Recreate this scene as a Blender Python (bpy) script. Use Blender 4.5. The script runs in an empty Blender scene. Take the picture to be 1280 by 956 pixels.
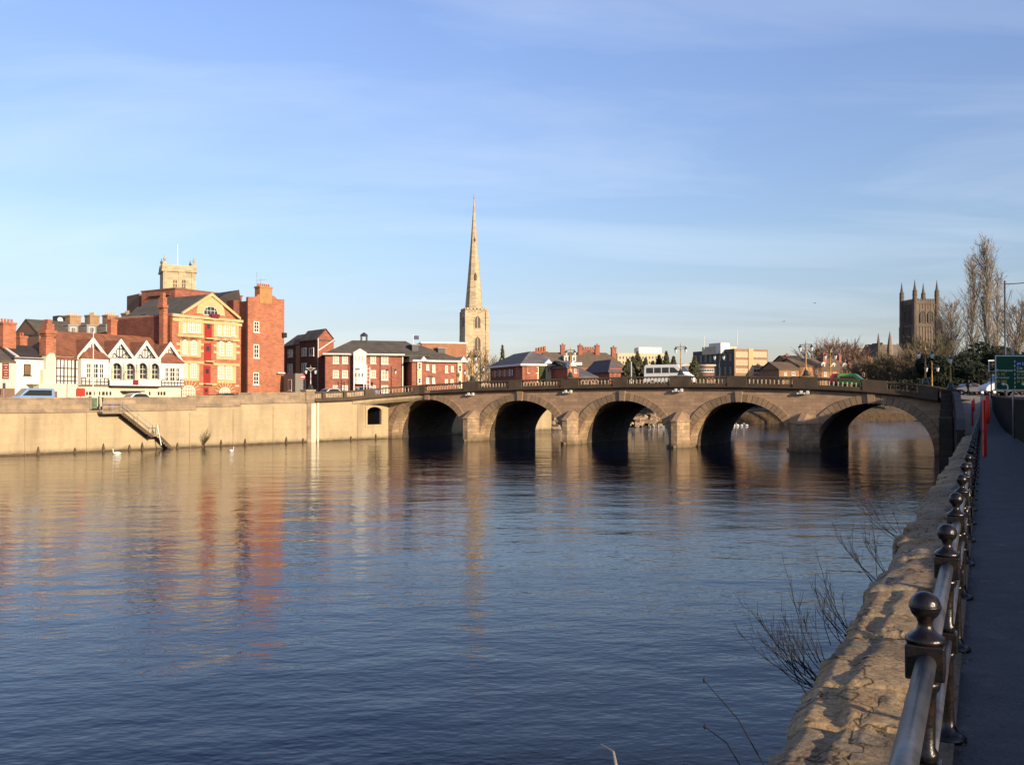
import bpy, math, random
from mathutils import Vector, Matrix, noise
random.seed(7)
R = math.radians
scene = bpy.context.scene
COL = scene.collection
F = 1130.0; CAMZ = 5.7; PITCH = math.atan(19/1130.0)
CP, SP = math.cos(PITCH), math.sin(PITCH)

def ray(px, py):
    x = (px-640)/F; y = (478-py)/F
    dy = CP - y*SP
    return x/dy, (SP + y*CP)/dy
def P(px, py, Y):
    kx, kz = ray(px, py)
    return Vector((kx*Y, Y, CAMZ+kz*Y))

# ------------------------------------------------------------------ materials
MATS = {}
def nt(name):
    m = bpy.data.materials.new(name); m.use_nodes = True
    n = m.node_tree; n.nodes.clear()
    out = n.nodes.new('ShaderNodeOutputMaterial'); b = n.nodes.new('ShaderNodeBsdfPrincipled')
    n.links.new(b.outputs[0], out.inputs[0])
    return m, n, b
def c4(c, k=1.0): return (min(1, c[0]*k), min(1, c[1]*k), min(1, c[2]*k), 1)
def mixrgb(n, fac, a, b, mode='MIX'):
    x = n.nodes.new('ShaderNodeMix'); x.data_type = 'RGBA'; x.blend_type = mode
    for s, v in ((0, fac), (6, a), (7, b)):
        if hasattr(v, 'is_linked') or isinstance(v, bpy.types.NodeSocket): n.links.new(v, x.inputs[s])
        else: x.inputs[s].default_value = v
    return x.outputs[2]
def ramp(n, src, a, b, ca=(0,0,0,1), cb=(1,1,1,1)):
    r = n.nodes.new('ShaderNodeValToRGB'); r.color_ramp.elements[0].position = a; r.color_ramp.elements[1].position = b
    r.color_ramp.elements[0].color = ca; r.color_ramp.elements[1].color = cb
    n.links.new(src, r.inputs[0]); return r.outputs[0]
def tex_noise(n, vec, scale, detail=4, rough=.6):
    t = n.nodes.new('ShaderNodeTexNoise'); t.inputs['Scale'].default_value = scale
    t.inputs['Detail'].default_value = detail; t.inputs['Roughness'].default_value = rough
    n.links.new(vec, t.inputs['Vector']); return t.outputs[0]
def mapping(n, vec, scale=(1,1,1)):
    mp = n.nodes.new('ShaderNodeMapping'); mp.inputs['Scale'].default_value = scale
    n.links.new(vec, mp.inputs[0]); return mp.outputs[0]

def mat(name, base, rough=.85, var=.18, scale=1.2, fine=9.0, stain=None, stain_amt=.5, stain_scale=.5, bump=.0, bc=1.0,
        bump_scale=12, metallic=0, spec=.35, tide=None, ashlar=None, streak=False, island=0.0, emit=None, world=False):
    m, n, b = nt(name)
    tc = n.nodes.new('ShaderNodeTexCoord')
    vec = tc.outputs['Object']
    if world:
        g = n.nodes.new('ShaderNodeNewGeometry'); vec = g.outputs['Position']
    n1 = tex_noise(n, vec, scale, 5); n2 = tex_noise(n, vec, fine, 3)
    col = mixrgb(n, ramp(n, n1, .3, .7), c4(base, 1-var), c4(base, 1+var))
    col = mixrgb(n, ramp(n, n2, .35, .65), col, mixrgb(n, 1.0, col, (1-var*.9,)*3+(1,), 'MULTIPLY'))
    hgt = n2
    if ashlar:
        bw, bh, mortar_dark = ashlar
        sx = n.nodes.new('ShaderNodeSeparateXYZ'); n.links.new(vec, sx.inputs[0])
        ad = n.nodes.new('ShaderNodeMath'); ad.operation = 'ADD'
        n.links.new(sx.outputs[0], ad.inputs[0]); n.links.new(sx.outputs[1], ad.inputs[1])
        cb = n.nodes.new('ShaderNodeCombineXYZ'); n.links.new(ad.outputs[0], cb.inputs[0]); n.links.new(sx.outputs[2], cb.inputs[1])
        br = n.nodes.new('ShaderNodeTexBrick'); n.links.new(cb.outputs[0], br.inputs['Vector'])
        br.inputs['Scale'].default_value = 1; br.inputs['Brick Width'].default_value = bw; br.inputs['Row Height'].default_value = bh
        br.inputs['Mortar Size'].default_value = min(.03, bh*.07); br.inputs['Mortar Smooth'].default_value = .3
        br.inputs['Color1'].default_value = (1-.28*bc,1-.28*bc,1-.26*bc,1); br.inputs['Color2'].default_value = (1+.18*bc,1+.12*bc,1+.05*bc,1)
        br.inputs['Mortar'].default_value = (mortar_dark,)*3+(1,)
        col = mixrgb(n, 1.0, col, br.outputs[0], 'MULTIPLY')
    if island:
        g2 = n.nodes.new('ShaderNodeNewGeometry')
        rr = ramp(n, g2.outputs['Random Per Island'], 0, 1, (1-island,)*3+(1,), (1+island,1+island*.8,1+island*.6,1))
        col = mixrgb(n, 1.0, col, rr, 'MULTIPLY')
    if stain:
        sv = mapping(n, vec, (1,1,.18)) if streak else vec
        s = tex_noise(n, sv, stain_scale, 6, .65)
        f = ramp(n, s, .45, .68, (0,0,0,1), (stain_amt,)*3+(1,))
        col = mixrgb(n, f, col, c4(stain))
    if tide:                                  # damp algae band just above the waterline
        tz_ = n.nodes.new('ShaderNodeSeparateXYZ'); n.links.new(vec, tz_.inputs[0])
        tn = tex_noise(n, mapping(n, vec, (1,1,.3)), .9, 5, .7)
        ma = n.nodes.new('ShaderNodeMath'); ma.operation = 'MULTIPLY_ADD'; n.links.new(tn, ma.inputs[0]); ma.inputs[1].default_value = -tide*1.6; n.links.new(tz_.outputs[2], ma.inputs[2])
        mm = n.nodes.new('ShaderNodeMapRange'); n.links.new(ma.outputs[0], mm.inputs[0]); mm.inputs[1].default_value = -tide*.8; mm.inputs[2].default_value = tide*.4; mm.inputs[3].default_value = .85; mm.inputs[4].default_value = 0
        col = mixrgb(n, mm.outputs[0], col, (.085,.065,.035,1))
    n.links.new(col, b.inputs['Base Color'])
    b.inputs['Roughness'].default_value = rough; b.inputs['Metallic'].default_value = metallic
    b.inputs['Specular IOR Level'].default_value = spec
    if bump:
        bp = n.nodes.new('ShaderNodeBump'); bp.inputs['Strength'].default_value = bump; bp.inputs['Distance'].default_value = .05
        h = tex_noise(n, vec, bump_scale, 6, .65)
        n.links.new(h, bp.inputs['Height']); n.links.new(bp.outputs[0], b.inputs['Normal'])
    if emit:
        b.inputs['Emission Color'].default_value = c4(emit[:3]); b.inputs['Emission Strength'].default_value = emit[3]
    MATS[name] = m
    return m

bridge_stone = mat('bridge_sandstone', tide=.9, base=(.52,.345,.215), var=.20, scale=.45, ashlar=(1.0,.40,.74), bc=.75, stain=(.19,.13,.085), stain_amt=.7, stain_scale=.45, bump=.5, bump_scale=6)
pier_stone   = mat('pier_sandstone', tide=.8, base=(.43,.31,.19), var=.2, scale=.6, ashlar=(.9,.42,.6), stain=(.12,.09,.06), stain_amt=.6, stain_scale=.9, bump=.6, bump_scale=6)
ring_stone   = mat('voussoir_stone', (.36,.25,.155), var=.2, scale=.8, island=.28, stain=(.10,.08,.06), stain_amt=.6, stain_scale=.8, bump=.4)
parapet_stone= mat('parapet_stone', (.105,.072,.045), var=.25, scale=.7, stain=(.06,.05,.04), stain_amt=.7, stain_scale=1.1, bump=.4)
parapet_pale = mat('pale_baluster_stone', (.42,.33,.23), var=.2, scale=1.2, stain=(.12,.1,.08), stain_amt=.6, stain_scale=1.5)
river_render = mat('river_wall_render', tide=.45, base=(.46,.365,.22), var=.09, scale=.25, fine=2.5, ashlar=(2.4,.6,.93), bc=.16, stain=(.27,.205,.125), stain_amt=.7, stain_scale=.5, streak=True, bump=.15, bump_scale=3)
wall_band    = mat('river_parapet_concrete', (.36,.275,.18), var=.18, scale=.5, ashlar=(1.6,.5,.8), stain=(.15,.12,.09), stain_amt=.7, stain_scale=.7, bump=.2)
wall_foot    = mat('wet_wall_foot', (.12,.085,.05), var=.3, scale=1.0)
brick_orange = mat('orange_red_brick', (.43,.17,.095), var=.18, scale=.5, fine=14, ashlar=(.45,.15,.8), stain=(.30,.11,.07), stain_amt=.45, stain_scale=.35)
brick_red    = mat('red_brick', (.33,.125,.08), var=.14, scale=.5, fine=14, ashlar=(.45,.15,.8), stain=(.24,.08,.05), stain_amt=.4, stain_scale=.4)
brick_dark   = mat('dark_brown_brick', (.20,.075,.05), var=.18, scale=.5, fine=14, ashlar=(.45,.15,.8))  # own dark brick on some walls, painted shade on the side plates
brick_far    = mat('weathered_brown_brick', (.25,.14,.09), var=.22, scale=.5, fine=8, stain=(.12,.08,.06))
cream        = mat('cream_terracotta', (.56,.43,.22), var=.09, scale=.8, fine=6, stain=(.55,.33,.12), stain_amt=.5, stain_scale=.9)
buff         = mat('buff_paint', (.62,.52,.30), var=.06)
white        = mat('white_paint', (.70,.67,.60), rough=.6, var=.05, scale=.8)
white_warm   = mat('cream_white_render', (.68,.62,.45), rough=.7, var=.05, scale=.4, stain=(.6,.5,.35), stain_amt=.3)
pinkish      = mat('pale_pink_render', (.72,.58,.45), var=.05)
timber       = mat('black_timber', (.035,.028,.024), var=.2)
tile_brown   = mat('brown_clay_tile', (.27,.11,.06), var=.2, scale=.8, fine=7, ashlar=(.4,.28,.75), stain=(.13,.07,.05), stain_amt=.5, stain_scale=.6)
tile_red     = mat('red_clay_tile', (.40,.13,.07), var=.15, fine=7)
slate        = mat('grey_slate', (.125,.11,.09), var=.22, scale=.7, fine=6, ashlar=(.5,.32,.78), stain=(.08,.075,.06), stain_amt=.6, stain_scale=.5)
slate_dark   = mat('dark_slate', (.055,.045,.045), var=.25, scale=.8)
slate_blue   = mat('blue_grey_slate', (.16,.15,.155), var=.2, scale=.6, ashlar=(.6,.35,.8))
lead         = mat('lead_grey', (.3,.3,.3), var=.1)
red_paint    = mat('red_door_paint', (.33,.03,.02), rough=.5, var=.1)
church_stone = mat('church_limestone', (.50,.41,.265), var=.12, scale=.25, fine=2, ashlar=(1.4,.6,.82), stain=(.34,.26,.17), stain_amt=.5, stain_scale=.25)
cath_stone   = mat('cathedral_sandstone', (.13,.105,.082), var=.25, scale=.15, fine=1.2, stain=(.09,.07,.055), stain_amt=.7, stain_scale=.12)
louvre       = mat('dark_louvre', (.10,.08,.06), var=.2)
concrete     = mat('pale_concrete', (.55,.47,.36), var=.1)
panel_dark   = mat('dark_cladding', (.035,.035,.045), rough=.5, var=.15)
kiosk_grey   = mat('grey_board', (.20,.18,.15), var=.06)
asphalt      = mat('asphalt', (.05,.05,.055), rough=.9, var=.2, scale=.5, fine=30, bump=.2, world=True)
pavement     = mat('paving', (.26,.22,.18), rough=.9, var=.15, scale=.6, fine=8, world=True)
grass        = mat('grass_ground', (.075,.085,.03), rough=.95, var=.35, scale=.3, fine=4, stain=(.16,.12,.06), stain_amt=.6, stain_scale=.15, world=True)
bankearth    = mat('bank_earth', (.10,.07,.045), rough=.95, var=.35, scale=.6, fine=5, stain=(.07,.07,.03), stain_amt=.6, stain_scale=.5, world=True, bump=.6, bump_scale=3)
iron_black   = mat('black_iron_paint', (.008,.008,.009), rough=.24, var=.3, scale=9, fine=60, spec=.42, bump=.12, bump_scale=40, stain=(.06,.03,.018), stain_amt=.3, stain_scale=22)
rail_steel   = mat('worn_grey_rail_paint', (.11,.115,.13), rough=.34, var=.25, scale=5, fine=40, spec=.5, metallic=.45, stain=(.035,.035,.05), stain_amt=.8, stain_scale=7, bump=.05, bump_scale=60)
iron_green   = mat('dark_green_iron', (.02,.035,.03), rough=.4, var=.2)
lamp_gold    = mat('ochre_lamp_paint', (.42,.25,.07), rough=.4, var=.15)
lamp_glass   = mat('frosted_lantern_glass', (.55,.58,.6), rough=.2, var=.05)
galv         = mat('galvanised_steel', (.42,.42,.42), rough=.45, metallic=.6, var=.1)
blackmat     = mat('matt_black', (.015,.015,.015), rough=.6, var=.1)
tyre         = mat('tyre_rubber', (.02,.02,.02), rough=.8, var=.1)
signgreen    = mat('sign_green', (.0,.07,.028), rough=.5, var=.04)
signblue     = mat('sign_blue', (.01,.04,.28), rough=.5, var=.04)
signwhite    = mat('sign_white', (.75,.78,.72), rough=.5, var=.02)
signyellow   = mat('sign_yellow', (.70,.45,.03), rough=.5, var=.02)
red_plastic  = mat('red_plastic', (.62,.035,.02), rough=.4, var=.08)
maroon       = mat('maroon_board', (.18,.02,.04), rough=.6, var=.1)
twig_bark    = mat('dark_twig_bark', (.018,.014,.012), var=.25)
bark         = mat('winter_bark', (.19,.14,.09), var=.25, scale=2)
bark_pale    = mat('poplar_bark', (.25,.215,.17), var=.25, scale=2)
bark_red     = mat('reddish_twigs', (.16,.095,.065), var=.25, scale=2)
barrel_dark  = mat('shade_dark_vault_stone', (.10,.078,.058), var=.25, scale=.6, ashlar=(.9,.42,.6))  # stone darkened to stand for the deep shade under the arches
leaf_dark    = mat('dark_evergreen_leaf', (.018,.026,.012), rough=.8, var=.4, scale=1, fine=5)
leaf_con     = mat('conifer_needles', (.075,.075,.035), rough=.9, var=.35, scale=1, fine=5)
leaf_mid     = mat('shrub_leaf', (.06,.075,.025), rough=.8, var=.35, scale=1, fine=5)
feather      = mat('white_feather', (.78,.83,.78), rough=.7, var=.03)
beak         = mat('orange_beak', (.6,.2,.03), rough=.5, var=.05)
skin         = mat('skin_tone', (.5,.3,.2), rough=.6, var=.05)
cloth_dark   = mat('dark_cloth', (.03,.028,.03), rough=.9, var=.2)
cloth_pale   = mat('pale_cloth', (.55,.5,.42), rough=.9, var=.1)

def glassmat(name, base, rough=.08):
    m, n, b = nt(name); b.inputs['Base Color'].default_value = c4(base); b.inputs['Roughness'].default_value = rough
    tc = n.nodes.new('ShaderNodeTexCoord'); bp = n.nodes.new('ShaderNodeBump'); bp.inputs['Strength'].default_value = .08
    n.links.new(tex_noise(n, tc.outputs['Object'], 1.3, 2), bp.inputs['Height']); n.links.new(bp.outputs[0], b.inputs['Normal'])
    b.inputs['Specular IOR Level'].default_value = .6; MATS[name] = m; return m
glass = glassmat('window_glass', (.03,.035,.04)); 
cream_pane = glassmat('cream_glass', (.42,.36,.22), .15)  # paler cream base colour for some panes
blue_glass = glassmat('sky_glass', (.10,.13,.17), .05)

# coping sandstone for the near quay: strong lichen, cracks
def sub_(n, v):
    a = n.nodes.new('ShaderNodeMath'); a.operation = 'ADD'; n.links.new(v, a.inputs[0]); a.inputs[1].default_value = .55; return a.outputs[0]
def coping_mat(name):
    m, n, b = nt(name); g = n.nodes.new('ShaderNodeNewGeometry'); vec = g.outputs['Position']
    a = tex_noise(n, vec, 1.8, 6, .65); f = tex_noise(n, vec, 26, 6, .75); big = tex_noise(n, vec, .9, 5, .6)
    col = mixrgb(n, ramp(n, a, .32, .68), (.40,.29,.165,1), (.57,.44,.27,1))
    col = mixrgb(n, ramp(n, big, .48, .62, cb=(.8,.8,.8,1)), col, (.44,.38,.29,1))
    l = tex_noise(n, vec, 5.5, 8, .8)
    col = mixrgb(n, ramp(n, l, .54, .66, cb=(.85,.85,.85,1)), col, (.075,.055,.038,1))
    col = mixrgb(n, ramp(n, f, .35, .62), mixrgb(n, 1.0, col, (.45,.40,.36,1), 'MULTIPLY'), col)
    vo = n.nodes.new('ShaderNodeTexVoronoi'); vo.feature = 'DISTANCE_TO_EDGE'; vo.inputs['Scale'].default_value = 1.0
    wv = n.nodes.new('ShaderNodeVectorMath'); wv.operation = 'ADD'
    nc = n.nodes.new('ShaderNodeTexNoise'); nc.inputs['Scale'].default_value = 3; nc.inputs['Detail'].default_value = 5
    n.links.new(vec, nc.inputs['Vector']); n.links.new(vec, wv.inputs[0]); n.links.new(nc.outputs[1], wv.inputs[1])
    n.links.new(wv.outputs[0], vo.inputs['Vector'])
    cr = ramp(n, vo.outputs[0], .0, .022, (.16,.14,.12,1), (1,1,1,1))
    col = mixrgb(n, 1.0, col, cr, 'MULTIPLY')
    oi = n.nodes.new('ShaderNodeObjectInfo')
    col = mixrgb(n, 1.0, col, ramp(n, oi.outputs['Random'], 0, 1, (.66,.66,.68,1), (1.12,1.06,.98,1)), 'MULTIPLY')
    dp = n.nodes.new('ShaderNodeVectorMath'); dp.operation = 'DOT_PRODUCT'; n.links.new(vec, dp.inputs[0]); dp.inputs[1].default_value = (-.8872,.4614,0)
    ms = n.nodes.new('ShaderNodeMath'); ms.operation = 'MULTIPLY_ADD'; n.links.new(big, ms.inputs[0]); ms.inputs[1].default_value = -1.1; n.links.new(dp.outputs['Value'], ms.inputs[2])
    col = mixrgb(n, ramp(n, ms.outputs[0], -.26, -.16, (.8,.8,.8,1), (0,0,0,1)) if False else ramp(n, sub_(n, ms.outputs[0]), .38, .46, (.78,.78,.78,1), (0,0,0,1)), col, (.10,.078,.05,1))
    n.links.new(col, b.inputs['Base Color']); b.inputs['Roughness'].default_value = .92; b.inputs['Specular IOR Level'].default_value = .25
    bp = n.nodes.new('ShaderNodeBump'); bp.inputs['Strength'].default_value = .7; bp.inputs['Distance'].default_value = .02
    mu = n.nodes.new('ShaderNodeMath'); mu.operation = 'ADD'
    n.links.new(f, mu.inputs[0]); n.links.new(a, mu.inputs[1]); 
    n.links.new(mu.outputs[0], bp.inputs['Height']); n.links.new(bp.outputs[0], b.inputs['Normal'])
    return m
coping_stone_m = coping_mat('quay_coping_sandstone')

# towpath asphalt with transverse faint ripples / worn patches
def path_mat():
    m, n, b = nt('worn_path_asphalt'); g = n.nodes.new('ShaderNodeNewGeometry'); vec = g.outputs['Position']
    f = tex_noise(n, vec, 55, 5, .8); a = tex_noise(n, mapping(n, vec, (1,1.6,1)), 2.2, 7, .7); 
    col = mixrgb(n, ramp(n, a, .35, .7), (.032,.033,.038,1), (.058,.058,.064,1))
    col = mixrgb(n, ramp(n, f, .35, .7), mixrgb(n, 1.0, col, (.55,.55,.55,1), 'MULTIPLY'), mixrgb(n, 1.0, col, (1.7,1.7,1.7,1), 'MULTIPLY'))
    st = tex_noise(n, vec, 3.5, 6, .75)
    col = mixrgb(n, ramp(n, st, .56, .7, cb=(.55,.55,.55,1)), col, (.13,.125,.12,1))
    n.links.new(col, b.inputs['Base Color']); b.inputs['Roughness'].default_value = .8
    bp = n.nodes.new('ShaderNodeBump'); bp.inputs['Strength'].default_value = .7; bp.inputs['Distance'].default_value = .01
    n.links.new(f, bp.inputs['Height']); n.links.new(bp.outputs[0], b.inputs['Normal'])
    return m
path_m = path_mat()

def water_mat():
    m, n, b = nt('river_water'); g = n.nodes.new('ShaderNodeNewGeometry'); vec = g.outputs['Position']
    b.inputs['Base Color'].default_value = (.002,.006,.018,1); b.inputs['Roughness'].default_value = .03; b.inputs['IOR'].default_value = 1.33
    b.inputs['Specular IOR Level'].default_value = .46
    rot = n.nodes.new('ShaderNodeMapping'); rot.inputs['Rotation'].default_value = (0,0,R(-24)); rot.inputs['Scale'].default_value = (.62,1.1,1)
    n.links.new(vec, rot.inputs[0]); v2 = rot.outputs[0]
    w1 = tex_noise(n, v2, 3.8, 4, .55); w2 = tex_noise(n, v2, .62, 4, .6); patch = tex_noise(n, mapping(n, vec, (.5,1.2,1)), .055, 3)
    b1 = n.nodes.new('ShaderNodeBump'); b1.inputs['Distance'].default_value = .035
    pr = ramp(n, patch, .35, .65, (WAVE[0],)*3+(1,), (WAVE[1],)*3+(1,))
    sy = n.nodes.new('ShaderNodeSeparateXYZ'); n.links.new(vec, sy.inputs[0])
    mr = n.nodes.new('ShaderNodeMapRange'); n.links.new(sy.outputs[1], mr.inputs[0])
    mr.inputs[1].default_value = 112; mr.inputs[2].default_value = 140; mr.inputs[3].default_value = 1; mr.inputs[4].default_value = 6
    b2m = n.nodes.new('ShaderNodeMath'); b2m.operation = 'MULTIPLY'; n.links.new(pr, b2m.inputs[0]); n.links.new(mr.outputs[0], b2m.inputs[1])
    b1.inputs['Distance'].default_value = .035; n.links.new(mr.outputs[0], b1.inputs['Distance']) if False else None
    dm = n.nodes.new('ShaderNodeMath'); dm.operation = 'MULTIPLY'; dm.inputs[1].default_value = .033; n.links.new(mr.outputs[0], dm.inputs[0]); n.links.new(dm.outputs[0], b1.inputs['Distance'])
    n.links.new(pr, b1.inputs['Strength']); n.links.new(w1, b1.inputs['Height'])
    b2 = n.nodes.new('ShaderNodeBump'); b2.inputs['Strength'].default_value = WAVE[2]; b2.inputs['Distance'].default_value = .13
    n.links.new(w2, b2.inputs['Height']); n.links.new(b1.outputs[0], b2.inputs['Normal'])
    w3 = tex_noise(n, v2, .21, 2, .5); b3 = n.nodes.new('ShaderNodeBump'); b3.inputs['Strength'].default_value = .32; b3.inputs['Distance'].default_value = .28
    n.links.new(w3, b3.inputs['Height']); n.links.new(b2.outputs[0], b3.inputs['Normal'])
    n.links.new(b3.outputs[0], b.inputs['Normal'])
    return m
WAVE = (.14, .5, .46)
water_m = water_mat()

# ------------------------------------------------------------------ mesh builder
class MB:
    def __init__(s): s.v = []; s.f = []
    def add(s, vs, fs):
        o = len(s.v); s.v += [tuple(v) for v in vs]; s.f += [tuple(i+o for i in f) for f in fs]; return s
    def box(s, x0, x1, y0, y1, z0, z1, T=None):
        vs = [(x,y,z) for z in (z0,z1) for y in (y0,y1) for x in (x0,x1)]
        if T is not None: vs = [T @ Vector(v) for v in vs]
        return s.add(vs, [(0,2,3,1),(4,5,7,6),(0,1,5,4),(2,6,7,3),(0,4,6,2),(1,3,7,5)])
    def prism(s, pts, a, b, axis='y', T=None):
        """pts polygon in the plane perpendicular to axis; extruded a..b"""
        def mk(p, d):
            v = (p[0], d, p[1]) if axis == 'y' else ((d, p[0], p[1]) if axis == 'x' else (p[0], p[1], d))
            return T @ Vector(v) if T is not None else v
        n = len(pts); vs = [mk(p, a) for p in pts] + [mk(p, b) for p in pts]
        fs = [tuple(range(n)), tuple(range(2*n-1, n-1, -1))] + [(i, i+n, (i+1) % n + n, (i+1) % n) for i in range(n)]
        return s.add(vs, fs)
    def bar(s, p0, p1, w, h=None, up=(0,0,1)):
        h = h or w; p0 = Vector(p0); p1 = Vector(p1); d = (p1-p0).normalized(); u = Vector(up)
        if abs(d.dot(u)) > .98: u = Vector((1,0,0))
        a = d.cross(u).normalized()*w/2; c = a.cross(d).normalized()*h/2
        vs = [p+sa*a+sc*c for p in (p0,p1) for sa, sc in ((-1,-1),(1,-1),(1,1),(-1,1))]
        return s.add(vs, [(3,2,1,0),(4,5,6,7)]+[(i,(i+1)%4,(i+1)%4+4,i+4) for i in range(4)])
    def tube(s, pts, rs, n=6, cap=True):
        pts = [Vector(p) for p in pts]; o = len(s.v)
        if not hasattr(rs, '__len__'): rs = [rs]*len(pts)
        prev = None
        for i, p in enumerate(pts):
            d = (pts[min(i+1, len(pts)-1)]-pts[max(i-1, 0)])
            d = d.normalized() if d.length > 1e-9 else Vector((0,0,1))
            if prev is None:
                u = Vector((0,0,1)) if abs(d.z) < .9 else Vector((1,0,0))
                a = d.cross(u).normalized()
            else:
                a = (prev - d*prev.dot(d)); a = a.normalized() if a.length > 1e-6 else d.cross(Vector((1,0,0))).normalized()
            prev = a; b = d.cross(a)
            for k in range(n):
                t = 2*math.pi*k/n; s.v.append(tuple(p+(a*math.cos(t)+b*math.sin(t))*rs[i]))
        for i in range(len(pts)-1):
            for k in range(n):
                s.f.append((o+i*n+k, o+i*n+(k+1)%n, o+(i+1)*n+(k+1)%n, o+(i+1)*n+k))
        if cap:
            s.f.append(tuple(o+k for k in range(n))[::-1]); s.f.append(tuple(o+(len(pts)-1)*n+k for k in range(n)))
        return s
    def lathe(s, prof, c=(0,0,0), n=16):
        o = len(s.v)
        for r, z in prof:
            for k in range(n):
                t = 2*math.pi*k/n; s.v.append((c[0]+r*math.cos(t), c[1]+r*math.sin(t), c[2]+z))
        for i in range(len(prof)-1):
            for k in range(n):
                s.f.append((o+i*n+k, o+i*n+(k+1)%n, o+(i+1)*n+(k+1)%n, o+(i+1)*n+k))
        s.f.append(tuple(o+k for k in range(n))[::-1]); s.f.append(tuple(o+(len(prof)-1)*n+k for k in range(n)))
        return s
    def sweep(s, prof, path, closed=True):
        """prof: (offset, z) section; path: list of ((x,y,z), (nx,ny)) with outward unit normals"""
        o = len(s.v); n = len(prof)
        for (p, nn) in path:
            for a, z in prof: s.v.append((p[0]+nn[0]*a, p[1]+nn[1]*a, p[2]+z))
        for i in range(len(path)-1):
            for k in range(n if closed else n-1):
                s.f.append((o+i*n+k, o+i*n+(k+1)%n, o+(i+1)*n+(k+1)%n, o+(i+1)*n+k))
        s.f.append(tuple(o+k for k in range(n))[::-1]); s.f.append(tuple(o+(len(path)-1)*n+k for k in range(n)))
        return s
    def build(s, name, material, parent=None, smooth=False, bevel=0, fixn=True):
        me = bpy.data.meshes.new(name); me.from_pydata(s.v, [], s.f); me.update()
        if fixn:
            import bmesh
            bm = bmesh.new(); bm.from_mesh(me); bmesh.ops.recalc_face_normals(bm, faces=bm.faces); bm.to_mesh(me); bm.free()
        if material: me.materials.append(material)
        if smooth:
            for p in me.polygons: p.use_smooth = True
        ob = bpy.data.objects.new(name, me); COL.objects.link(ob)
        if parent: ob.parent = parent
        if bevel:
            md = ob.modifiers.new('bevel', 'BEVEL'); md.width = bevel; md.segments = 2; md.limit_method = 'ANGLE'
        return ob

def tag(o, label=None, cat=None, group=None, kind=None):
    if label: o['label'] = label
    if cat: o['category'] = cat
    if group: o['group'] = group
    if kind: o['kind'] = kind
    return o
def empty(name, loc, rz, label, cat, group=None):
    o = bpy.data.objects.new(name, None); o.location = loc; o.rotation_euler = (0,0,rz); o.empty_display_size = .5
    COL.objects.link(o); return tag(o, label, cat, group)
def copy_tree(o, parent=None):
    c = o.copy(); COL.objects.link(c); c.parent = parent
    for ch in list(o.children): copy_tree(ch, c)
    return c
def text_mesh(body, size, material, parent, name='lettering', align='LEFT', ext=.004):
    cu = bpy.data.curves.new(name, 'FONT'); cu.body = body; cu.size = size; cu.extrude = ext; cu.align_x = align
    to = bpy.data.objects.new(name+'_tmp', cu); COL.objects.link(to)
    me = bpy.data.meshes.new_from_object(to.evaluated_get(bpy.context.evaluated_depsgraph_get()))
    bpy.data.objects.remove(to); me.materials.clear(); me.materials.append(material)
    ob = bpy.data.objects.new(name, me); COL.objects.link(ob); ob.parent = parent
    return ob

# ------------------------------------------------------------------ camera, light, sky
cam = bpy.data.cameras.new('camera'); camo = bpy.data.objects.new('camera', cam); COL.objects.link(camo)
cam.sensor_width = 36; cam.lens = F/1280*36; cam.clip_end = 6000; cam.clip_start = .05
camo.location = (0,0,CAMZ); camo.rotation_euler = (math.pi/2+PITCH, 0, 0); scene.camera = camo

SUN_EL = R(15); LX, LY = -.64, .768
sdir = Vector((-LX*math.cos(SUN_EL), -LY*math.cos(SUN_EL), math.sin(SUN_EL)))   # towards the sun
sl = bpy.data.lights.new('sun', 'SUN'); sl.energy = 5.0; sl.angle = R(.5); sl.color = (1.0,.80,.56)
so = bpy.data.objects.new('sun', sl); COL.objects.link(so); so.rotation_euler = (-sdir).to_track_quat('-Z','Y').to_euler()
w = bpy.data.worlds.new('World'); scene.world = w; w.use_nodes = True
wn = w.node_tree; wn.nodes.clear()
wo = wn.nodes.new('ShaderNodeOutputWorld'); bg = wn.nodes.new('ShaderNodeBackground'); wn.links.new(bg.outputs[0], wo.inputs[0])
sky = wn.nodes.new('ShaderNodeTexSky'); sky.sky_type = 'NISHITA'; sky.sun_disc = False
sky.sun_elevation = SUN_EL; sky.sun_rotation = math.atan2(sdir.x, sdir.y)
sky.air_density = 1.0; sky.dust_density = .6; sky.ozone_density = 1.6
tc = wn.nodes.new('ShaderNodeTexCoord')
sx = wn.nodes.new('ShaderNodeSeparateXYZ'); wn.links.new(tc.outputs['Generated'], sx.inputs[0])
def wm(op, a, b):
    x = wn.nodes.new('ShaderNodeMath'); x.operation = op
    for i, v in enumerate((a, b)):
        if isinstance(v, (int, float)): x.inputs[i].default_value = v
        else: wn.links.new(v, x.inputs[i])
    return x.outputs[0]
zz = wm('MAXIMUM', wm('ADD', sx.outputs[2], .12), .04)
cb = wn.nodes.new('ShaderNodeCombineXYZ'); wn.links.new(wm('DIVIDE', sx.outputs[0], zz), cb.inputs[0]); wn.links.new(wm('DIVIDE', sx.outputs[1], zz), cb.inputs[1])
mp = wn.nodes.new('ShaderNodeMapping'); mp.inputs['Scale'].default_value = (.55,1.5,1); mp.inputs['Rotation'].default_value = (0,0,R(14)); wn.links.new(cb.outputs[0], mp.inputs[0])
cn = wn.nodes.new('ShaderNodeTexNoise'); cn.inputs['Scale'].default_value = .8; cn.inputs['Detail'].default_value = 8; cn.inputs['Roughness'].default_value = .55; cn.inputs['Distortion'].default_value = .5
wn.links.new(mp.outputs[0], cn.inputs['Vector'])
cf = ramp(wn, cn.outputs[0], .47, .82, (0,0,0,1), (.40,.40,.40,1))
cr = wn.nodes.new('ShaderNodeValToRGB'); wn.links.new(sx.outputs[2], cr.inputs[0])
el = cr.color_ramp.elements; K = 1.25
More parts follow.
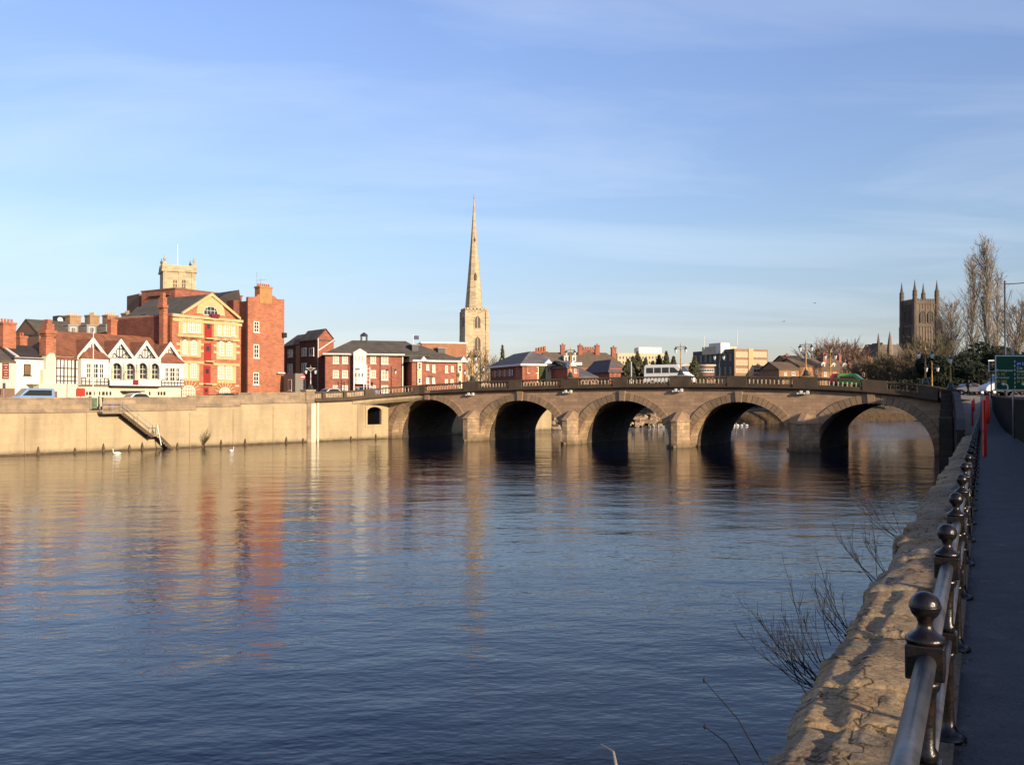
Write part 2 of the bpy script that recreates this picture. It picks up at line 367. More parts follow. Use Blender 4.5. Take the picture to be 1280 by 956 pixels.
for i, (p_, c_) in enumerate(((0,(.68,.64,.79)),(.08,(.74,.69,.82)),(.163,(.90,.87,.97)),(.39,(1.14,1.09,1.33)),(.62,(.80,.72,.92)),(1.0,(.6,.56,.8)))):
    e = el[i] if i < 2 else el.new(p_)
    e.position = p_; e.color = (c_[0]/K, c_[1]/K, c_[2]/K, 1)
c1 = mixrgb(wn, 1.0, mixrgb(wn, 1.0, sky.outputs[0], cr.outputs[0], 'MULTIPLY'), (K,K,K,1), 'MULTIPLY')
mx = mixrgb(wn, cf, c1, (5.3,5.8,6.4,1))
wn.links.new(mx, bg.inputs[0]); bg.inputs[1].default_value = .13
scene.view_settings.view_transform = 'Standard'; scene.view_settings.look = 'None'
scene.view_settings.exposure = .45; scene.view_settings.gamma = 1
scene.cycles.max_bounces = 6; scene.cycles.caustics_reflective = False; scene.cycles.caustics_refractive = False
# ------------------------------------------------------------------ setting: water, land, path
def sstep(a, b, t):
    t = max(0, min(1, (t-a)/(b-a))); return t*t*(3-2*t)
m = MB(); m.add([(-900,-300,0),(900,-300,0),(900,900,0),(-900,900,0)], [(0,1,2,3)]); tag(m.build('river', water_m), kind='structure')

WD = Vector((.65,.76)); WO = Vector((-50.0,88.4)); WN = Vector((-.76,.65))      # left wall: direction, start, inland
def wpt(t, off=0): p = WO + WD*t + WN*off; return p
def wt(px, py=497):                                                           # wall parameter under a pixel column
    k, _ = ray(px, py); return (k*WO.y-WO.x)/(WD.x-k*WD.y)
def wz(px, py):
    t = wt(px, py); p = wpt(t); _, kz = ray(px, py); return CAMZ+kz*p.y
def zL(x, y):
    t = (x-WO.x)*WD.x + (y-WO.y)*WD.y
    z = 4.65 + sstep(24, 46, t)*1.0
    if t > 70: z += min(1, (t-70)/120)*.5
    return z
T_END = 50.2
bank = [(wpt(t), 'w') for t in (-260,-120,-50,-20,0,12,24,30,36,42,48,T_END)]
bank += [(Vector((-10,138.7)),'w'), (Vector((-1,151)),'w'), (Vector((7,161)),'b'), (Vector((18,173)),'b'), (Vector((29,184)),'b'), (Vector((42,193)),'b'),
         (Vector((55,201)),'b'), (Vector((72,210)),'b'), (Vector((89,218)),'b'), (Vector((115,228)),'b'), (Vector((150,240)),'b'), (Vector((320,300)),'b'), (Vector((700,420)),'b')]
offs = [0, 2.5, 5, 9, 14, 22, 40, 90, 200, 500, 1500, 4500]
inl = Vector((-.62,.785))
m = MB(); nr = len(offs)
for (p, kd) in bank:
    for j, o in enumerate(offs):
        q = p + inl*(o if kd == 'b' else o+.3)
        z = zL(q.x, q.y)
        if kd == 'b': z = [-.6, 1.4, 2.9, 3.9, 4.6, 5.3][j] if j < 6 else z+.3
        m.v.append((q.x, q.y, z))
for i in range(len(bank)-1):
    for j in range(nr-1): m.f.append((i*nr+j, (i+1)*nr+j, (i+1)*nr+j+1, i*nr+j+1))
tag(m.build('left_bank_ground', pavement, smooth=True), kind='structure')
# grassy foreshore past the bridge, laid just above the ground sheet with an uneven edge
random.seed(3)
m = MB(); pts = [(7,161),(12,166.5),(18,173),(24,179),(29,184),(36,189),(42,193),(48,197),(55,201),(63,205.5),(72,210),(80,214),(89,218),(102,223),(115,228),(150,240),(320,300)]
oo = [-1.2, 0, 1.2, 2.5, 4, 6, 9, 14, 22, 34]; zz_ = [-.5, .25, .95, 1.6, 2.5, 3.3, 4.05, 4.75, 5.45, 5.9]
for i, (x, y) in enumerate(pts):
    for j, o in enumerate(oo):
        jit = random.uniform(-.35,.35); q = Vector((x,y)) + inl*(o+jit)
        m.v.append((q.x, q.y, zz_[j] + random.uniform(-.18,.28)))
for i in range(len(pts)-1):
    for j in range(len(oo)-1): m.f.append((i*len(oo)+j, (i+1)*len(oo)+j, (i+1)*len(oo)+j+1, i*len(oo)+j+1))
fs = m.build('grassy_riverbank', bankearth); fs.data.materials.append(grass)
for p in fs.data.polygons:
    j = p.index % (len(oo)-1)
    if j >= 5: p.material_index = 1
tag(fs, kind='structure')
# riverside road on the left bank
m = MB(); n = 40
for i in range(n+1):
    t = -60 + i*(112/n)
    for o in (3.2, 10.2):
        q = wpt(t, o); m.v.append((q.x, q.y, zL(q.x, q.y)+.03))
for i in range(n): m.f.append((2*i, 2*i+2, 2*i+3, 2*i+1))
tag(m.build('riverside_road', asphalt), kind='structure')

# ---- right bank
def railX(Y): return -.185 + .52*Y
def gap(Y): return 2.15 if Y < 42 else max(1.2, 2.15-(Y-42)*.021)
def pathZ(Y):
    z = 4.02 - .0097*Y
    if Y > 60: z = 4.02-.582 + sstep(60, 118, Y)*2.62
    return z
def zR(Y): return 4.45 + sstep(4, 26, Y)*1.05 + sstep(60, 115, Y)*.55
def topZ(Y):
    if Y < 7: return 4.48
    if Y < 40: return 4.48 + sstep(7, 28, Y)*1.12
    return 5.6 + sstep(40, 90, Y)*.2
Ys = [-25,-12,-5,-2,0,2,4,6,8,10,13,16,20,25,30,36,42,48,54,60,66,72,78,84,90,96,102,108,113,118]
m = MB()
for Y in Ys:
    for X in (railX(Y)-.02, railX(Y)+gap(Y)/2, railX(Y)+gap(Y)+.12): m.v.append((X, Y, pathZ(Y)))
for i in range(len(Ys)-1):
    for j in range(2): m.f.append((i*3+j, i*3+j+1, (i+1)*3+j+1, (i+1)*3+j))
tag(m.build('riverside_path', path_m, smooth=True), kind='structure')
# raised ground behind the path wall + everything right of the river beyond the bridge
m = MB(); Yg = [-80,-25,-5,4,8,12,16,20,25,40,60,80,100,110,118]; 
for Y in Yg:
    for k, dx in enumerate((.35, 3, 12, 40, 400, 2500)): m.v.append((railX(Y)+gap(Y)+dx, Y, (topZ(Y)-.12 if k == 0 else zR(Y))))
for i in range(len(Yg)-1):
    for j in range(5): m.f.append((i*6+j, i*6+j+1, (i+1)*6+j+1, (i+1)*6+j))
tag(m.build('right_bank_ground', pavement, smooth=True), kind='structure')
m = MB(); Yg = [86.0,92,100,110,118,140,200,260]; 
lx = {86.0:43.9, 92:46, 100:50, 110:56, 118:60, 140:73, 200:110, 260:150}
for Y in Yg:
    x0 = lx[Y]
    for k, dx in enumerate((0, 4, 20, 60, 400, 3000)): m.v.append((x0+dx, Y, (pathZ(min(Y,118))+.01 if Y < 118 and k < 2 else 6.06)))
vs = [v for v in m.v if True]
m.v = [(x, y, (6.06 if y >= 118 else z)) for (x,y,z) in vs]
for i in range(4, len(Yg)-1):
    for j in range(5): m.f.append((i*6+j, i*6+j+1, (i+1)*6+j+1, (i+1)*6+j))
o = len(m.v); idx = [i*6 for i in range(4, len(Yg))]
for t in idx: x, y, z = m.v[t]; m.v.append((x, y, -1.5))
for a_ in range(len(idx)-1): m.f.append((idx[a_], idx[a_+1], o+a_+1, o+a_))
tag(m.build('right_bank_beyond', pavement), kind='structure')
m = MB()                                      # road forecourt and verge between the bridge end and the path
fy = [50,55,60,66,72,78,84,88,94,100,106,112,118]
def wingX(Y): return 26.9+(Y-53)*.474
for Y in fy:
    xl = wingX(Y)-.35 if Y <= 84 else (42.3+(Y-88)*.44 if Y >= 88 else 41.5)
    for X in (xl, xl, railX(Y)-.01): m.v.append((X, Y, -1.5 if len(m.v)%3 == 0 else pathZ(Y)-.004))
for i in range(len(fy)-1):
    for j in range(2): m.f.append((i*3+j, i*3+j+1, (i+1)*3+j+1, (i+1)*3+j))
tag(m.build('ramp_surface', pavement, fixn=False), kind='structure')
# main road crossing behind the bridge end (y about 118..128)
m = MB(); m.add([(58,112.5,6.10),(160,100,6.10),(164,111,6.10),(56,123.5,6.10)], [(0,1,2,3)])
tag(m.build('bridge_approach_road', asphalt), kind='structure')

# ------------------------------------------------------------------ left river wall (with opening near the bridge)
rw = empty('river_wall', (WO.x, WO.y, 0), math.atan2(WD.y, WD.x), 'tall sunlit cream river wall running left from the stone bridge along the water', 'wall')
# local: x along the wall, y inland (+), z up
TOPS = [(-260,5.62),(wt(0),5.70),(wt(235),5.80),(wt(236),5.95),(wt(297),6.0),(wt(298),6.30),(wt(384),6.42),(wt(470),6.70),(T_END,6.95)]
STR  = [(-260,4.25),(wt(112),4.32),(wt(245),4.45),(wt(246),4.75),(wt(300),4.82),(wt(301),5.08),(wt(386),5.2),(T_END,5.62)]
def interp(tab, t):
    for (a, za), (b, zb) in zip(tab, tab[1:]):
        if t <= b: return za + (zb-za)*max(0, (t-a))/max(1e-6, b-a)
    return tab[-1][1]
ox0, ox1 = wt(459), wt(476.5); oz0, oz1 = wz(468, 530.5), wz(468, 508.5)
tE = T_END+.1
def ribbon(mb, t0, t1, zf0, zf1, y, n=1):
    for i in range(n):
        a = t0+(t1-t0)*i/n; b = t0+(t1-t0)*(i+1)/n
        mb.add([(a,y,zf0(a)),(b,y,zf0(b)),(b,y,zf1(b)),(a,y,zf1(a))], [(0,1,2,3)])
sz = lambda t: interp(STR, t)
low = lambda t: -1.5
m = MB()
cuts = sorted([-260,-90,-40] + [x for x, _ in STR[1:-1]] + [ox0, ox1, tE])
for a, b in zip(cuts, cuts[1:]):
    if abs(a-ox0) < 1e-6:
        arc = []
        for i in range(9):
            u = i/8; arc.append((ox0+(ox1-ox0)*u, oz1-.45+.45*math.sin(math.pi*u)**.6))
        m.add([(a,0,-1.5),(b,0,-1.5),(b,0,oz0),(a,0,oz0)], [(0,1,2,3)])
        for (x0,z0),(x1,z1) in zip(arc, arc[1:]): m.add([(x0,0,z0),(x1,0,z1),(x1,0,sz(x1)),(x0,0,sz(x0))], [(0,1,2,3)])
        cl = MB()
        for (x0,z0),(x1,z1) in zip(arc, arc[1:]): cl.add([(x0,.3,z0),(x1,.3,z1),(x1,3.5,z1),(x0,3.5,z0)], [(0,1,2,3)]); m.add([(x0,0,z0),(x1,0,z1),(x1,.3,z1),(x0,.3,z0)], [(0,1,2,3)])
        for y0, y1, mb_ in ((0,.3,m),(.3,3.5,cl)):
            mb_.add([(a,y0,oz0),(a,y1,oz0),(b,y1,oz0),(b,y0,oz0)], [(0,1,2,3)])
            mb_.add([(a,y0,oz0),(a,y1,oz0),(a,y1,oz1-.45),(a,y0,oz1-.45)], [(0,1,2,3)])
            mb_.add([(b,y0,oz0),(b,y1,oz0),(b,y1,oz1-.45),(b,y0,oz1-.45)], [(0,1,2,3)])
        cl.build('culvert_shade_paint', blackmat, rw, fixn=False)  # inside faces painted black in place of the opening's shade
    else:
        ribbon(m, a, b-1e-3, low, sz, 0, 1)
m.build('wall_face', river_render, rw, fixn=False)
m = MB(); m.box(ox0+.02, ox1-.02, 3.45, 3.55, oz0-.1, oz1+.1); m.build('culvert_shade_back', blackmat, rw)  # black panel stands for the darkness deep in the opening
m = MB()                                                       # surround of the opening
m.box(ox0-.35, ox0, -.08, .1, oz0-.3, oz1+.1); m.box(ox1, ox1+.35, -.08, .1, oz0-.3, oz1+.1); m.box(ox0, ox1, -.08, .1, oz0-.3, oz0)
for i in range(8):
    u0, u1 = i/8, (i+1)/8; f_ = lambda u: oz1-.45+.45*math.sin(math.pi*u)**.6
    x0, x1 = ox0+(ox1-ox0)*u0, ox0+(ox1-ox0)*u1
    m.prism([(x0,f_(u0)),(x1,f_(u1)),(x1,oz1+.3),(x0,oz1+.3)], -.08, .1)
m.build('opening_surround', river_render, rw)
# parapet band: thick concrete parapet with coping and string course, up to the pillar at px 385
tp = wt(386)
m = MB()
segs = sorted([-260] + [wt(x) for x in (0,112,129,235,236,245,246,297,298,300,301)] + [tp])
def boxrib(mb, a, b, zf0, zf1, y0, y1):
    vs = []
    for t in (a, b-2e-3):
        for z in (zf0(t), zf1(t)):
            for y in (y0, y1): vs.append((t, y, z))
    mb.add(vs, [(0,1,3,2),(4,6,7,5),(0,4,5,1),(2,3,7,6),(0,2,6,4),(1,5,7,3)])
g0, g1 = wt(112), wt(129)
tz = lambda t: interp(TOPS, t)
for a, b in zip(segs, segs[1:]):
    if abs(a-g0) < 1e-6: continue                               # gap at the stairs gate
    boxrib(m, a, b, sz, lambda t: tz(t)-.16, -.04, .36)
m.build('parapet', wall_band, rw)
m = MB(); m2 = MB()
for a, b in zip(segs, segs[1:]):
    if abs(a-g0) > 1e-6: boxrib(m, a, b, lambda t: tz(t)-.16, tz, -.12, .44)
    boxrib(m2, a, b, lambda t: sz(t)-.14, lambda t: sz(t)+.06, -.16, .0)
m.build('parapet_coping', wall_band, rw); m2.build('string_course', wall_band, rw)
m = MB(); pz = wz(385, 487)
m.box(tp-.55, tp+.75, -.22, .9, sz(tp)-.2, pz-.2); m.box(tp-.68, tp+.88, -.34, 1.0, pz-.2, pz); m.box(tp-.3, tp+.35, -.12, .0, -1.2, sz(tp)-.2)
m.build('corner_pillar', wall_band, rw)
m = MB(); tq = wt(397); m.box(tq-.13, tq+.13, -.14, .0, -1.2, sz(tq)); m.box(tp+.3, tq-.3, -.05, .0, -1.2, sz(tq)-.1); m.build('pale_downpipe', white_warm, rw)
for px in (31, 108, 237, 291, 341, 447):                       # pilasters with horizontal joints
    a = wt(px, 530); m = MB(); wd = 1.75 if px < 400 else 1.0
    top = sz(a) - (.45 if px != 108 else .1)
    m.box(a, a+.10, -.10, .0, -1.2, top); m.box(a+.10, a+wd, -.05, .0, top-.35, top)
    z = .3
    while z < top-.5: m.box(a+.10, a+wd, -.035, .0, z, z+.05); z += .72
    m.build('pilaster', river_render, rw)
# drainage outlets and timber fender stubs at the water
for px in (47, 93, 128.5, 161, 177, 221, 275.5, 305.5, 357, 378, 438, 469):
    t = wt(px, 560); h = .45 + (hash(str(int(px))) % 1 if False else (px*7 % 5)*.09); m = MB()
    m.prism([(t-.14,-.6),(t+.16,-.6),(t+.12,h*.5),(t+.02,h),(t-.08,h*.55)], -.2, 0)
    m.build('fender_stub', wall_foot, rw)
m = MB()
for i in range(120):
    a = -40+i*.76; b = a+.76
    if b > T_END: break
    m.prism([(a,-.5),(b,-.5),(b,.10+random.random()*.10),(a,.10+random.random()*.10)], -.03, 0)
m.build('damp_waterline', wall_foot, rw)
# stairs down to the river
st = empty('river_stairs', (WO.x, WO.y, 0), math.atan2(WD.y, WD.x), 'two-flight steel stairs descending the cream river wall to the water below the green gate', 'stairs')
la, lb, lc, ld, le = wt(121,512), wt(146,514), wt(183,543), wt(192,544), wt(213,562)
z1 = wz(140,513)-.1; z2 = wz(186,543)
m = MB(); m.box(la, lb, -1.35, -.02, z1-.22, z1); m.build('top_landing', wall_band, st)
m = MB(); m.box(lc, ld, -1.35, -.02, z2-.18, z2); m.build('lower_landing', wall_band, st)
def flight(x0, z0, x1, z1_, n):
    t = MB(); sg = MB()
    for i in range(n):
        u = (i+.5)/n; x = x0+(x1-x0)*u; z = z0+(z1_-z0)*u
        t.box(x-.17, x+.17, -1.3, -.08, z-.05, z)
    t.build('tread', parapet_pale, st)
    for y in (-1.35, -.12): sg.bar((x0,y,z0-.2), (x1,y,z1_-.2), .06, .30)
    sg.build('stringer', wall_foot, st)
flight(lb, z1, lc, z2, 15); flight(ld, z2, le, -.3, 8)
m = MB()
for (x0,z0,x1,z1_) in ((la,z1,lb,z1),(lb,z1,lc,z2),(lc,z2,ld,z2)):
    for h in (.55, 1.05): m.bar((x0,-1.33,z0+h), (x1,-1.33,z1_+h), .05)
    for u in (0,.5,1): x = x0+(x1-x0)*u; z = z0+(z1_-z0)*u; m.bar((x,-1.33,z-.1), (x,-1.33,z+1.08), .05)
m.build('handrail', galv, st)
m = MB(); m.bar((wt(188,530),-1.45,wz(188,530)), (wt(193,556),-1.5,wz(193,556)), .09); m.build('slanted_pole', white, st)
gt = empty('river_gate', (WO.x, WO.y, 0), math.atan2(WD.y, WD.x), 'green metal gate in the river wall parapet above the stairs', 'gate')
gz = tz(g0)
m = MB(); m.box(g0+.25, g1-.6, .05, .12, gz-1.2, gz-.05); m.build('gate_panel', mat('green_gate_paint',(.12,.17,.10),var=.25), gt)
m = MB(); m.box(g0+.02, g0+.2, -.05, .25, gz-1.3, gz+.12); m.box(g1-.45, g1-.3, -.05, .25, gz-1.3, gz+.12); m.build('gate_post', wall_band, gt)

# ------------------------------------------------------------------ the stone bridge
BO = Vector((-17.4,126.8)); BU = Vector((.849,-.529)); BN = Vector((.529,.849)); BW = 14.0
def bpt(s, y=0): return BO + BU*s + BN*y
def bs(px, py=485, y=0):
    k, _ = ray(px, py); o = BO+BN*y; return (k*o.y-o.x)/(BU.x-k*BU.y)
def bz(px, py, y=0): s = bs(px, py, y); _, kz = ray(px, py); return CAMZ+kz*bpt(s, y).y
br = empty('stone_bridge', (BO.x, BO.y, 0), math.atan2(BU.y, BU.x), 'long sandstone road bridge of five arches crossing the river', 'bridge')
TOPT = [(-8,6.85),(0,7.02),(5.65,7.42),(15.5,7.84),(22,7.97),(29,8.08),(36,8.16),(43.2,8.18),(50,8.1),(56.8,7.92),(60,7.78),(63.2,7.58),(67.1,7.2),(70.8,6.6),(74,6.3)]
def btop(s): return interp(TOPT, s)
CORN = 1.42
arches = [(.73,13.35,5.48),(15.5,28.15,5.36),(30.1,42.05,5.36),(44.4,56.0,5.25),(58.2,69.9,5.12)]
SE = 72.2
def arcpts(a, n=28, grow=0.0):
    s0, s1, zc = a; c = (s0+s1)/2; hw = (s1-s0)/2; z0 = -.1
    pts = []
    for i in range(n+1):
        th = math.pi*(1-i/n)
        pts.append((c+(hw+grow)*math.cos(th), z0+(zc-z0+grow)*max(0, math.sin(th))**.93))
    return pts
face = lambda s: btop(s)-CORN
for y in (0, BW):
    m = MB(); prev = -.8
    for a in arches:
        pts = arcpts(a)
        n_ = 4
        for i in range(n_):
            x0 = prev+(a[0]-prev)*i/n_; x1 = prev+(a[0]-prev)*(i+1)/n_
            m.add([(x0,y,-1.5),(x1,y,-1.5),(x1,y,face(x1)),(x0,y,face(x0))], [(0,1,2,3)])
        m.add([(a[0],y,-1.5),(a[0],y,pts[0][1]),(a[0],y,face(a[0]))], [(0,1,2)]) if False else None
        for (x0,z0),(x1,z1_) in zip(pts, pts[1:]): m.add([(x0,y,z0),(x1,y,z1_),(x1,y,face(x1)),(x0,y,face(x0))], [(0,1,2,3)])
        prev = a[1]
    m.add([(prev,y,-1.5),(SE,y,-1.5),(SE,y,face(SE)),(prev,y,face(prev))], [(0,1,2,3)])
    m.build('spandrel_wall', bridge_stone, br, fixn=False)
for a in arches:

    m = MB(); pts = [(a[0],-1.5)]+arcpts(a)+[(a[1],-1.5)]
    for (x0,z0),(x1,z1_) in zip(pts, pts[1:]): m.add([(x0,0,z0),(x1,0,z1_),(x1,2.3,z1_),(x0,2.3,z0)], [(0,1,2,3)])
    m.build('outer_arch_soffit', pier_stone, br, fixn=False)
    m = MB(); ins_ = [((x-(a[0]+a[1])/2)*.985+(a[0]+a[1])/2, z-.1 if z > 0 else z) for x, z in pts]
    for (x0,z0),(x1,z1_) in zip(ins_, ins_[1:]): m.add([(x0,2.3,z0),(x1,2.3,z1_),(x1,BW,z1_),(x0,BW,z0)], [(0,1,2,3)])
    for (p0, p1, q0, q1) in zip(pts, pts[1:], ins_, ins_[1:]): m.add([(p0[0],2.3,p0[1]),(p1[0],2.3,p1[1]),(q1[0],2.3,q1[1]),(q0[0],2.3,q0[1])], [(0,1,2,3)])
    m.build('arch_barrel', barrel_dark, br, fixn=False)  # inner vault of different build, colour darkened to paint in its shade
    # voussoir ring
    m = MB(); n = 33; ins = arcpts(a, n*2); outp = arcpts(a, n*2, .88)
    for k in range(n):
        i0, i1 = 2*k, 2*k+2
        def lerp(p, q, u): return (p[0]+(q[0]-p[0])*u, p[1]+(q[1]-p[1])*u)
        g = .045
        p0 = lerp(ins[i0], ins[i1], g); p1 = lerp(ins[i1], ins[i0], g); q0 = lerp(outp[i0], outp[i1], g); q1 = lerp(outp[i1], outp[i0], g)
        if outp[i0][1] < 1.6 and outp[i1][1] < 1.6: continue
        pr = .13 + (.02 if k % 2 else 0)
        if k == n//2:
            q0 = (q0[0]-.12, q0[1]+.28); q1 = (q1[0]+.12, q1[1]+.28); p0 = (p0[0]-.05,p0[1]-.05); p1 = (p1[0]+.05,p1[1]-.05); pr = .32
        m.prism([p0, ins[i0+1], p1, q1, q0], -pr, .02)
    m.build('arch_ring', ring_stone, br)
# cutwaters
for i, (a, b) in enumerate(zip(arches, arches[1:])):
    s0, s1 = a[1]-.05, b[0]+.05; c = (s0+s1)/2; zt = 2.95 if i < 3 else 2.9; nose = 1.75
    if i == 3: s0 -= .25; s1 += .6; c = (s0+s1)/2; nose = 2.1
    m = MB(); plan = [(s0,.1),(s0,-.35),(c-.35,-nose),(c+.35,-nose),(s1,-.35),(s1,.1)]
    m.prism(plan, -1.5, zt, axis='z'); ex = [(c+(x-c)*1.07, y*1.06-.03) for x, y in plan]
    m.prism(ex, zt, zt+.16, axis='z')
    m.build('cutwater', pier_stone, br)
    m = MB(); b0 = [(x,y,zt+.16) for x, y in plan]; apex = [(s0,.1,zt+.9),(c-.3,-.1,zt+1.15),(c+.3,-.1,zt+1.15),(s1,.1,zt+.9)]
    m.add(b0+apex, [(0,1,6),(1,2,7),(2,3,8,7),(3,4,8),(4,5,9),(1,7,6),(4,9,8),(6,7,8,9)]); m.build('cutwater_cap', ring_stone, br)
    m = MB(); plan = [(s0,BW-.1),(s0,BW+.35),(c,BW+1.6),(s1,BW+.35),(s1,BW-.1)]; m.prism(plan, -1.5, 3.0, axis='z'); m.build('cutwater', pier_stone, br)
    m = MB(); m.prism([(s0-.25,.0),(s0-.2,-.5),(c,-nose-.25),(s1+.2,-.5),(s1+.25,.0)], -1.5, .28, axis='z'); m.build('pier_footing', pier_stone, br)
# parapet path in bridge local coordinates
def w2l(p): d = Vector(p)-BO; return (d.dot(BU), d.dot(BN))
pp = []
ta, tb = tp+.8, wt(437)
for i in range(7):
    t = ta+(tb-ta)*i/6; q = wpt(t, -.02); l = w2l(q); pp.append((l[0], l[1], interp([(tp,6.42),(wt(437),6.62)], t)))
P0 = w2l(wpt(tb,-.02)); P1 = w2l(wpt(T_END-2.0)); P2 = (5.6,-.12)
P1 = (P1[0], P1[1])
for i in range(1, 13):
    u = i/12; x = (1-u)**2*P0[0]+2*u*(1-u)*P1[0]+u*u*P2[0]; y = (1-u)**2*P0[1]+2*u*(1-u)*P1[1]+u*u*P2[1]
    pp.append((x, y, 6.62+(7.42-6.62)*u))
s = 6.8
while s < 71.4: pp.append((s, -.12 - max(0, s-65)**2*.02, btop(s))); s += 1.2
import bisect
L = [0]
for p, q in zip(pp, pp[1:]): L.append(L[-1]+math.hypot(q[0]-p[0], q[1]-p[1]))
LT = L[-1]
def at(l):
    l = max(0, min(LT-1e-6, l)); i = max(0, min(len(pp)-2, bisect.bisect_right(L, l)-1)); u = (l-L[i])/(L[i+1]-L[i])
    p, q = pp[i], pp[i+1]; d = Vector((q[0]-p[0], q[1]-p[1])).normalized()
    return Vector((p[0]+(q[0]-p[0])*u, p[1]+(q[1]-p[1])*u, p[2]+(q[2]-p[2])*u)), Vector((d.y, -d.x))
def l_of_px(px):                                            # arclength where the path crosses a pixel column
    best = None
    l = 0
    while l < LT:
        p, _ = at(l); w_ = bpt(p.x, p.y); c = 640 + F*w_.x/w_.y
        if best is None or abs(c-px) < best[0]: best = (abs(c-px), l)
        l += .1
    return best[1]
def pathrange(l0, l1, step=1.0):
    n = max(1, int((l1-l0)/step+.5)); res = []
    for i in range(n+1):
        p, nn = at(l0+(l1-l0)*i/n); res.append(((p.x, p.y, p.z), (nn.x, nn.y)))
    return res
def zpath(rng): return rng
l1p = l_of_px(527)
def strip(name, prof, material, l0=0, l1=None, parent=br): 
    mb = MB(); mb.sweep(prof, pathrange(l0, l1 if l1 else LT)); return mb.build(name, material, parent)
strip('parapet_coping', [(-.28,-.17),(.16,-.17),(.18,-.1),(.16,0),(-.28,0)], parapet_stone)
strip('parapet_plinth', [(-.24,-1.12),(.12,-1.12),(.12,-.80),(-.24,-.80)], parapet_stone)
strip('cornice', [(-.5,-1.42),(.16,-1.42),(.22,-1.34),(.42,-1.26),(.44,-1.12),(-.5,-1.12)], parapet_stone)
# flared corbel under the left curve
m = MB(); m.sweep([(-.3,-2.1),(-.9,-2.2),(-.9,-1.42),(.12,-1.42),(.05,-1.75)], pathrange(l_of_px(440), l1p+1.0)); m.build('flared_corbel', river_render, br)
# pedestals and balustrade bays
ped = [(404,.5),(431,.5),(462,1.4,'p'),(525,2.0),(590,2.5),(645,1.9),(713,2.5),(776,1.9),(850,2.5),(922,2.2),(1007,2.6),(1094,2.4),(1157,1.4),(1181,1.2)]
spans = []; prevl = .1
for pd in ped:
    lc_ = l_of_px(pd[0]); spans.append((prevl, lc_-pd[1]/2)); prevl = lc_+pd[1]/2
    m = MB(); m.sweep([(-.34,-1.12),(.20,-1.12),(.20,.05 if pd[1] > 2.3 else .02),(-.34,.05 if pd[1] > 2.3 else .02)], pathrange(lc_-pd[1]/2, lc_+pd[1]/2)); m.build('pedestal', parapet_stone, br)
for bi, (a, b) in enumerate(spans):
    if b-a < .5: continue
    pale = b < l_of_px(470)
    m = MB(); n = max(3, int((b-a)/.42)); 
    for i in range(n):
        p, nn = at(a+(b-a)*(i+.5)/n)
        m.lathe([(.085,-.80),(.085,-.74),(.055,-.70),(.10,-.58),(.105,-.50),(.06,-.32),(.055,-.24),(.085,-.22),(.085,-.17)], (p.x-nn.x*.05, p.y-nn.y*.05, p.z), 8)
    if pale: m.sweep([(-.15,-.8),(-.10,-.8),(-.10,-.17),(-.15,-.17)], pathrange(a, b))
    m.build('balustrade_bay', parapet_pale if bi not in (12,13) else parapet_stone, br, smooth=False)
# far parapet
pf = [((s_, BW+.1, btop(s_)), (0,1)) for s_ in [0,5,10,16,22,29,36,43,50,57,63,67,69.5]]
m = MB(); m.sweep([(-.16,-.17),(.28,-.17),(.28,0),(-.16,0)], pf); m.sweep([(-.12,-1.42),(.24,-1.42),(.24,-.8),(-.12,-.8)], pf); m.build('far_parapet_rails', parapet_stone, br)
m = MB()
for i in range(58):
    s_ = .5+i*1.2
    m.box(s_-.12, s_+.12, BW, BW+.2, btop(s_)-.8, btop(s_)-.17)
    if i % 12 == 0: m.box(s_-.5, s_+.5, BW-.1, BW+.35, btop(s_)-1.1, btop(s_))
m.build('far_balustrade', parapet_stone, br)
m = MB(); ss = [-6,0,5,10,16,22,29,36,43,50,57,63,67,70,71.5,72.1]
for s_ in ss:
    for y in (-.1, BW+.1): m.v.append((s_, y, btop(max(0,min(74,s_)))-1.02 - (max(0,-s_))*.06 ))
for i in range(len(ss)-1): m.f.append((2*i,2*i+2,2*i+3,2*i+1))
o_ = m.build('carriageway', asphalt, br)
m = MB(); o0 = len(m.v)
for s_ in ss[1:-1]:
    for y in (-.1, 1.9): m.v.append((s_, y, btop(s_)-.9))
for i in range(len(ss)-3): m.f.append((2*i,2*i+2,2*i+3,2*i+1))
m.build('footway', pavement, br)
for px in (591, 713, 851, 1008):                                # pairs of small white floodlights below the cornice
    s_ = bs(px, 487); z_ = btop(s_)-CORN
    for dx in (-.45, .25):
        m = MB(); m.box(s_+dx-.13, s_+dx+.13, -.42, -.2, z_-.36, z_-.02); m.box(s_+dx-.45, s_+dx-.15, -.38, -.02, z_-.40, z_-.22); m.build('floodlight', signwhite, br)
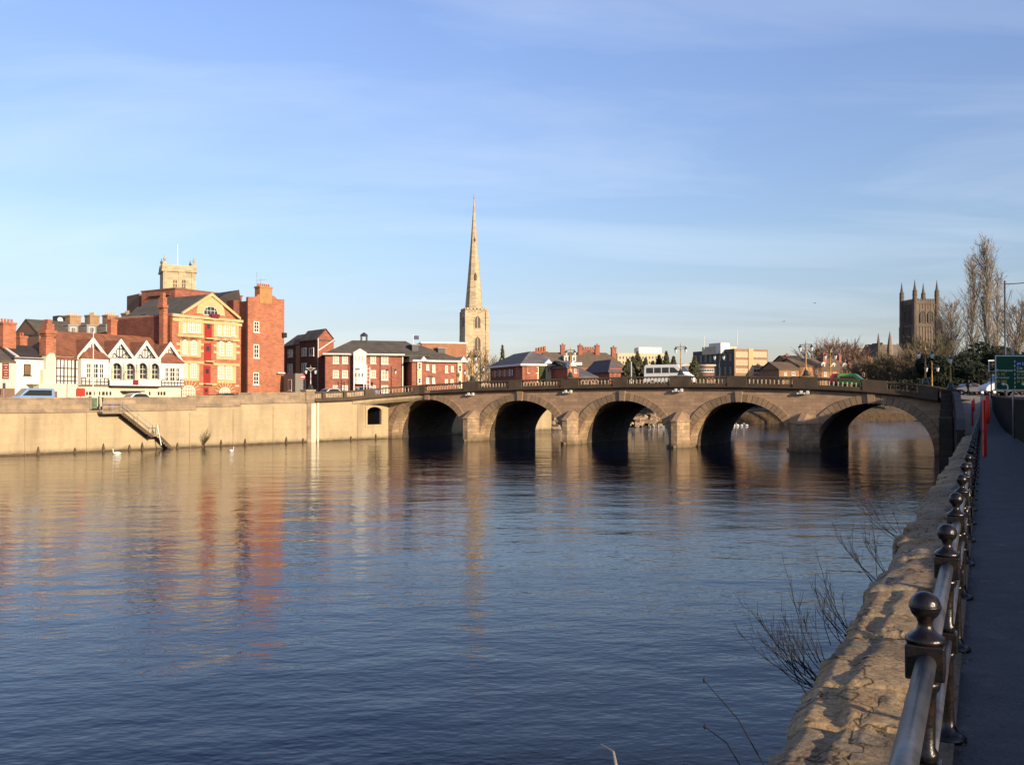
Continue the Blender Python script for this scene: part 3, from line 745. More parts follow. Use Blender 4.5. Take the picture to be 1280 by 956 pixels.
# abutment mass at the right end and the descending wing wall
wing_stone = mat('shade_dark_wing_stone', (.06,.047,.036), var=.3, scale=.8, ashlar=(.9,.42,.6), bump=.5, bump_scale=6)  # colour darkened to paint in the shade at the bridge end
aw = empty('wing_wall', (0,0,0), 0, 'dark shaded stone wing wall sloping down from the right end of the bridge to the path', 'wall')
a0 = bpt(71.9,-.3); 
seg = [(Vector((a0.x,a0.y)), 6.25), (Vector((41.6,84.2)), 6.0), (Vector((38.3,77.2)), 5.5), (Vector((34.9,70.2)), 5.05), (Vector((31.2,62.5)), 4.65), (Vector((27.6,55.2)), 4.3), (Vector((26.1,52.2)),3.7)]
m = MB(); c_ = MB()
def wallrun(mb, seg, th, zb, dz=0, over=0):
    o = len(mb.v)
    for i, (p, z) in enumerate(seg):
        d = (seg[min(i+1,len(seg)-1)][0]-seg[max(i-1,0)][0]).normalized(); nn = Vector((-d.y, d.x))
        for off in (-over, th+over):
            q = p+nn*off
            mb.v.append((q.x,q.y, zb if zb is not None else z)); mb.v.append((q.x,q.y,z+dz))
    for i in range(len(seg)-1):
        b = o+i*4
        for k in ((0,1),(1,3),(3,2),(2,0)): mb.f.append((b+k[0], b+k[1], b+4+k[1], b+4+k[0]))
    mb.f.append((o,o+2,o+3,o+1)); e = o+(len(seg)-1)*4; mb.f.append((e,e+1,e+3,e+2))
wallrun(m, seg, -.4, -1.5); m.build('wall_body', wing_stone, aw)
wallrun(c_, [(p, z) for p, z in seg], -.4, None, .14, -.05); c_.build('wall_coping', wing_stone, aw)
for (p, z) in seg[1:5]:
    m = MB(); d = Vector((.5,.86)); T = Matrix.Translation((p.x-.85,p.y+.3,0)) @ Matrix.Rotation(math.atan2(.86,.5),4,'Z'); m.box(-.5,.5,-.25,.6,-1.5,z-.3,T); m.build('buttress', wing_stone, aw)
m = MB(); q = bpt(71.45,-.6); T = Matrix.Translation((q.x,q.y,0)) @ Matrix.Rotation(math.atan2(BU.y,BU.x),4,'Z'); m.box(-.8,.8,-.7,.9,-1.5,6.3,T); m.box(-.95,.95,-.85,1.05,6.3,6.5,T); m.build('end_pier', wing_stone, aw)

# far river wall seen through the second arch, and rough revetment in the third
fw = tag(MB().prism([(-10.3,138.2),(-1,150.6),(7.0,160.8),(6.2,161.6),(-2,151.6),(-11,139.2)], -1, 5.3, axis='z').build('upstream_wall', river_render), 'cream river wall continuing beyond the bridge, seen through the second arch from the left', 'wall')
random.seed(5); m = MB()
for i in range(150):
    u = random.random(); x = 7+u*34; y = 161+u*29; o = random.uniform(-.3, 4); q = Vector((x,y))+inl*o; r = random.uniform(.35,.8); z = max(0,o*.55)+random.uniform(0,.3)
    T = Matrix.Translation((q.x,q.y,z)) @ Matrix.Rotation(random.random()*3,4,'Z') @ Matrix.Rotation(random.random()*.5,4,'X'); m.box(-r,r,-r*.7,r*.7,-r*.4,r*.5,T)
tag(m.build('rock_revetment', mat('revetment_rock',(.34,.26,.19),var=.2,scale=1,island=.35,bump=.4,world=True)), 'pale tumbled rocks lining the far bank', 'rocks', kind='stuff')

# ------------------------------------------------------------------ near quay: coping stones, wall face, railing, path wall
qw = empty('quay_wall', (0,0,0), 0, 'weathered sandstone quay edge beside the path railing in the foreground', 'wall')
DIR = Vector((.4614,.8872)); NRM = Vector((-.8872,.4614))       # along, towards the river
base0 = Vector((-.185, 0))
def qpt(l, o): p = base0 + DIR*l + NRM*o; return p
m = MB(); n = 60
for i in range(n+1):
    l = -18+i*(86/n); a = qpt(l, .76 + .03*math.sin(l*1.7)); z = pathZ(a.y)-.16; 
    m.v += [(a.x,a.y,z),(a.x+.02*0,a.y,-1.5)]
for i in range(n): m.f.append((2*i,2*i+1,2*i+3,2*i+2))
m.build('wall_face', pier_stone, qw, fixn=False)
random.seed(11)
l = -6.0; k = 0
def edgeoff(l):
    return .80 + .09*noise.noise(Vector((l*.42,3,1))) + .022*noise.noise(Vector((l*2.1,0,7))) + .012*noise.noise(Vector((l*11,0,3)))
while l < 66:
    ln = random.uniform(.62,1.15) if l < 30 else random.uniform(1.2,1.8)
    res = (34, 26) if l < 9 else ((14, 12) if l < 20 else (5, 5))
    nl, nw = res; th = random.uniform(-.02,.02); tilt = random.uniform(-.03,.03); skew = random.uniform(-.05,.05)
    m = MB(); g = .022; jo = random.uniform(-.035,.04); hz_ = random.uniform(-.018,.018)
    for i in range(nl+1):
        for j in range(nw+1):
            u = i/nl; v = j/nw
            ll = l+g+(ln-2*g)*u + skew*v; 
            oin = -.03; oo_ = edgeoff(ll)+jo; o = oin+(oo_-oin)*v
            p = qpt(ll, o); z = pathZ(p.y) + .03 + hz_ + tilt*(v-.5)*.6 + th*.6
            q3 = Vector((p.x, p.y, 0))
            # broken, rounded outer arris and worn joints
            z += .008*noise.noise(q3*2.2) + .006*noise.noise(q3*7) + .0035*noise.noise(q3*24)
            brk = noise.noise(Vector((p.x*1.4, p.y*1.4, 5)))
            thr = .66 + .26*noise.noise(Vector((ll*1.1, 9, 2)))
            if v > thr: z -= (.028+.04*max(0,brk)) * min(1, (v-thr)/.05)
            z -= .13*max(0, v-.88)/.12 * (.6+.5*noise.noise(q3*5))
            ed = min(u, 1-u)*ln; z -= .022*max(0, 1-ed/.035)
            crk = abs(noise.noise(Vector((ll*1.3, o*2.6, 4.4)))); z -= .020*max(0, 1-crk/.03)
            m.v.append((p.x, p.y, z))
    for i in range(nl):
        for j in range(nw): m.f.append((i*(nw+1)+j, (i+1)*(nw+1)+j, (i+1)*(nw+1)+j+1, i*(nw+1)+j+1))
    # skirts
    def skirt(idx):
        o = len(m.v)
        for t in idx: x,y,z = m.v[t]; m.v.append((x,y,z-.34))
        for a_ in range(len(idx)-1): m.f.append((idx[a_], idx[a_+1], o+a_+1, o+a_))
    skirt([i*(nw+1)+nw for i in range(nl+1)]); skirt([j for j in range(nw+1)]); skirt([nl*(nw+1)+j for j in range(nw+1)])
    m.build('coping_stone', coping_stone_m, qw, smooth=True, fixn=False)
    l += ln; k += 1
m = MB(); n = 80
for i in range(n+1):
    l = -6+i*(72/n); a = qpt(l, -.02); c2 = qpt(l, .46); m.v += [(a.x,a.y,pathZ(a.y)-.035),(c2.x,c2.y,pathZ(c2.y)-.05)]
for i in range(n): m.f.append((2*i,2*i+1,2*i+3,2*i+2))
m.build('mortar_bed', mat('dark_joint_dirt',(.05,.04,.028),world=True,scale=3,fine=30), qw)
# fallen leaves and grit along the path edges
rnd = random.Random(31); m = MB()
for i in range(1500):
    Y = 2.5+rnd.random()**1.8*40; side = rnd.random()
    dx = rnd.expovariate(5)*.6 if side < .7 else rnd.uniform(0, gap(Y)); X = railX(Y)+.02+min(dx, gap(Y)-.05); z = pathZ(Y)+.006
    s_ = rnd.uniform(.004,.016); a = rnd.random()*6.28; c, q = math.cos(a)*s_, math.sin(a)*s_
    m.add([(X-c,Y-q,z),(X+q*.5,Y-c*.5,z+rnd.uniform(0,.006)),(X+c,Y+q,z+rnd.uniform(0,.01)),(X-q*.5,Y+c*.5,z)], [(0,1,2,3)])
tag(m.build('leaf_litter', mat('dry_leaf_litter',(.16,.11,.06),var=.5,fine=60,world=True), fixn=False), 'scattered dry leaf litter and grit on the dark path', 'leaf litter', kind='stuff')
# iron railing
rl = empty('iron_railing', (0,0,0), 0, 'black ball-topped iron railing running along the quay edge to the bridge', 'railing')
pm = MB()
pm.lathe([(.085,0),(.085,.02),(.06,.035),(.045,.05),(.032,.075),(.028,.11),(.026,.40),(.034,.42),(.036,.435),(.03,.445)], n=14)
pm.lathe([(.03,.545),(.036,.555),(.034,.575),(.026,.59),(.028,.70),(.032,.765),(.042,.78),(.046,.795),(.042,.805),(.03,.81)], n=14)
col = pm.build('post', iron_black, rl, smooth=True); 
bm_ = MB(); bm_.box(-.045,.045,-.045,.045,.445,.545); bm_.build('post_block', iron_black, col, bevel=.006)
bm_ = MB(); bm_.box(-.058,.058,-.058,.058,.815,.925); bm_.build('post_block', iron_black, col, bevel=.006)
fn = MB(); r0 = .047
prof = [(.060,.926),(.062,.936),(.056,.945),(.044,.952),(.030,.962),(.023,.975),(.022,.988),(.027,1.0)] + [(r0*math.cos(a), 1.040+r0*math.sin(a)) for a in [R(x) for x in range(-52,91,11)]] + [(.002,1.040+r0)]
i_eq = 0
fn.lathe(prof, n=24); fn.lathe([(.049,1.036),(.0495,1.04),(.049,1.044)], n=24)
fin = fn.build('ball_finial', iron_black, col, smooth=True)
posts = []
ang = math.atan2(DIR.y, DIR.x)
Yp = 2.92; n0 = -3
pts_ = []
for i in range(n0, 36):
    Y = 2.92+1.675*i; X = railX(Y); pts_.append((X, Y, pathZ(Y)))
for i, (X,Y,Z) in enumerate(pts_):
    c = col if i == 0 else copy_tree(col, rl)
    c.location = (X,Y,Z); c.rotation_euler = (random.uniform(-.008,.008), random.uniform(-.008,.008), ang)
for (zz0, r, nm) in ((.868,.031,'top_rail'),(.495,.021,'middle_rail')):
    for a, b in zip(pts_, pts_[1:]):
        d = (Vector(b)-Vector(a)).normalized()*.04
        m = MB(); m.tube([Vector(a)+Vector((0,0,zz0))+d, Vector(b)+Vector((0,0,zz0))-d], r, 16); m.build(nm, rail_steel, rl, smooth=True)
# low / retaining wall on the landward side of the path
pw = empty('path_wall', (0,0,0), 0, 'dark retaining wall along the landward side of the riverside path', 'wall')
m = MB(); c_ = MB()
Yw = [-20,-10,0,5,10,14,18,24,30,36,40,46,52,58,64,70,76,82,88]
o_w = [(Vector((railX(Y)+gap(Y)+.35, Y)), topZ(Y)) for Y in Yw]
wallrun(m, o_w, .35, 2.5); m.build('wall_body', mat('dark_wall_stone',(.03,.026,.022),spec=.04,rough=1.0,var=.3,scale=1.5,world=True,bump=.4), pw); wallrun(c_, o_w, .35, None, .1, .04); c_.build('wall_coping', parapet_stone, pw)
# ------------------------------------------------------------------ buildings
class Bld:
    """local frame: origin at the corner nearest the viewer, x along the sunny front, y back along the side wall, z up"""
    def __init__(s, name, label, cat, px, Y, ang, zb=4.5, group=None):
        p = P(px, 497, Y); s.o = Vector((p.x, p.y)); a = R(ang); s.a = a; s.zb = zb
        s.ex = Vector((math.cos(a), math.sin(a))); s.ey = Vector((-math.sin(a), math.cos(a)))
        s.root = empty(name, (p.x, p.y, zb), a, label, cat, group)
    def f(s, px, py=480, y=0):                # front-parallel plane at depth y -> (x, z)
        k, kz = ray(px, py); o = s.o+s.ey*y; d = s.ex
        u = (k*o.y-o.x)/(d.x-k*d.y); Y = o.y+d.y*u
        return u, CAMZ+kz*Y-s.zb
    def s_(s, px, py=480, x=0):               # side plane at x -> (y, z)
        k, kz = ray(px, py); o = s.o+s.ex*x; d = s.ey
        u = (k*o.y-o.x)/(d.x-k*d.y); Y = o.y+d.y*u
        return u, CAMZ+kz*Y-s.zb
    def part(s, name, mb, m, smooth=False): return mb.build(name, m, s.root, smooth=smooth)
    def rectf(s, px0, py0, px1, py1, y=0):
        pc = (px0+px1)/2; x0 = s.f(px0, y=y)[0]; x1 = s.f(px1, y=y)[0]; z1 = s.f(pc, py0, y)[1]; z0 = s.f(pc, py1, y)[1]
        return x0, x1, z0, z1
    def rects(s, px0, py0, px1, py1, x=0):
        pc = (px0+px1)/2; y0 = s.s_(px0, x=x)[0]; y1 = s.s_(px1, x=x)[0]; z1 = s.s_(pc, py0, x)[1]; z0 = s.s_(pc, py1, x)[1]
        return min(y0,y1), max(y0,y1), z0, z1
    def plate(s, name, r, m, y=0, d=.08, mb=None):
        b = mb or MB(); x0,x1,z0,z1 = r; b.box(x0,x1,y-d,y+.02,z0,z1)
        return b if mb is not None else s.part(name, b, m)
    def window(s, r, nx=2, nz=2, frame=white, pane=glass, y=0, fw=.09, sill=True, arch=False, side=False, bar=.05, name='window', proud=.05, sillm=None):
        """a real frame standing proud of the wall, glazing bars, sill; pane as sub-part. side=True -> r is (y0,y1,z0,z1) on the x plane"""
        x0,x1,z0,z1 = r; fr = MB(); gl = MB()
        T = None
        if side: T = Matrix(((0,1,0,y),(1,0,0,0),(0,0,1,0),(0,0,0,1))); yy = 0
        else: yy = y
        b = lambda mb,a,b_,c,d,e,f: mb.box(a,b_,c,d,e,f,T)
        hw = (x1-x0)/2
        if arch:
            zs = z1-hw*.75; 
            pts = [(x0,z0),(x1,z0)] + [(x0+hw+hw*math.cos(t), zs+hw*.75*math.sin(t)) for t in [math.pi*i/8 for i in range(9)]]
            gl.prism(pts, yy-.03, yy+.03, T=T) 
            for i in range(8):
                t0, t1 = math.pi*i/8, math.pi*(i+1)/8
                q = lambda t, g: (x0+hw+(hw+g)*math.cos(t), zs+(hw*.75+g)*math.sin(t))
                fr.prism([q(t0,-fw),q(t0,.02),q(t1,.02),q(t1,-fw)], yy-proud, yy+.01, T=T)
            ztop = zs
        else:
            b(gl, x0+.01,x1-.01,yy-.02,yy+.03,z0+.01,z1-.01); b(fr, x0,x1,yy-proud,yy+.01,z1-fw,z1); ztop = z1-fw
        b(fr, x0,x0+fw,yy-proud,yy+.01,z0+fw,ztop); b(fr, x1-fw,x1,yy-proud,yy+.01,z0+fw,ztop); b(fr, x0,x1,yy-proud,yy+.01,z0,z0+fw)
        for i in range(1, nx): c = x0+(x1-x0)*i/nx; b(fr, c-bar/2,c+bar/2,yy-proud+.012,yy+.0,z0+fw,(z1 if arch else ztop)-(fw if arch else 0))
        for i in range(1, nz): c = z0+(z1-z0)*i/nz; b(fr, x0+fw,x1-fw,yy-proud+.016,yy+.0,c-bar/2,c+bar/2)
        if sill: b(fr, x0-.08,x1+.08,yy-.14,yy+.01,z0-.10,z0-.004)
        w_ = fr.build(name, frame, s.root); gl.build('pane', pane, w_); return w_
    def walls(s, W, D, z1, m, z0=0, x0=0, y0=0, name='wall'):
        if not hasattr(s, 'wm'): s.wm = m
        b = MB(); b.box(x0, x0+W, y0, y0+D, z0, z1); return s.part(name, b, m)
    def roof(s, x0, x1, y0, y1, ze, zr, axis='x', hl=0, hr=0, ov=.3, m=slate, th=.18, name='roof'):
        """gable/hip roof: ridge along axis, hip insets hl/hr at its two ends"""
        b = MB()
        if axis == 'x':
            yc = (y0+y1)/2; a0, a1 = x0-ov, x1+ov
            dz = (zr-ze)/((y1-y0)/2)*ov
            e = [(a0,y0-ov,ze-dz),(a1,y0-ov,ze-dz),(a1,y1+ov,ze-dz),(a0,y1+ov,ze-dz)]
            r = [(a0+hl+(ov if hl else 0),yc,zr),(a1-hr-(ov if hr else 0),yc,zr)]
        else:
            xc = (x0+x1)/2; a0, a1 = y0-ov, y1+ov
            dz = (zr-ze)/((x1-x0)/2)*ov
            e = [(x1+ov,a0,ze-dz),(x1+ov,a1,ze-dz),(x0-ov,a1,ze-dz),(x0-ov,a0,ze-dz)]
            r = [(xc,a0+hl+(ov if hl else 0),zr),(xc,a1-hr-(ov if hr else 0),zr)]
        top = e+r; o = len(b.v)
        b.v += top + [(x,y,z-th) for x,y,z in top]
        fs = [(0,1,5,4),(2,3,4,5)] + ([(1,2,5)] if (hr if axis == 'x' else hr) else []) + ([(3,0,4)] if axis == 'x' and hl else [])
        if axis == 'y': fs = [(0,1,5,4),(2,3,4,5)] + ([(1,2,5)] if hr else []) + ([(3,0,4)] if hl else [])
        gm = getattr(s, 'wm', brick_far)
        if axis == 'x':
            if not hl: s.gable(y0+.02, y1-.02, x0, ze-.02, zr-.1, gm, .25, axis='y')
            if not hr: s.gable(y0+.02, y1-.02, x1-.25, ze-.02, zr-.1, gm, .25, axis='y')
        else:
            if not hl: s.gable(x0+.02, x1-.02, y0, ze-.02, zr-.1, gm, .25)
            if not hr: s.gable(x0+.02, x1-.02, y1-.25, ze-.02, zr-.1, gm, .25)
        b.f += fs + [tuple(i+6 for i in f[::-1]) for f in fs]
        for i in range(4): j = (i+1)%4; b.f.append((i, i+6, j+6, j))
        return s.part(name, b, m)
    def gable(s, x0, x1, y, ze, zr, m, d=.3, axis='x', name='gable_wall'):
        b = MB(); c = (x0+x1)/2
        b.prism([(x0,ze),(x1,ze),(c,zr)], y, y+d, 'y' if axis == 'x' else 'x'); return s.part(name, b, m)
    def chimney(s, x, y, w, d, z0, z1, m=brick_far, pots=3, parent=None, pot_m=None):
        b = MB(); b.box(x-w/2,x+w/2,y-d/2,y+d/2,z0,z1-.25); b.box(x-w/2-.08,x+w/2+.08,y-d/2-.08,y+d/2+.08,z1-.25,z1)
        c = b.build('chimney', m, parent or s.root)
        if pots:
            pb = MB()
            for i in range(pots): 
                px_ = x-w/2+w*(i+.5)/pots if w >= d else x; py_ = y if w >= d else y-d/2+d*(i+.5)/pots
                pb.lathe([(.13,0),(.11,.35),(.13,.4)], (px_,py_,z1), 8)
            pb.build('chimney_pots', pot_m or tile_red, c)
        return c

FA = math.degrees(math.atan2(.84,.54))      # facade direction on the left bank
FO = Vector((-58.4,95.5)); FD = Vector((.54,.84)).normalized()
def fY(px, back=0):                          # depth of the left-bank building line under a pixel column
    k, _ = ray(px, 480); o = FO + Vector((-FD.y, FD.x))*back; t = (k*o.y-o.x)/(FD.x-k*FD.y); return o.y+FD.y*t

# --- pale pink cottage with maroon sign and the white one next to it
b = Bld('cottage', 'pale pink rendered cottage with a maroon signboard and tall orange chimney, at the left edge', 'house', -70, fY(-70), FA)
W = b.f(18)[0]; ze = b.f(15,451)[1]
b.walls(W, 8, ze, pinkish); r_ = b.roof(0, W, 0, 6.5, ze, b.f(22,435,3)[1], ov=.12, m=slate)
x0,x1,z0,z1 = b.rectf(0,403,13,437,y=3); b.chimney((x0+x1)/2+.1, 3, x1-x0+.3, 1.3, z0-1, z1, brick_orange, 4, r_)
sb = MB(); x0,x1,z0,z1 = b.rectf(2.5,454,10.5,473.5); sb.box(x0,x1,-.1,0,z0,z1); s1 = b.part('sign_board', sb, maroon)
ln = MB()
for i, (u0,u1) in enumerate(((.15,.85),(.3,.7),(.12,.88),(.2,.8),(.25,.75),(.12,.88))):
    zc = z1-(z1-z0)*(i+.7)/6.4; ln.box(x0+(x1-x0)*u0, x0+(x1-x0)*u1, -.115,-.1, zc-.05, zc+.04)
ln.build('faded_lettering', cream, s1)
m_ = MB(); x0,x1,z0,z1 = b.rectf(-70,485,18,499); m_.box(0,W,-.1,0,0,z1-.0); b.part('plinth', m_, brick_far)
b = Bld('cottage', 'white rendered cottage with one brown shuttered window between the pink cottage and the tall chimney', 'house', 18.2, fY(18.2), FA)
W = b.f(56)[0]; ze = b.f(30,446.5)[1]
b.walls(W, 7, ze, white); rr_ = b.roof(0, W, .1, 6.6, ze, b.f(40,432,3)[1], ov=.15, m=slate_dark)
m_ = MB(); x0,_ = b.f(24.5,446); m_.bar((.25,-.12,ze+.05),(.25,3.3,b.f(27,434,3)[1]+.1),.3,.12); b.part('verge', m_, white)
b.window(b.rectf(29.5,455,38,469), 1, 1, timber, mat('brown_shutter',(.2,.12,.06),var=.2), fw=.08)
x0,x1,z0,z1 = b.rectf(22,420,31,436,y=5); b.chimney((x0+x1)/2, 5, x1-x0, .9, z0-2, z1, brick_orange, 2, rr_)
b = Bld('garden_wall', 'low white rendered wall and lean-to in front of the half-timbered building', 'wall', 20.5, fY(20.5,-1.5), FA)
W = b.f(96)[0]; m_ = MB(); zt = b.f(60,480.5)[1]
m_.box(2.5, W, 0, 1.2, 0, zt); m_.box(b.f(41)[0], W, -.03, 1.25, zt, zt+.08); b.part('wall', m_, white_warm)
m_ = MB(); x0,x1,z0,z1 = b.rectf(64,489,71.5,496); m_.box(x0,x1,-.05,0,0,z1); b.part('hatch', m_, brick_far)

# --- half-timbered boathouse style building with four gables
b = Bld('timbered_building', 'black and white half-timbered building with four white gables and brown tiled roof', 'building', 69, fY(69), FA)
W = b.f(224)[0]
ze = b.f(95,446.3)[1]; za = b.f(148.5,425.3)[1]; zfl = b.f(150,482.5)[1]
D = 9; zr = b.f(100,416,4.5)[1]
b.walls(W, D, ze, white)
rt = b.roof(0, W, 0, D, ze-.02, zr, hl=2.6, ov=.2, m=tile_brown)
gx = [b.f(95.5)[0], b.f(131.8)[0], b.f(165.2)[0], b.f(195.6)[0], b.f(225)[0]]
for i in range(4):
    x0, x1 = gx[i], gx[i+1]; c = (x0+x1)/2
    b.gable(x0+.05, x1-.05, -.02, ze-.05, za-.12, white, .3)
    # roof of the gable running back
    g = MB(); th = .16
    for sx in (x0, x1):
        g.add([(sx,-.25,ze),(c,-.25,za),(c,4.4,za),(sx,.8,ze),(sx,-.25,ze-th),(c,-.25,za-th),(c,4.4,za-th),(sx,.8,ze-th)],
              [(0,1,2,3),(7,6,5,4),(0,4,5,1),(1,5,6,2),(2,6,7,3),(3,7,4,0)])
    b.part('gable_roof', g, tile_brown)
    bb = MB()
    for sx, s_ in ((x0-.12,1),(x1+.12,-1)):
        dz = za-ze
        bb.prism([(sx, ze-.35),(sx, ze+.12),(c, za+.18),(c, za-.42)], -.42, -.27)
    b.part('bargeboard', bb, white)
    if i in (0,3):                           # small tiled hood over the bay
        bay = MB(); bx0, bx1 = c-1.75, c+1.75; zt = b.f(b.root and (116 if i == 0 else 210), 448.5 if i == 0 else 454)[1]
        bay.box(bx0,bx1,-.75,0,zfl+.0,zt); b.part('bay', bay, white)
        hd = MB(); hz = zt+1.35; hd.add([(bx0-.15,-.95,zt),(bx1+.15,-.95,zt),(bx1+.15,0,zt),(bx0-.15,0,zt),(c-.8,-.05,hz),(c+.8,-.05,hz)], [(0,1,5,4),(1,2,5),(3,0,4),(0,3,2,1),(2,3,4,5)]); b.part('bay_hood', hd, tile_brown)
        for k in (-1,0,1):
            wd = .62 if k else .85; cx = c+k*.82
            b.window((cx-wd/2, cx+wd/2, zt-2.35, zt-.55), 2, 3, white, glass, y=-.76, fw=.1, bar=.08, sill=False)
        ck = MB()
        for z in (zfl+.05, zfl+.45, zfl+.85):
            ck.box(x0+.1, bx0-.02, -.05, 0, z, z+.09); ck.box(bx1+.02, x1-.1, -.05, 0, z, z+.09); ck.box(bx0, bx1, -.80, -.75, z, z+.09)
        x = x0+.15
        while x < x1-.1:
            yy = -.80 if bx0-.05 < x < bx1 else -.055; ck.box(x, x+.09, yy, yy+.06, zfl+.05, zfl+.9); x += .48
        for x in (x0+.15, bx0-.3, bx1+.2, x1-.3): ck.box(x, x+.11, -.06, 0, zfl+.9, zt+.1)
        ck.box(x0+.05, bx0, -.05,0, zt-1.3, zt-1.2); ck.box(bx1, x1-.05, -.05,0, zt-1.3, zt-1.2)
        ck.bar((c+.1,-.35,za-.75),(x1-.3,-.35,ze-.25),.12,.1); ck.box(c-.05,c+.05,-.1,-.02,hz,za-.6); ck.box(c+.75,c+.85,-.1,-.02,hz-.3,za-1.3)
        b.part('timber_frame', ck, timber)
    else:                                    # jettied balcony with arched openings
        zt = b.f(150 if i == 1 else 180, 449.5)[1]; bz_ = MB(); bz_.box(x0,x1,-.9,0,zt-2.9+.0,zt-2.55+.0); 
        fr = MB(); fr.box(x0+.02,x1-.02,-.92,-.75,zfl+.05,zt-2.55)
        fr.box(x0+.02,x1-.02,-.9,-.75,zt-.45,zt+.12)
        for k in range(2):
            cx = x0+(x1-x0)*(k+.5)/2; hw = (x1-x0)/4-.02
            for sgn in (-1,1):
                fr.box(cx+sgn*hw-.15, cx+sgn*hw+.15, -.9,-.75, zt-2.55, zt-.45)
            for q in range(8):
                t0, t1 = math.pi*q/8, math.pi*(q+1)/8; rr = hw-.15; zs = zt-1.25
                fr.prism([(cx+rr*math.cos(t0), zs+.8*math.sin(t0)),(cx+rr*math.cos(t0), zt-.4),(cx+rr*math.cos(t1), zt-.4),(cx+rr*math.cos(t1), zs+.8*math.sin(t1))], -.9,-.75)
        b.part('balcony_front', fr, white)
        hb = MB(); hb.box(x0+.02,x1-.02,-.74,-.3,zt-2.5,zt-2.45); hb.box(x0+.03,x1-.03,-.10,-.02,zt-2.5,zt-.3)
        b.part('balcony_recess', hb, buff)
        for k in range(2):
            cx = x0+(x1-x0)*(k+.5)/2
            b.window((cx+.02, cx+1.0, zt-2.45, zt-.6), 2, 3, white, glass, y=-.11, fw=.07, bar=.06, sill=False)
        tf = MB()
        for k in range(2):
            cx = x0+(x1-x0)*(k+.5)/2; tf.box(cx-.28,cx-.20,-.16,-.1,zt-2.5,zt-.4); tf.box(cx-.85,cx-.05,-.16,-.1,zt-1.55,zt-1.47); tf.box(cx-1.1,cx+1.1,-.17,-.1,zt-.72,zt-.62)
        tf.box(x0+.1,x1-.1,-.12,-.02,zt+.14,zt+.24)
        for k in range(7):
            x = x0+.5+(x1-x0-1)*k/6; hgt = (1-abs(x-c)/((x1-x0)/2))*(za-ze)
            if hgt > .5: tf.box(x-.04,x+.04,-.1,-.02,zt+.2,ze+hgt-.4)
        tf.box(c-.75,c+.75,-.11,-.02,ze+(za-ze)*.52,ze+(za-ze)*.52+.09)
        tf.bar((c,-.08,ze+.1),(c-1.1,-.08,ze+.9),.09); tf.bar((c,-.08,ze+.1),(c+1.1,-.08,ze+.9),.09)
        tf.bar((c+.1,-.35,za-.55),(x1-.3,-.35,ze-.25),.12,.1)
        b.part('timber_frame', tf, timber)
jb = MB(); jb.box(gx[1]+.1, gx[3]-.1, -.95, -.05, zfl-.12, zfl+.04); b.part('jetty_beam', jb, timber)
tf = MB(); x = .1
while x < gx[0]: tf.box(x, x+.10, -.05, 0, zfl, ze-.1); x += .44
for z in (zfl+.05, zfl+.5, zfl+1.0, ze-1.4, ze-.2): tf.box(0, gx[0], -.06, 0, z, z+.10)
tf.box(gx[0]-.3, gx[0]-.1, -.07,0, zfl, ze); b.part('timber_frame', tf, timber)
gf = MB(); gf.box(b.f(96)[0], W, -.35, 0, 0, zfl-.13); b.part('ground_floor', gf, white_warm)
for (a0,a1) in ((105.5,107.5),(109,112),(114,116),(121.5,123),(125.5,128.5),(130.2,132.3),(134.8,136.8),(184,185.7),(195,197),(198.5,200.5),(202,204.5)):
    r = b.rectf(a0,489.5,a1,493.8); b.window(r, 1, 1, timber, glass, y=-.36, fw=.04, sill=False)
ep = MB(); r = b.rectf(148,488.5,172,490); ep.box(r[0],r[1],-1.5,-.35,r[2],r[3]); b.part('door_canopy', ep, timber)
sg = MB(); r = b.rectf(160.3,475,167,481); sg.box(r[0],r[1],-.99,-.93,r[2],r[3]); b.part('name_plaque', sg, maroon)
# red ridge block behind the main roof
m_ = MB(); x0 = b.f(89,y=7)[0]; x1 = b.f(199,y=7)[0]; z1 = b.f(140,418.5,7)[1]; m_.box(x0,x1,6.6,10,ze-1,z1); b.part('rear_range', m_, tile_red)
x0,x1,z0,z1 = b.rectf(137,402,142,417,y=9); b.chimney((x0+x1)/2, 9, .9, .9, z0-1.5, z1+.3, brick_orange, 2)
# tall free-standing looking chimney stack at the left corner
b = Bld('chimney_stack', 'tall corbelled orange brick chimney on a cream base, left of the timbered building', 'chimney', 53.5, fY(53.5,-.6), FA)
xa, xb = b.f(53.5)[0], b.f(69.5)[0]; zt = b.f(64,399)[1]; zm = b.f(64,443)[1]
m_ = MB(); m_.box(xa+.0,xb,0,1.6,0,b.f(60,462)[1]); m_.box(xa+.35,xb,0,1.6,b.f(60,462)[1],zm-.4); m_.prism([(xa+.35,zm-.4),(xb,zm-.4),(xb-.2,zm+.15),(xa+.75,zm+.15)],0,1.6); b.part('base', m_, white_warm)
c0, c1 = b.f(58)[0], b.f(70.5)[0]
m_ = MB(); m_.box(c0,c1,.15,1.5,zm-.1,zt-2.2); 
zc = (zt-2.2); 
m_.box(c0+.12,c1-.15,.25,1.4,zc,zt-.5); m_.box(c0-.12,c1+.12,.05,1.6,zc+.55,zc+.95); m_.box(c0+.02,c1-.02,.15,1.5,zc+.3,zc+.55); m_.box(c0+.3,c1-.35,.35,1.3,zt-.5,zt); b.part('stack', m_, brick_orange)

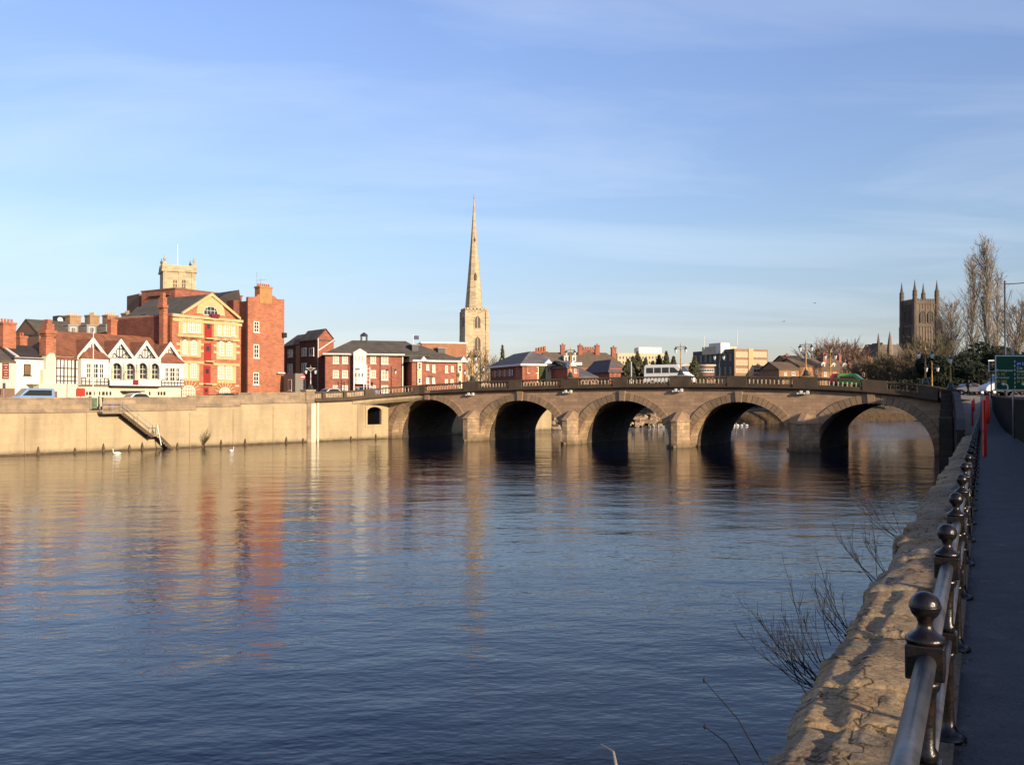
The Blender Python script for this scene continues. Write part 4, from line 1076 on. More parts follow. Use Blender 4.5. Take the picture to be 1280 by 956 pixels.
# --- cream and red warehouse with pediment
b = Bld('warehouse', 'ornate cream and orange brick warehouse with pediment and a column of red loading doors', 'building', 214.5, fY(214.5), FA)
W = b.f(301)[0]; D = 13
zE = b.f(222,393)[1]
b.walls(W, D, zE, brick_orange)
m_ = MB(); m_.box(-.03,0,.3,D,0,zE-.2); b.part('side_shade_plate', m_, brick_dark)  # thin dark plate puts the unlit side's shade into its colour
ent = MB(); ent.box(-.1,W+.1,-.35,0,zE-.35,zE); ent.box(-.0,W,-.2,0,zE-.9,zE-.5); b.part('entablature', ent, cream)
px0, px1 = b.f(229)[0], b.f(295.5)[0]; pc = b.f(262.5)[0]; zp = b.f(262.5,367.5)[1]
b.gable(px0, px1, -.05, zE, zp-.25, brick_orange, .5, name='pediment')
m_ = MB()
for sx in (px0-.4, px1+.4): m_.prism([(sx,zE+.0),(sx,zE+.35),(pc,zp+.15),(pc,zp-.3)], -.4, -.02)
b.part('pediment_cornice', m_, cream)
rf = MB()
for sx in (px0-.3, px1+.3): rf.add([(sx,-.1,zE+.1),(pc,-.1,zp),(pc,D,zp),(sx,D,zE+.1)], [(0,1,2,3)])
b.part('roof', rf, slate)
m_ = MB(); m_.box(.1,px0-.1,.1,D,zE,zE+.12); b.part('parapet_gutter', m_, lead)
# arched window in the pediment
m_ = MB(); cx = pc-.0; zc = zE+.35; 
for i in range(12):
    t0, t1 = math.pi*i/12, math.pi*(i+1)/12; q = lambda t, r: (cx+r*math.cos(t), zc+r*math.sin(t)*1.02)
    m_.prism([q(t0,1.25),q(t0,2.35),q(t1,2.35),q(t1,1.25)], -.16, .0)
b.part('lunette_surround', m_, cream)
b.window((cx-1.2,cx+1.2,zc-.1,zc+1.2), 4, 2, white, glass, y=-.06, arch=True, sill=False)
m_ = MB(); m_.box(cx-.3,cx+1.0,-.7,-.05,zc-.35,zc+.1); b.part('hoist_beam_box', m_, maroon)
# cream top storey panels & bands
def pl(a0,b0,a1,b1,y=0,d=.08,m=cream,name='band'): x0,x1,z0,z1 = b.rectf(a0,b0,a1,b1); return b.plate(name,(x0,x1,z0,z1),m,y,d)
pl(222.5,396.5,253.5,417.5,name='cream_panel'); pl(266.5,400.5,297.5,422,name='cream_panel'); 
pl(221,418,254,421.5,d=.14,name='band'); pl(266.5,423,298.5,426,d=.14,name='band')
pl(224.5,424,250.5,446,m=cream,name='cream_panel'); pl(270,428,294.5,449.5,m=cream,name='cream_panel')
pl(221,451,254,454.5,d=.16); pl(266,454,298.5,457.2,d=.16)
pl(225,455,248.5,476,m=cream,name='cream_panel'); pl(271,458,294.5,479,name='cream_panel')
pl(219.5,477.5,225,480.5); pl(248.5,478.5,254,481); pl(265,479,271,481.5); pl(293,481,298.5,483.5)
for yy in (428.5,436.5): pl(220,yy,224.5,yy+3); pl(250.5,yy+.8,254,yy+3.8); pl(266.5,yy+2,270,yy+5); pl(294.5,yy+2.6,299,yy+5.6)
# red doors
for q in ((255.6,401.5,264,422),(254.8,429,263.6,450.5),(254.3,457,262.8,478.6),(254.5,484,260.5,497)):
    x0,x1,z0,z1 = b.rectf(*q); m_ = MB(); m_.box(x0,x1,-.06,.02,z0,z1); d_ = b.part('loading_door', m_, red_paint)
    g = MB(); g.box(x0+.28*(x1-x0),x1-.28*(x1-x0),-.09,-.06,z0+(z1-z0)*.55,z0+(z1-z0)*.82); g.build('door_light', glass, d_)
    g = MB(); g.box(x0-.1,x1+.1,-.6,.0,z0-.22,z0-.04); g.build('landing_ledge', cream, d_)
# windows
for (a0,a1) in ((226.8,231),(234.2,242),(244,249.2)): b.window(b.rectf(a0,397.6,a1,415.5), 2 if a1-a0 < 6 else 3, 4, white, cream_pane, y=-.09, fw=.1, bar=.09)
for (a0,a1) in ((271.5,275.8),(278.6,286),(288,292.6)): b.window(b.rectf(a0,402.5,a1,420), 2 if a1-a0 < 6 else 3, 4, white, cream_pane, y=-.09, fw=.1, bar=.09)
for (a0,a1,yo) in ((227,233.4,0),(237.3,245,0.6),(272.2,279,1.8),(281.8,289.3,2.4)):
    b.window(b.rectf(a0,424.8+yo,a1,442.5+yo), 3, 5, white, cream_pane, y=-.09, arch=True, fw=.1, bar=.08)
    m_ = MB(); x0,x1,z0,z1 = b.rectf(a0,424.8+yo,a1,442.5+yo); c = (x0+x1)/2
    for k in range(-3,4):
        t = math.pi/2+k*.36; m_.bar((c+.42*math.cos(t),-.12,z1-.25+.3*math.sin(t)),(c+.85*math.cos(t),-.12,z1-.25+.75*math.sin(t)),.13,.08)
    b.part('arch_voussoirs', m_, brick_far)
    b.window(b.rectf(a0,454.2+yo,a1,471.5+yo), 3, 5, white, cream_pane, y=-.09, fw=.1, bar=.08)
for (a0,a1,yo) in ((227.2,243.6,481.5),(273.6,287.5,484)):
    x0,x1,z0,z1 = b.rectf(a0,yo,a1,498); b.window((x0,x1,0,z1), 5, 6, white, cream_pane, y=-.06, arch=True, fw=.1, bar=.08, sill=False)
    m_ = MB(); c = (x0+x1)/2; hw = (x1-x0)/2
    for k in range(9):
        t = math.pi*(k+.5)/9; m_.bar((c+(hw+.05)*math.cos(t),-.06,z1-hw*.75+(hw*.75+.05)*math.sin(t)),(c+(hw+.75)*math.cos(t),-.06,z1-hw*.75+(hw*.75+.8)*math.sin(t)),.22,.1)
    b.part('arch_voussoirs', m_, cream)
for (a,) in ((226.2,),(250.3,),(268.6,),(295.5,)):
    x = b.f(a)[0]; m_ = MB(); m_.box(x-.14,x+.14,-.17,-.0,b.f(a,417)[1],zE-.9); b.part('pilaster', m_, cream)
# side stack
y1, _ = b.s_(198.3, x=-.5); y0, _ = b.s_(206.5, x=-.5); yc = (y0+y1)/2
m_ = MB(); z_ = b.s_(203,366,-.5)[1]; zl = b.s_(203,385,-.5)[1]; m_.box(-.65,-.04,yc-.45,yc+.45,0,zl); m_.box(-.85,-.03,yc-.6,yc+.6,zl,z_-1.6); m_.box(-.75,-.13,yc-.45,yc+.45,z_-1.6,z_-.6); m_.box(-.65,-.23,yc-.3,yc+.3,z_-.6,z_); b.part('chimney', m_, brick_orange)
# rear red range with arched window and roof block
b2 = Bld('rear_range', 'tall red brick range with a half-round window standing behind the pedimented warehouse', 'building', 218, fY(218,13.2), FA)
W = b2.f(302)[0]; zt = b2.f(290,369.5)[1]
b2.walls(W, 8, zt, brick_red); m_ = MB(); m_.box(-.1,W+.1,-.12,8.1,zt,zt+.2); b2.part('coping', m_, brick_far)
m_ = MB(); x0,x1,z0,z1 = b2.rectf(287.5,381,299,390.5); b2.window((x0,x1,z0,z1), 4, 2, white, glass, arch=True, fw=.3)
m_ = MB(); x0,x1,z0,z1 = b2.rectf(222,361,249,371); m_.prism([(x0-1,z1-1.1),(x1+1,z1-1.1),((x0+x1)/2,z1+.3)],1,6); b2.part('lift_roof', m_, slate)

# --- plain red brick slab with stepped chimney
b = Bld('brick_tower_block', 'plain tall orange-red brick block with stepped chimney and three small white windows', 'building', 309.5, fY(309.5,-.3), FA-9)
W = b.f(355)[0]; zt = b.f(333,373.6)[1]; D = 15
b.walls(W, D, zt-.6, brick_orange)
x = lambda px, py: b.f(px,py)
m_ = MB(); pts = [(0,zt-.62),(W,zt-.62),(W,x(354,374)[1]),(x(347,374)[0],x(347,374)[1]),(x(344,371)[0],x(344,371)[1]),(x(340,369.5)[0],x(340,369)[1]),(x(323.5,368)[0],x(323,367.5)[1]),(x(320,371)[0],x(320,371)[1]),(0,x(310,371)[1])]
m_.prism(pts, 0, .5); b.part('stepped_gable', m_, brick_orange)
x0,x1,z0,z1 = b.rectf(324,358,339.5,371); b.chimney((x0+x1)/2, .6, x1-x0, 1.3, z0-1, z1, mat('ochre_chimney_brick',(.42,.22,.09),var=.2), 6)
m_ = MB(); m_.box(-.02,.0,.2,D,0,zt-.5); b.part('side_shade_plate', m_, brick_dark)  # shade of the side turned from the sun, painted as darker brick
for q in ((316.5,401.6,323.5,415.4),(316.5,430.4,323.5,447.6),(316.2,465.3,323.5,481)):
    w_ = b.window(b.rectf(*q), 2, 3, white, glass, fw=.13, bar=.08)
m_ = MB(); m_.prism([(x(296,370)[0]-2,zt-1.2),(x(322,370)[0],zt-1.2),(x(318,362)[0],b.f(318,363)[1]+.4),(x(300,362)[0],zt+.6)],4,12); b.part('rear_roof', m_, slate_dark)
m_ = MB(); r = b.rectf(302,372,309.4,500); m_.box(r[0],-.03,2.2,12,0,zt-.3); b.part('recessed_bay', m_, brick_dark)
for q in ((303.5,379,307,388.5),): b.window(b.rectf(*q,y=2.2), 1, 1, white, glass, y=2.2)
m_ = MB(); r = b.rectf(345,465.5,354,467); m_.box(r[0],r[1],-.5,0,r[2],r[3]); b.part('bracket_sign', m_, white)
m_ = MB(); r = b.rectf(352,416,356,422); m_.box(r[0],r[1]+.1,-.35,-.01,r[2],r[3]); b.part('alarm_box', m_, blackmat)
m_ = MB(); xx,zz0 = b.f(326,357); m_.bar((xx,1,zz0-.2),(xx,1,zz0+2.0),.05); m_.bar((xx+.6,1,zz0-.2),(xx+.6,1,zz0+1.1),.05); m_.bar((xx-.1,1,zz0+.8),(xx+1.7,1,zz0+1.1),.04)
for k in range(5): m_.bar((xx+.1+k*.3,.7,zz0+.85+k*.05),(xx+.1+k*.3,1.3,zz0+.85+k*.05),.03)
b.part('tv_aerial', m_, galv)

# --- dark long roof and brown brick gable wall behind the timbered building, its upper block
b = Bld('brown_hall', 'long brown brick hall with sloping slate roof behind the timbered building', 'building', 143, fY(143,16), FA-14)
W = b.f(199)[0]; z0_ = b.f(143,413)[1]; z1_ = b.f(199,404)[1]
b.walls(W, 12, z0_-1, brick_far); m_ = MB(); m_.prism([(0,z0_-1.02),(W,z0_-1.02),(W,z1_),(0,z0_)],0,12); b.part('gable_wall', m_, brick_dark)
m_ = MB(); xa = b.f(140,413)[0]; zz1 = b.f(199,382,8)[1]
m_.add([(xa,-.3,z0_+.1),(W+.5,-.3,z1_+.1),(W+.5,9,zz1),(xa+5,9,zz1-2.6),(xa,-.3,z0_-.1),(W+.5,-.3,z1_-.1),(W+.5,9,zz1-.2),(xa+5,9,zz1-2.8)],[(0,1,2,3),(7,6,5,4),(0,4,5,1),(1,5,6,2),(2,6,7,3),(3,7,4,0)]); b.part('roof', m_, slate)
m_ = MB(); r = b.rectf(173,368,201,392,y=9); m_.box(r[0],r[1],9,14,r[2]-3,r[3]); b.part('upper_block', m_, brick_far)
b.window(b.rectf(178.5,380,187.5,389,y=9), 3, 2, white, glass, y=8.98, arch=True)
m_ = MB(); r = b.rectf(177.8,402,179.2,421); m_.box(r[0],r[1],-.15,0,r[2],r[3]); b.part('flue_pipe', m_, galv)

# --- terrace behind with five stacks
b = Bld('terraced_houses', 'row of grey slate houses with pale dormers and four pale brick chimney stacks', 'houses', 48, 128, 52)
W = b.f(150)[0]; ze = b.f(75,418)[1]; zr = b.f(100,403,4)[1]
b.walls(W, 8, ze, brick_far); r_ = b.roof(0, W, 0, 8, ze, zr, ov=.1)
for (a0,a1,yt) in ((81.7,99,394.5),(107,122,394),(128.9,145.4,394),(153,165,391.5)):
    x0,x1,z0,z1 = b.rectf(a0,yt,a1,yt+14,y=4); b.chimney((x0+x1)/2, 4, (x1-x0)*.8, 1.6, z0-2, z1, mat('pale_stack_brick',(.36,.23,.13),var=.2) if a0 < 82 else MATS['pale_stack_brick'], 5, r_, concrete)
for c in (91, 114, 138):
    x0,x1,z0,z1 = b.rectf(c-6,407,c+6,416,y=1); m_ = MB(); m_.box(x0,x1,1,4,z0-1,z1); m_.box(x0-.1,x1+.1,.9,4,z1,z1+.15); b.part('dormer', m_, lead)
    b.window((x0+.3,x1-.3,z0-.1,z1-.2), 4, 1, white, glass, y=1)
m_ = MB(); r = b.rectf(73,394.5,82,405,y=6); m_.box(r[0],r[1],6,8,r[2],r[3]); b.part('plant_room', m_, panel_dark)
x0,z0 = b.f(75.7,400,5.5); m_ = MB(); m_.lathe([(.05,0),(.42,.1),(.42,.12)], (0,0,0), 16); d_ = b.part('satellite_dish', m_, white); d_.rotation_euler = (R(80),0,0); d_.location = (x0,5.7,z0)

# --- church tower (square, with pinnacles and flagpole)
b = Bld('church_tower', 'square cream church tower with corner urns and white flagpole above the warehouse', 'church', 203, 205, 27, zb=5)
W = b.f(243.5)[0]; D = W; zt = b.f(222,331.5)[1]
b.walls(W, D, zt-1.2, church_stone)
z1_ = b.f(222,338.5)[1]
m_ = MB(); m_.box(-.35,W+.35,-.35,D+.35,z1_-.25,z1_+.25); m_.box(-.2,W+.2,-.2,D+.2,b.f(222,364)[1],b.f(222,362.5)[1]); b.part('cornice', m_, church_stone)
m_ = MB(); m_.box(-.05,W+.05,-.05,.35,zt-1.2,zt); m_.box(-.05,.35,0.36,D,zt-1.2,zt); b.part('parapet', m_, church_stone)
m_ = MB()
for (x,y) in ((.3,.3),(W-.3,.3),(.3,D-.3),(W-.3,D-.3)):
    m_ = MB(); m_.prism([(x-.6,zt-1.2),(x+.6,zt-1.2),(x+.4,zt+.5),(x-.4,zt+.5)],y-.4,y+.4); m_.lathe([(.25,.5),(.2,.8),(.1,.9),(.32,1.2),(.26,1.5),(.09,1.7),(.07,2.0),(.02,2.3)],(x,y,zt),8); b.part('corner_urn', m_, cath_stone if y > 1 else church_stone)
for (a0,a1) in ((214.3,221.6),(225.4,232.4)):
    w_ = b.window(b.rectf(a0,348.5,a1,360.2), 2, 2, church_stone, louvre, arch=True, fw=.22, bar=.16)
for a in (206.5, 224, 240): x = b.f(a)[0]; m_ = MB(); m_.box(x-.25,x+.25,-.15,0,0,z1_); b.part('pilaster', m_, church_stone)
m_ = MB(); x,_ = b.f(222.3,330,3); m_.tube([(x,3.5,zt-1.5),(x,3.5,b.f(222,305,3.5)[1])],[.12,.07],6); b.part('flagpole', m_, white)

# --- dark brick houses right of the slab
b = Bld('brick_house', 'dark three-storey brick house with gabled orange end, right of the plain tall block', 'house', 396.5, 136, 38, zb=5)
W = 6.6; D = b.s_(375)[0]; ze = b.s_(385,424)[1]
xr = b.f(417)[0]; W = xr
zr = b.f(408,414)[1]
b.walls(W, D, ze, brick_red); 
b.roof(0, W, 0, D, ze, zr+.4, axis='y', ov=.15, m=slate)
m_ = MB(); m_.box(-.03,0,.1,D,0,ze-.1); b.part('side_shade_plate', m_, brick_dark)  # darker brick skin paints this face as shaded
for (a0,a1,t,bb_) in ((378.5,382.7,434.5,444.8),(387.8,392,434.5,444.8),(378.4,382.6,453.6,466.5),(378.4,382.2,473.3,487)):
    r = b.rects(a0,t,a1,bb_); b.window((r[0]-.2,r[1]+.2,r[2],r[3]), 2, 1, white, glass, y=-.05, side=True, proud=.1, fw=.16)
m_ = MB(); m_.bar((.05,-.12,0),(.05,-.12,ze),.14); b.part('downpipe', m_, galv)
m_ = MB(); m_.bar((W+.1,-.1,b.f(416,424)[1]),(.1,-.1,b.f(397,438)[1]),.18,.12); b.part('verge_flashing', m_, white)
b = Bld('brick_house', 'dark low-roofed brick wing with pale buff pilaster between the tall block and the gabled house', 'house', 374.5, 141, 38, zb=5)
D = b.s_(354)[0]; ze = b.s_(365,430.5)[1]; W = 5
b.walls(W, D, ze, brick_red); b.roof(0, W, 0, D, ze, b.s_(365,419,2)[1], axis='y', ov=.15)
m_ = MB(); m_.box(-.03,0,1.3,D,0,ze-.1); b.part('side_shade_plate', m_, brick_dark)  # shaded face laid on as a darker skin
m_ = MB(); m_.box(-.12,.1,-.05,1.2,0,b.s_(372,429)[1]+.2); b.part('pilaster', m_, mat('tan_brick',(.42,.24,.13),var=.1))
for (a0,a1,t,bb_) in ((361.3,366,436.8,446.2),(361,365.7,454.7,467)): r = b.rects(a0,t,a1,bb_); b.window((r[0]-.1,r[1]+.2,r[2],r[3]), 2, 1, white, glass, y=-.05, side=True, proud=.1, fw=.16)
k_ = Bld('kiosk', 'small grey boxy substation with a white framed slot window beside the tall block', 'kiosk', 369, 128, 38, zb=5.2)
D = k_.s_(354.5)[0]; zt = k_.s_(362,467)[1]; k_.walls(1.2, D, zt, kiosk_grey); r = k_.rects(360.5,474,365,488); k_.window(r, 2, 1, white, glass, y=-.02, side=True, fw=.12)

# --- long riverside apartment block with white bay
b = Bld('apartment_block', 'long red brick apartment block with slate roof and white gabled bay left of the bridge', 'building', 406.5, 131, 14, zb=5)
W = b.f(504.6)[0]; D = 11; ze = b.f(430,442)[1]
b.walls(W, D, ze, brick_red)
m_ = MB(); m_.box(-.03,0,.1,D,0,ze-.1); b.part('side_shade_plate', m_, brick_dark)  # end face darkened by colour to read as shaded
b.roof(0, W+3.5, 0, D, ze+.05, b.f(450,425.5,D/2)[1], hl=4.2, hr=2.5, ov=.45)
m_ = MB(); m_.box(-.4,W+.1,-.45,-.3,ze-.22,ze+.02); b.part('eaves_fascia', m_, white)
for (a0,a1) in ((416,423.4),(427.6,434.8),(463,469.8),(476.6,485.2)):
    for (t,bb_) in ((444.6,454.2),(462.8,472.2),(481.6,491)):
        if a0 > 476: bb_ = {454.2:455,472.2:475}.get(bb_, bb_)
        b.window(b.rectf(a0,t,a1,bb_), 2, 2, white, cream_pane, fw=.14, bar=.07)
x0,x1 = b.f(441.3)[0], b.f(457)[0]; zg = b.f(449,436)[1]; zs = b.f(449,441.5)[1]; zb_ = b.f(449,480)[1]
m_ = MB(); m_.box(x0,x1,-1.0,0,zb_,zs); m_.prism([(x0-.15,zs),(x1+.15,zs),((x0+x1)/2,zg)],-1.1,1.5); m_.box(x0,x0+.15,-1,0,0,zb_); b.part('white_bay', m_, white)
for cx_ in (444.6,448.8,453): b.window(b.rectf(cx_-1.1,466,cx_+1.1,471.2,y=-1), 1, 1, white, glass, y=-1.01, fw=.05, sill=False); b.window(b.rectf(cx_-1.1,444.5,cx_+1.1,451,y=-1), 1, 1, white, cream_pane, y=-1.01, fw=.05, sill=False)
m_ = MB(); m_.box(x0-.75,x0-.05,-.05,0,0,ze-.1); b.part('bay_shadow_strip', m_, brick_dark)  # dark strip paints the white bay's shadow on the brick
xc, zc = b.f(455,424.5,D/2); m_ = MB(); m_.box(xc-.5,xc-.3,5,6,zc-.5,zc+.5); m_.box(xc+.3,xc+.5,5,6,zc-.5,zc+.5); m_.lathe([(.62,.5),(.5,.8),(.2,1.0),(.05,1.1)],(xc,5.5,zc),8); b.part('cupola', m_, panel_dark)
m_ = MB(); xp = b.f(503)[0]; m_.bar((xp,-.1,0),(xp,-.1,ze),.12); b.part('downpipe', m_, white)
b = Bld('apartment_block', 'lower brick apartment wing with two cream bays and dark roof lights, nearest the bridge', 'building', 514.8, 132.5, 24, zb=5)
W = b.f(581.5)[0]; D = 11; ze = b.f(520,449.8)[1]
b.walls(W, D, ze, brick_red)
b.roof(-.1, W, 0, D, ze+.05, b.f(540,431.5,D/2)[1], hl=1.5, hr=5.5, ov=.4)
m_ = MB(); m_.box(0,W+.3,-.42,-.3,ze-.25,ze); b.part('eaves_fascia', m_, white)
for (a0,a1,xx0,xx1) in ((521,526.5,523.5,533),(571.3,577,573.5,582)):
    x0,x1,z0,z1 = b.rectf(a0,450.5,a1,490); m_ = MB(); m_.box(x0,x1,-.25,0,0,z1); b.part('cream_bay', m_, buff)
    x0,x1,z0,z1 = b.rectf(xx0,445.5,xx1,451.5); m_ = MB(); m_.prism([(x0,z0),(x1,z0),((x0+x1)/2,z1)],-.6,2); b.part('bay_pediment', m_, white)
    for (t,bb_) in ((453.5,461.5),(472.5,479)): b.window(b.rectf(a0+1,t+(3 if a0 > 550 else 0),a1-1,bb_+(3 if a0 > 550 else 0)), 1, 2, white, glass, y=-.26, fw=.07)
for (a0,a1,t,bb_) in ((532.8,536.2,455.5,462.4),(540.3,544,456,465.2),(556.2,559.8,457,465.5),(563.6,567,457.5,464.3),(532.5,536.2,472,479),(540.3,543.5,472.3,479),(556,559.8,474,480),(563,566.8,474,480)):
    b.window(b.rectf(a0,t,a1,bb_), 1, 2, white, cream_pane, fw=.12, bar=.06)
m_ = MB(); r = b.rectf(535,469,541,471.5); m_.box(r[0],r[1],-.08,0,r[2],r[3]); b.part('name_plate', m_, panel_dark)
for (a0,a1,t,bb_) in ((514,522,431.5,440.4),(546.5,555,435.5,443.9)):
    x0,x1,z0,z1 = b.rectf(a0,t,a1,bb_,y=3); m_ = MB(); m_.box(x0,x1,2.6,4.6,z0-.6,z1); d_ = b.part('roof_light', m_, panel_dark); m_ = MB(); m_.box(x0-.1,x1+.3,2.5,4.8,z1,z1+.12); m_.build('cap', lead, d_)
m_ = MB(); x, z = b.f(516.5,430,5.5); m_.bar((x,5.5,z-.5),(x,5.5,z+1.5),.07); o_ = b.part('flagpole', m_, white); m_ = MB(); m_.box(x+.1,x+.9,5.48,5.52,z+.7,z+1.3); m_.build('flag', mat('blue_flag_cloth',(.08,.09,.16)), o_)
b = Bld('supermarket', 'flat-topped rust brown building with white parapet line between the apartments and the spire', 'building', 527, 175, 12, zb=5)
W = b.f(583)[0]; zt = b.f(555,429.5)[1]; b.walls(W, 15, zt, mat('rust_cladding',(.36,.17,.09),var=.15,streak=True,stain=(.2,.1,.06))); m_ = MB(); m_.box(-.2,W+.2,-.2,15,zt,zt+.3); b.part('parapet_trim', m_, white)

# --- church spire
b = Bld('church_spire', 'slender pale stone needle spire on its square battlemented tower, tallest thing on the skyline', 'church', 582.5, 333, 16.5, zb=5)
W = b.f(608.8)[0]; D = W; zt = b.f(596,389)[1]; zm = b.f(596,414.3)[1]
b.walls(W, D, zt, church_stone, z0=zm); b.walls(W+.5, D+.5, zm, church_stone, x0=-.25, y0=-.25, name='lower_stage')
m_ = MB()
for (x,y) in ((-.5,-.5),(W-.6,-.5),(-.5,D-.6),(W-.6,D-.6)):
    m_ = MB(); m_.box(x,x+1.25,y,y+1.25,0,zm-1.5); m_.box(x+.05,x+1.15,y+.05,y+1.15,zm-1.5,zt+.2); b.part('buttress', m_, church_stone)
m_ = MB(); m_.box(-.3,W+.3,-.3,D+.3,zm-.25,zm+.25); m_.box(-.25,W+.25,-.25,D+.25,zt-.4,zt); b.part('string_course', m_, church_stone)
m_ = MB(); n = 6
for i in range(n):
    c = W*(i+.5)/n
    for (x0,x1,y0,y1) in ((c-.38,c+.38,-.2,.25),(c-.38,c+.38,D-.25,D+.2),(-.2,.25,c-.38,c+.38),(W-.25,W+.2,c-.38,c+.38)): m_.box(x0,x1,y0,y1,zt,zt+1.3)
m_.box(-.2,W+.2,-.2,.24,zt,zt+.5); m_.box(-.2,.24,.25,D,zt,zt+.5); b.part('battlements', m_, church_stone)
ztip = b.f(594,246)[1]; r0 = min(W, D)*.44
m_ = MB(); m_.lathe([(r0,zt+.1),(r0*.62,zt+(ztip-zt)*.36),(r0*.36,zt+(ztip-zt)*.62),(.12,ztip)], (W/2,D/2,0), 8)
sp = b.part('spire', m_, church_stone); 
m_ = MB(); m_.lathe([(.1,ztip),(.35,ztip+.4),(.1,ztip+.8),(.06,ztip+2.2)], (W/2,D/2,0), 6); m_.bar((W/2-.5,D/2,ztip+1.6),(W/2+.5,D/2,ztip+1.6),.08); b.part('weather_vane', m_, lead)
for (py_, s_) in ((298,.5),(346,.9)):
    z = b.f(594,py_)[1]; rr = r0*(1-(z-zt)/(ztip-zt)); m_ = MB(); m_.prism([(W/2-.45*s_,z-1.3*s_),(W/2+.45*s_,z-1.3*s_),(W/2+.45*s_,z+.8*s_),(W/2,z+1.9*s_),(W/2-.45*s_,z+.8*s_)], D/2-rr-.15, D/2-rr+.9); b.part('spire_light', m_, louvre)
def pointed(bl, x0, x1, z0, z1, y, m=louvre, trim=church_stone, side=False, d=.1, name='window', lights=2):
    c = (x0+x1)/2; hw = (x1-x0)/2; T = Matrix(((0,1,0,y),(1,0,0,0),(0,0,1,0),(0,0,0,1))) if side else None; yy = 0 if side else y
    zs = z1-hw*1.5; arc = [(x0,z0),(x1,z0),(x1,zs),(x1-hw*.3,zs+hw*.85),(c,z1),(x0+hw*.3,zs+hw*.85),(x0,zs)]
    ex = [(c+(x-c)*1.25, (z0+z1)/2+(z-(z0+z1)/2)*1.08) for x, z in arc]
    fr = MB(); n = len(arc)
    for i in range(n): j = (i+1)%n; fr.prism([arc[i],ex[i],ex[j],arc[j]], yy-d*2, yy, T=T)
    for k in range(1, lights): x = x0+(x1-x0)*k/lights; fr.box(x-.12*hw/1.2,x+.12*hw/1.2,yy-d*1.6,yy,z0,z1-hw*.4,T)
    w_ = fr.build(name, trim, bl.root); g = MB(); g.prism(arc, yy-d, yy+.05, T=T); g.build('louvre', m, w_); return w_
for (t,bb_) in ((394.5,410),(420.5,438)):
    x0,x1,z0,z1 = b.rectf(593.2,t,600.2,bb_); pointed(b, x0, x1, z0, z1, -.02 if t < 400 else -.27)
r = b.rects(577,396,581,408); pointed(b, D*.35, D*.65, r[2], r[3], -.02, side=True)
m_ = MB(); 

# --- red building with slate hipped roof and round corner right of the spire
b = Bld('quayside_building', 'low red brick building with hipped slate roof and rounded corner, right of the church spire', 'building', 653, 152, 22, zb=5.5)
W = b.f(709)[0]; D = b.s_(613)[0]; ze = b.f(665,455)[1]; zr = b.f(655,439,4)[1]
b.walls(W, D, ze, brick_red); 
m_ = MB(); m_.lathe([(2.0,0),(2.0,ze-.02)], (1.6,1.6,0), 20); b.part('rounded_corner', m_, brick_red, True)
m_ = MB(); m_.box(-.04,0,3.2,D,0,ze-.1); b.part('side_shade_plate', m_, mat('shade_plum_brick',(.19,.06,.05),var=.15))  # darker red plate paints shade on the side away from the sun
m_ = MB(); ov = .5; yr = D*.42
m_.add([(-ov,-ov,ze),(W+ov,-ov,ze),(W+ov,D*.8,ze),(W*.3,D+ov,ze),(-ov,D+ov,ze),(3.2,4.2,zr),(W-4.5,4.4,zr),(3.4,D-3,zr-.1)],[(0,1,6,5),(1,2,6),(2,3,7,5,6),(3,4,7),(4,0,5,7),(0,4,3,2,1)]); b.part('roof', m_, slate_blue)
m_ = MB(); m_.box(-ov-.05,W+ov,-ov-.1,-ov+.1,ze-.3,ze+.02); m_.box(-ov-.1,-ov+.1,-ov+.12,D+ov,ze-.3,ze+.02); b.part('gutter', m_, white)
m_ = MB(); m_.box(W*.22,W+.02,-.06,0,0,ze-.35); b.part('sunlit_render', m_, buff)
for i in range(9):
    y = 4+(D-5)*i/8.5
    for (z0,z1) in ((ze-1.9,ze-.8),(ze-4.8,ze-3.6)): b.window((y,y+.8,z0,z1), 1, 2, white if i%2 else timber, glass, y=-.05, side=True, fw=.05, sill=False)
for px in (660,671,685,691,696,702): 
    r = b.rectf(px-1.2,459,px+1.4,464.5); b.window((r[0],r[1],r[2]-.2,r[3]), 1, 2, white, glass, y=-.08 if px > 664 else -.2, fw=.07); b.window((r[0],r[1],r[2]-3.4,r[3]-2.8), 1, 2, white, glass, y=-.08 if px > 664 else -.2, fw=.07)
for (a0,a1) in ((678.5,689),):
    x0,x1,z0,z1 = b.rectf(a0,449,a1,454.5); m_ = MB(); m_.prism([(x0,z0),(x1,z0),((x0+x1)/2,z1)],-.7,1.5); b.part('gable_pediment', m_, white)
    x0,x1,z0,z1 = b.rectf(674,455,681,472); m_ = MB(); m_.box(x0,x1,-.35,0,0,z1); b.part('ivy_screen', m_, leaf_mid)
b = Bld('quayside_annexe', 'short red annexe with white cornice pediment at the right end of the hipped roof building', 'building', 709.5, 148, 22, zb=5.5)
W = b.f(723.5)[0]; ze = b.f(715,458)[1]; b.walls(W, 8, ze, brick_red); b.roof(0,W,0,8,ze,b.f(715,451,4)[1],hr=2.5,hl=2, m=slate_blue)
m_ = MB(); x0,x1,z0,z1 = b.rectf(709.5,451,719,457.5); m_.prism([(x0,z0),(x1,z0),((x0+x1)/2,z1)],-.6,1); b.part('pediment', m_, white)
for px in (713,719): b.window(b.rectf(px-1.2,461,px+1.2,466), 1, 2, white, glass, fw=.07)

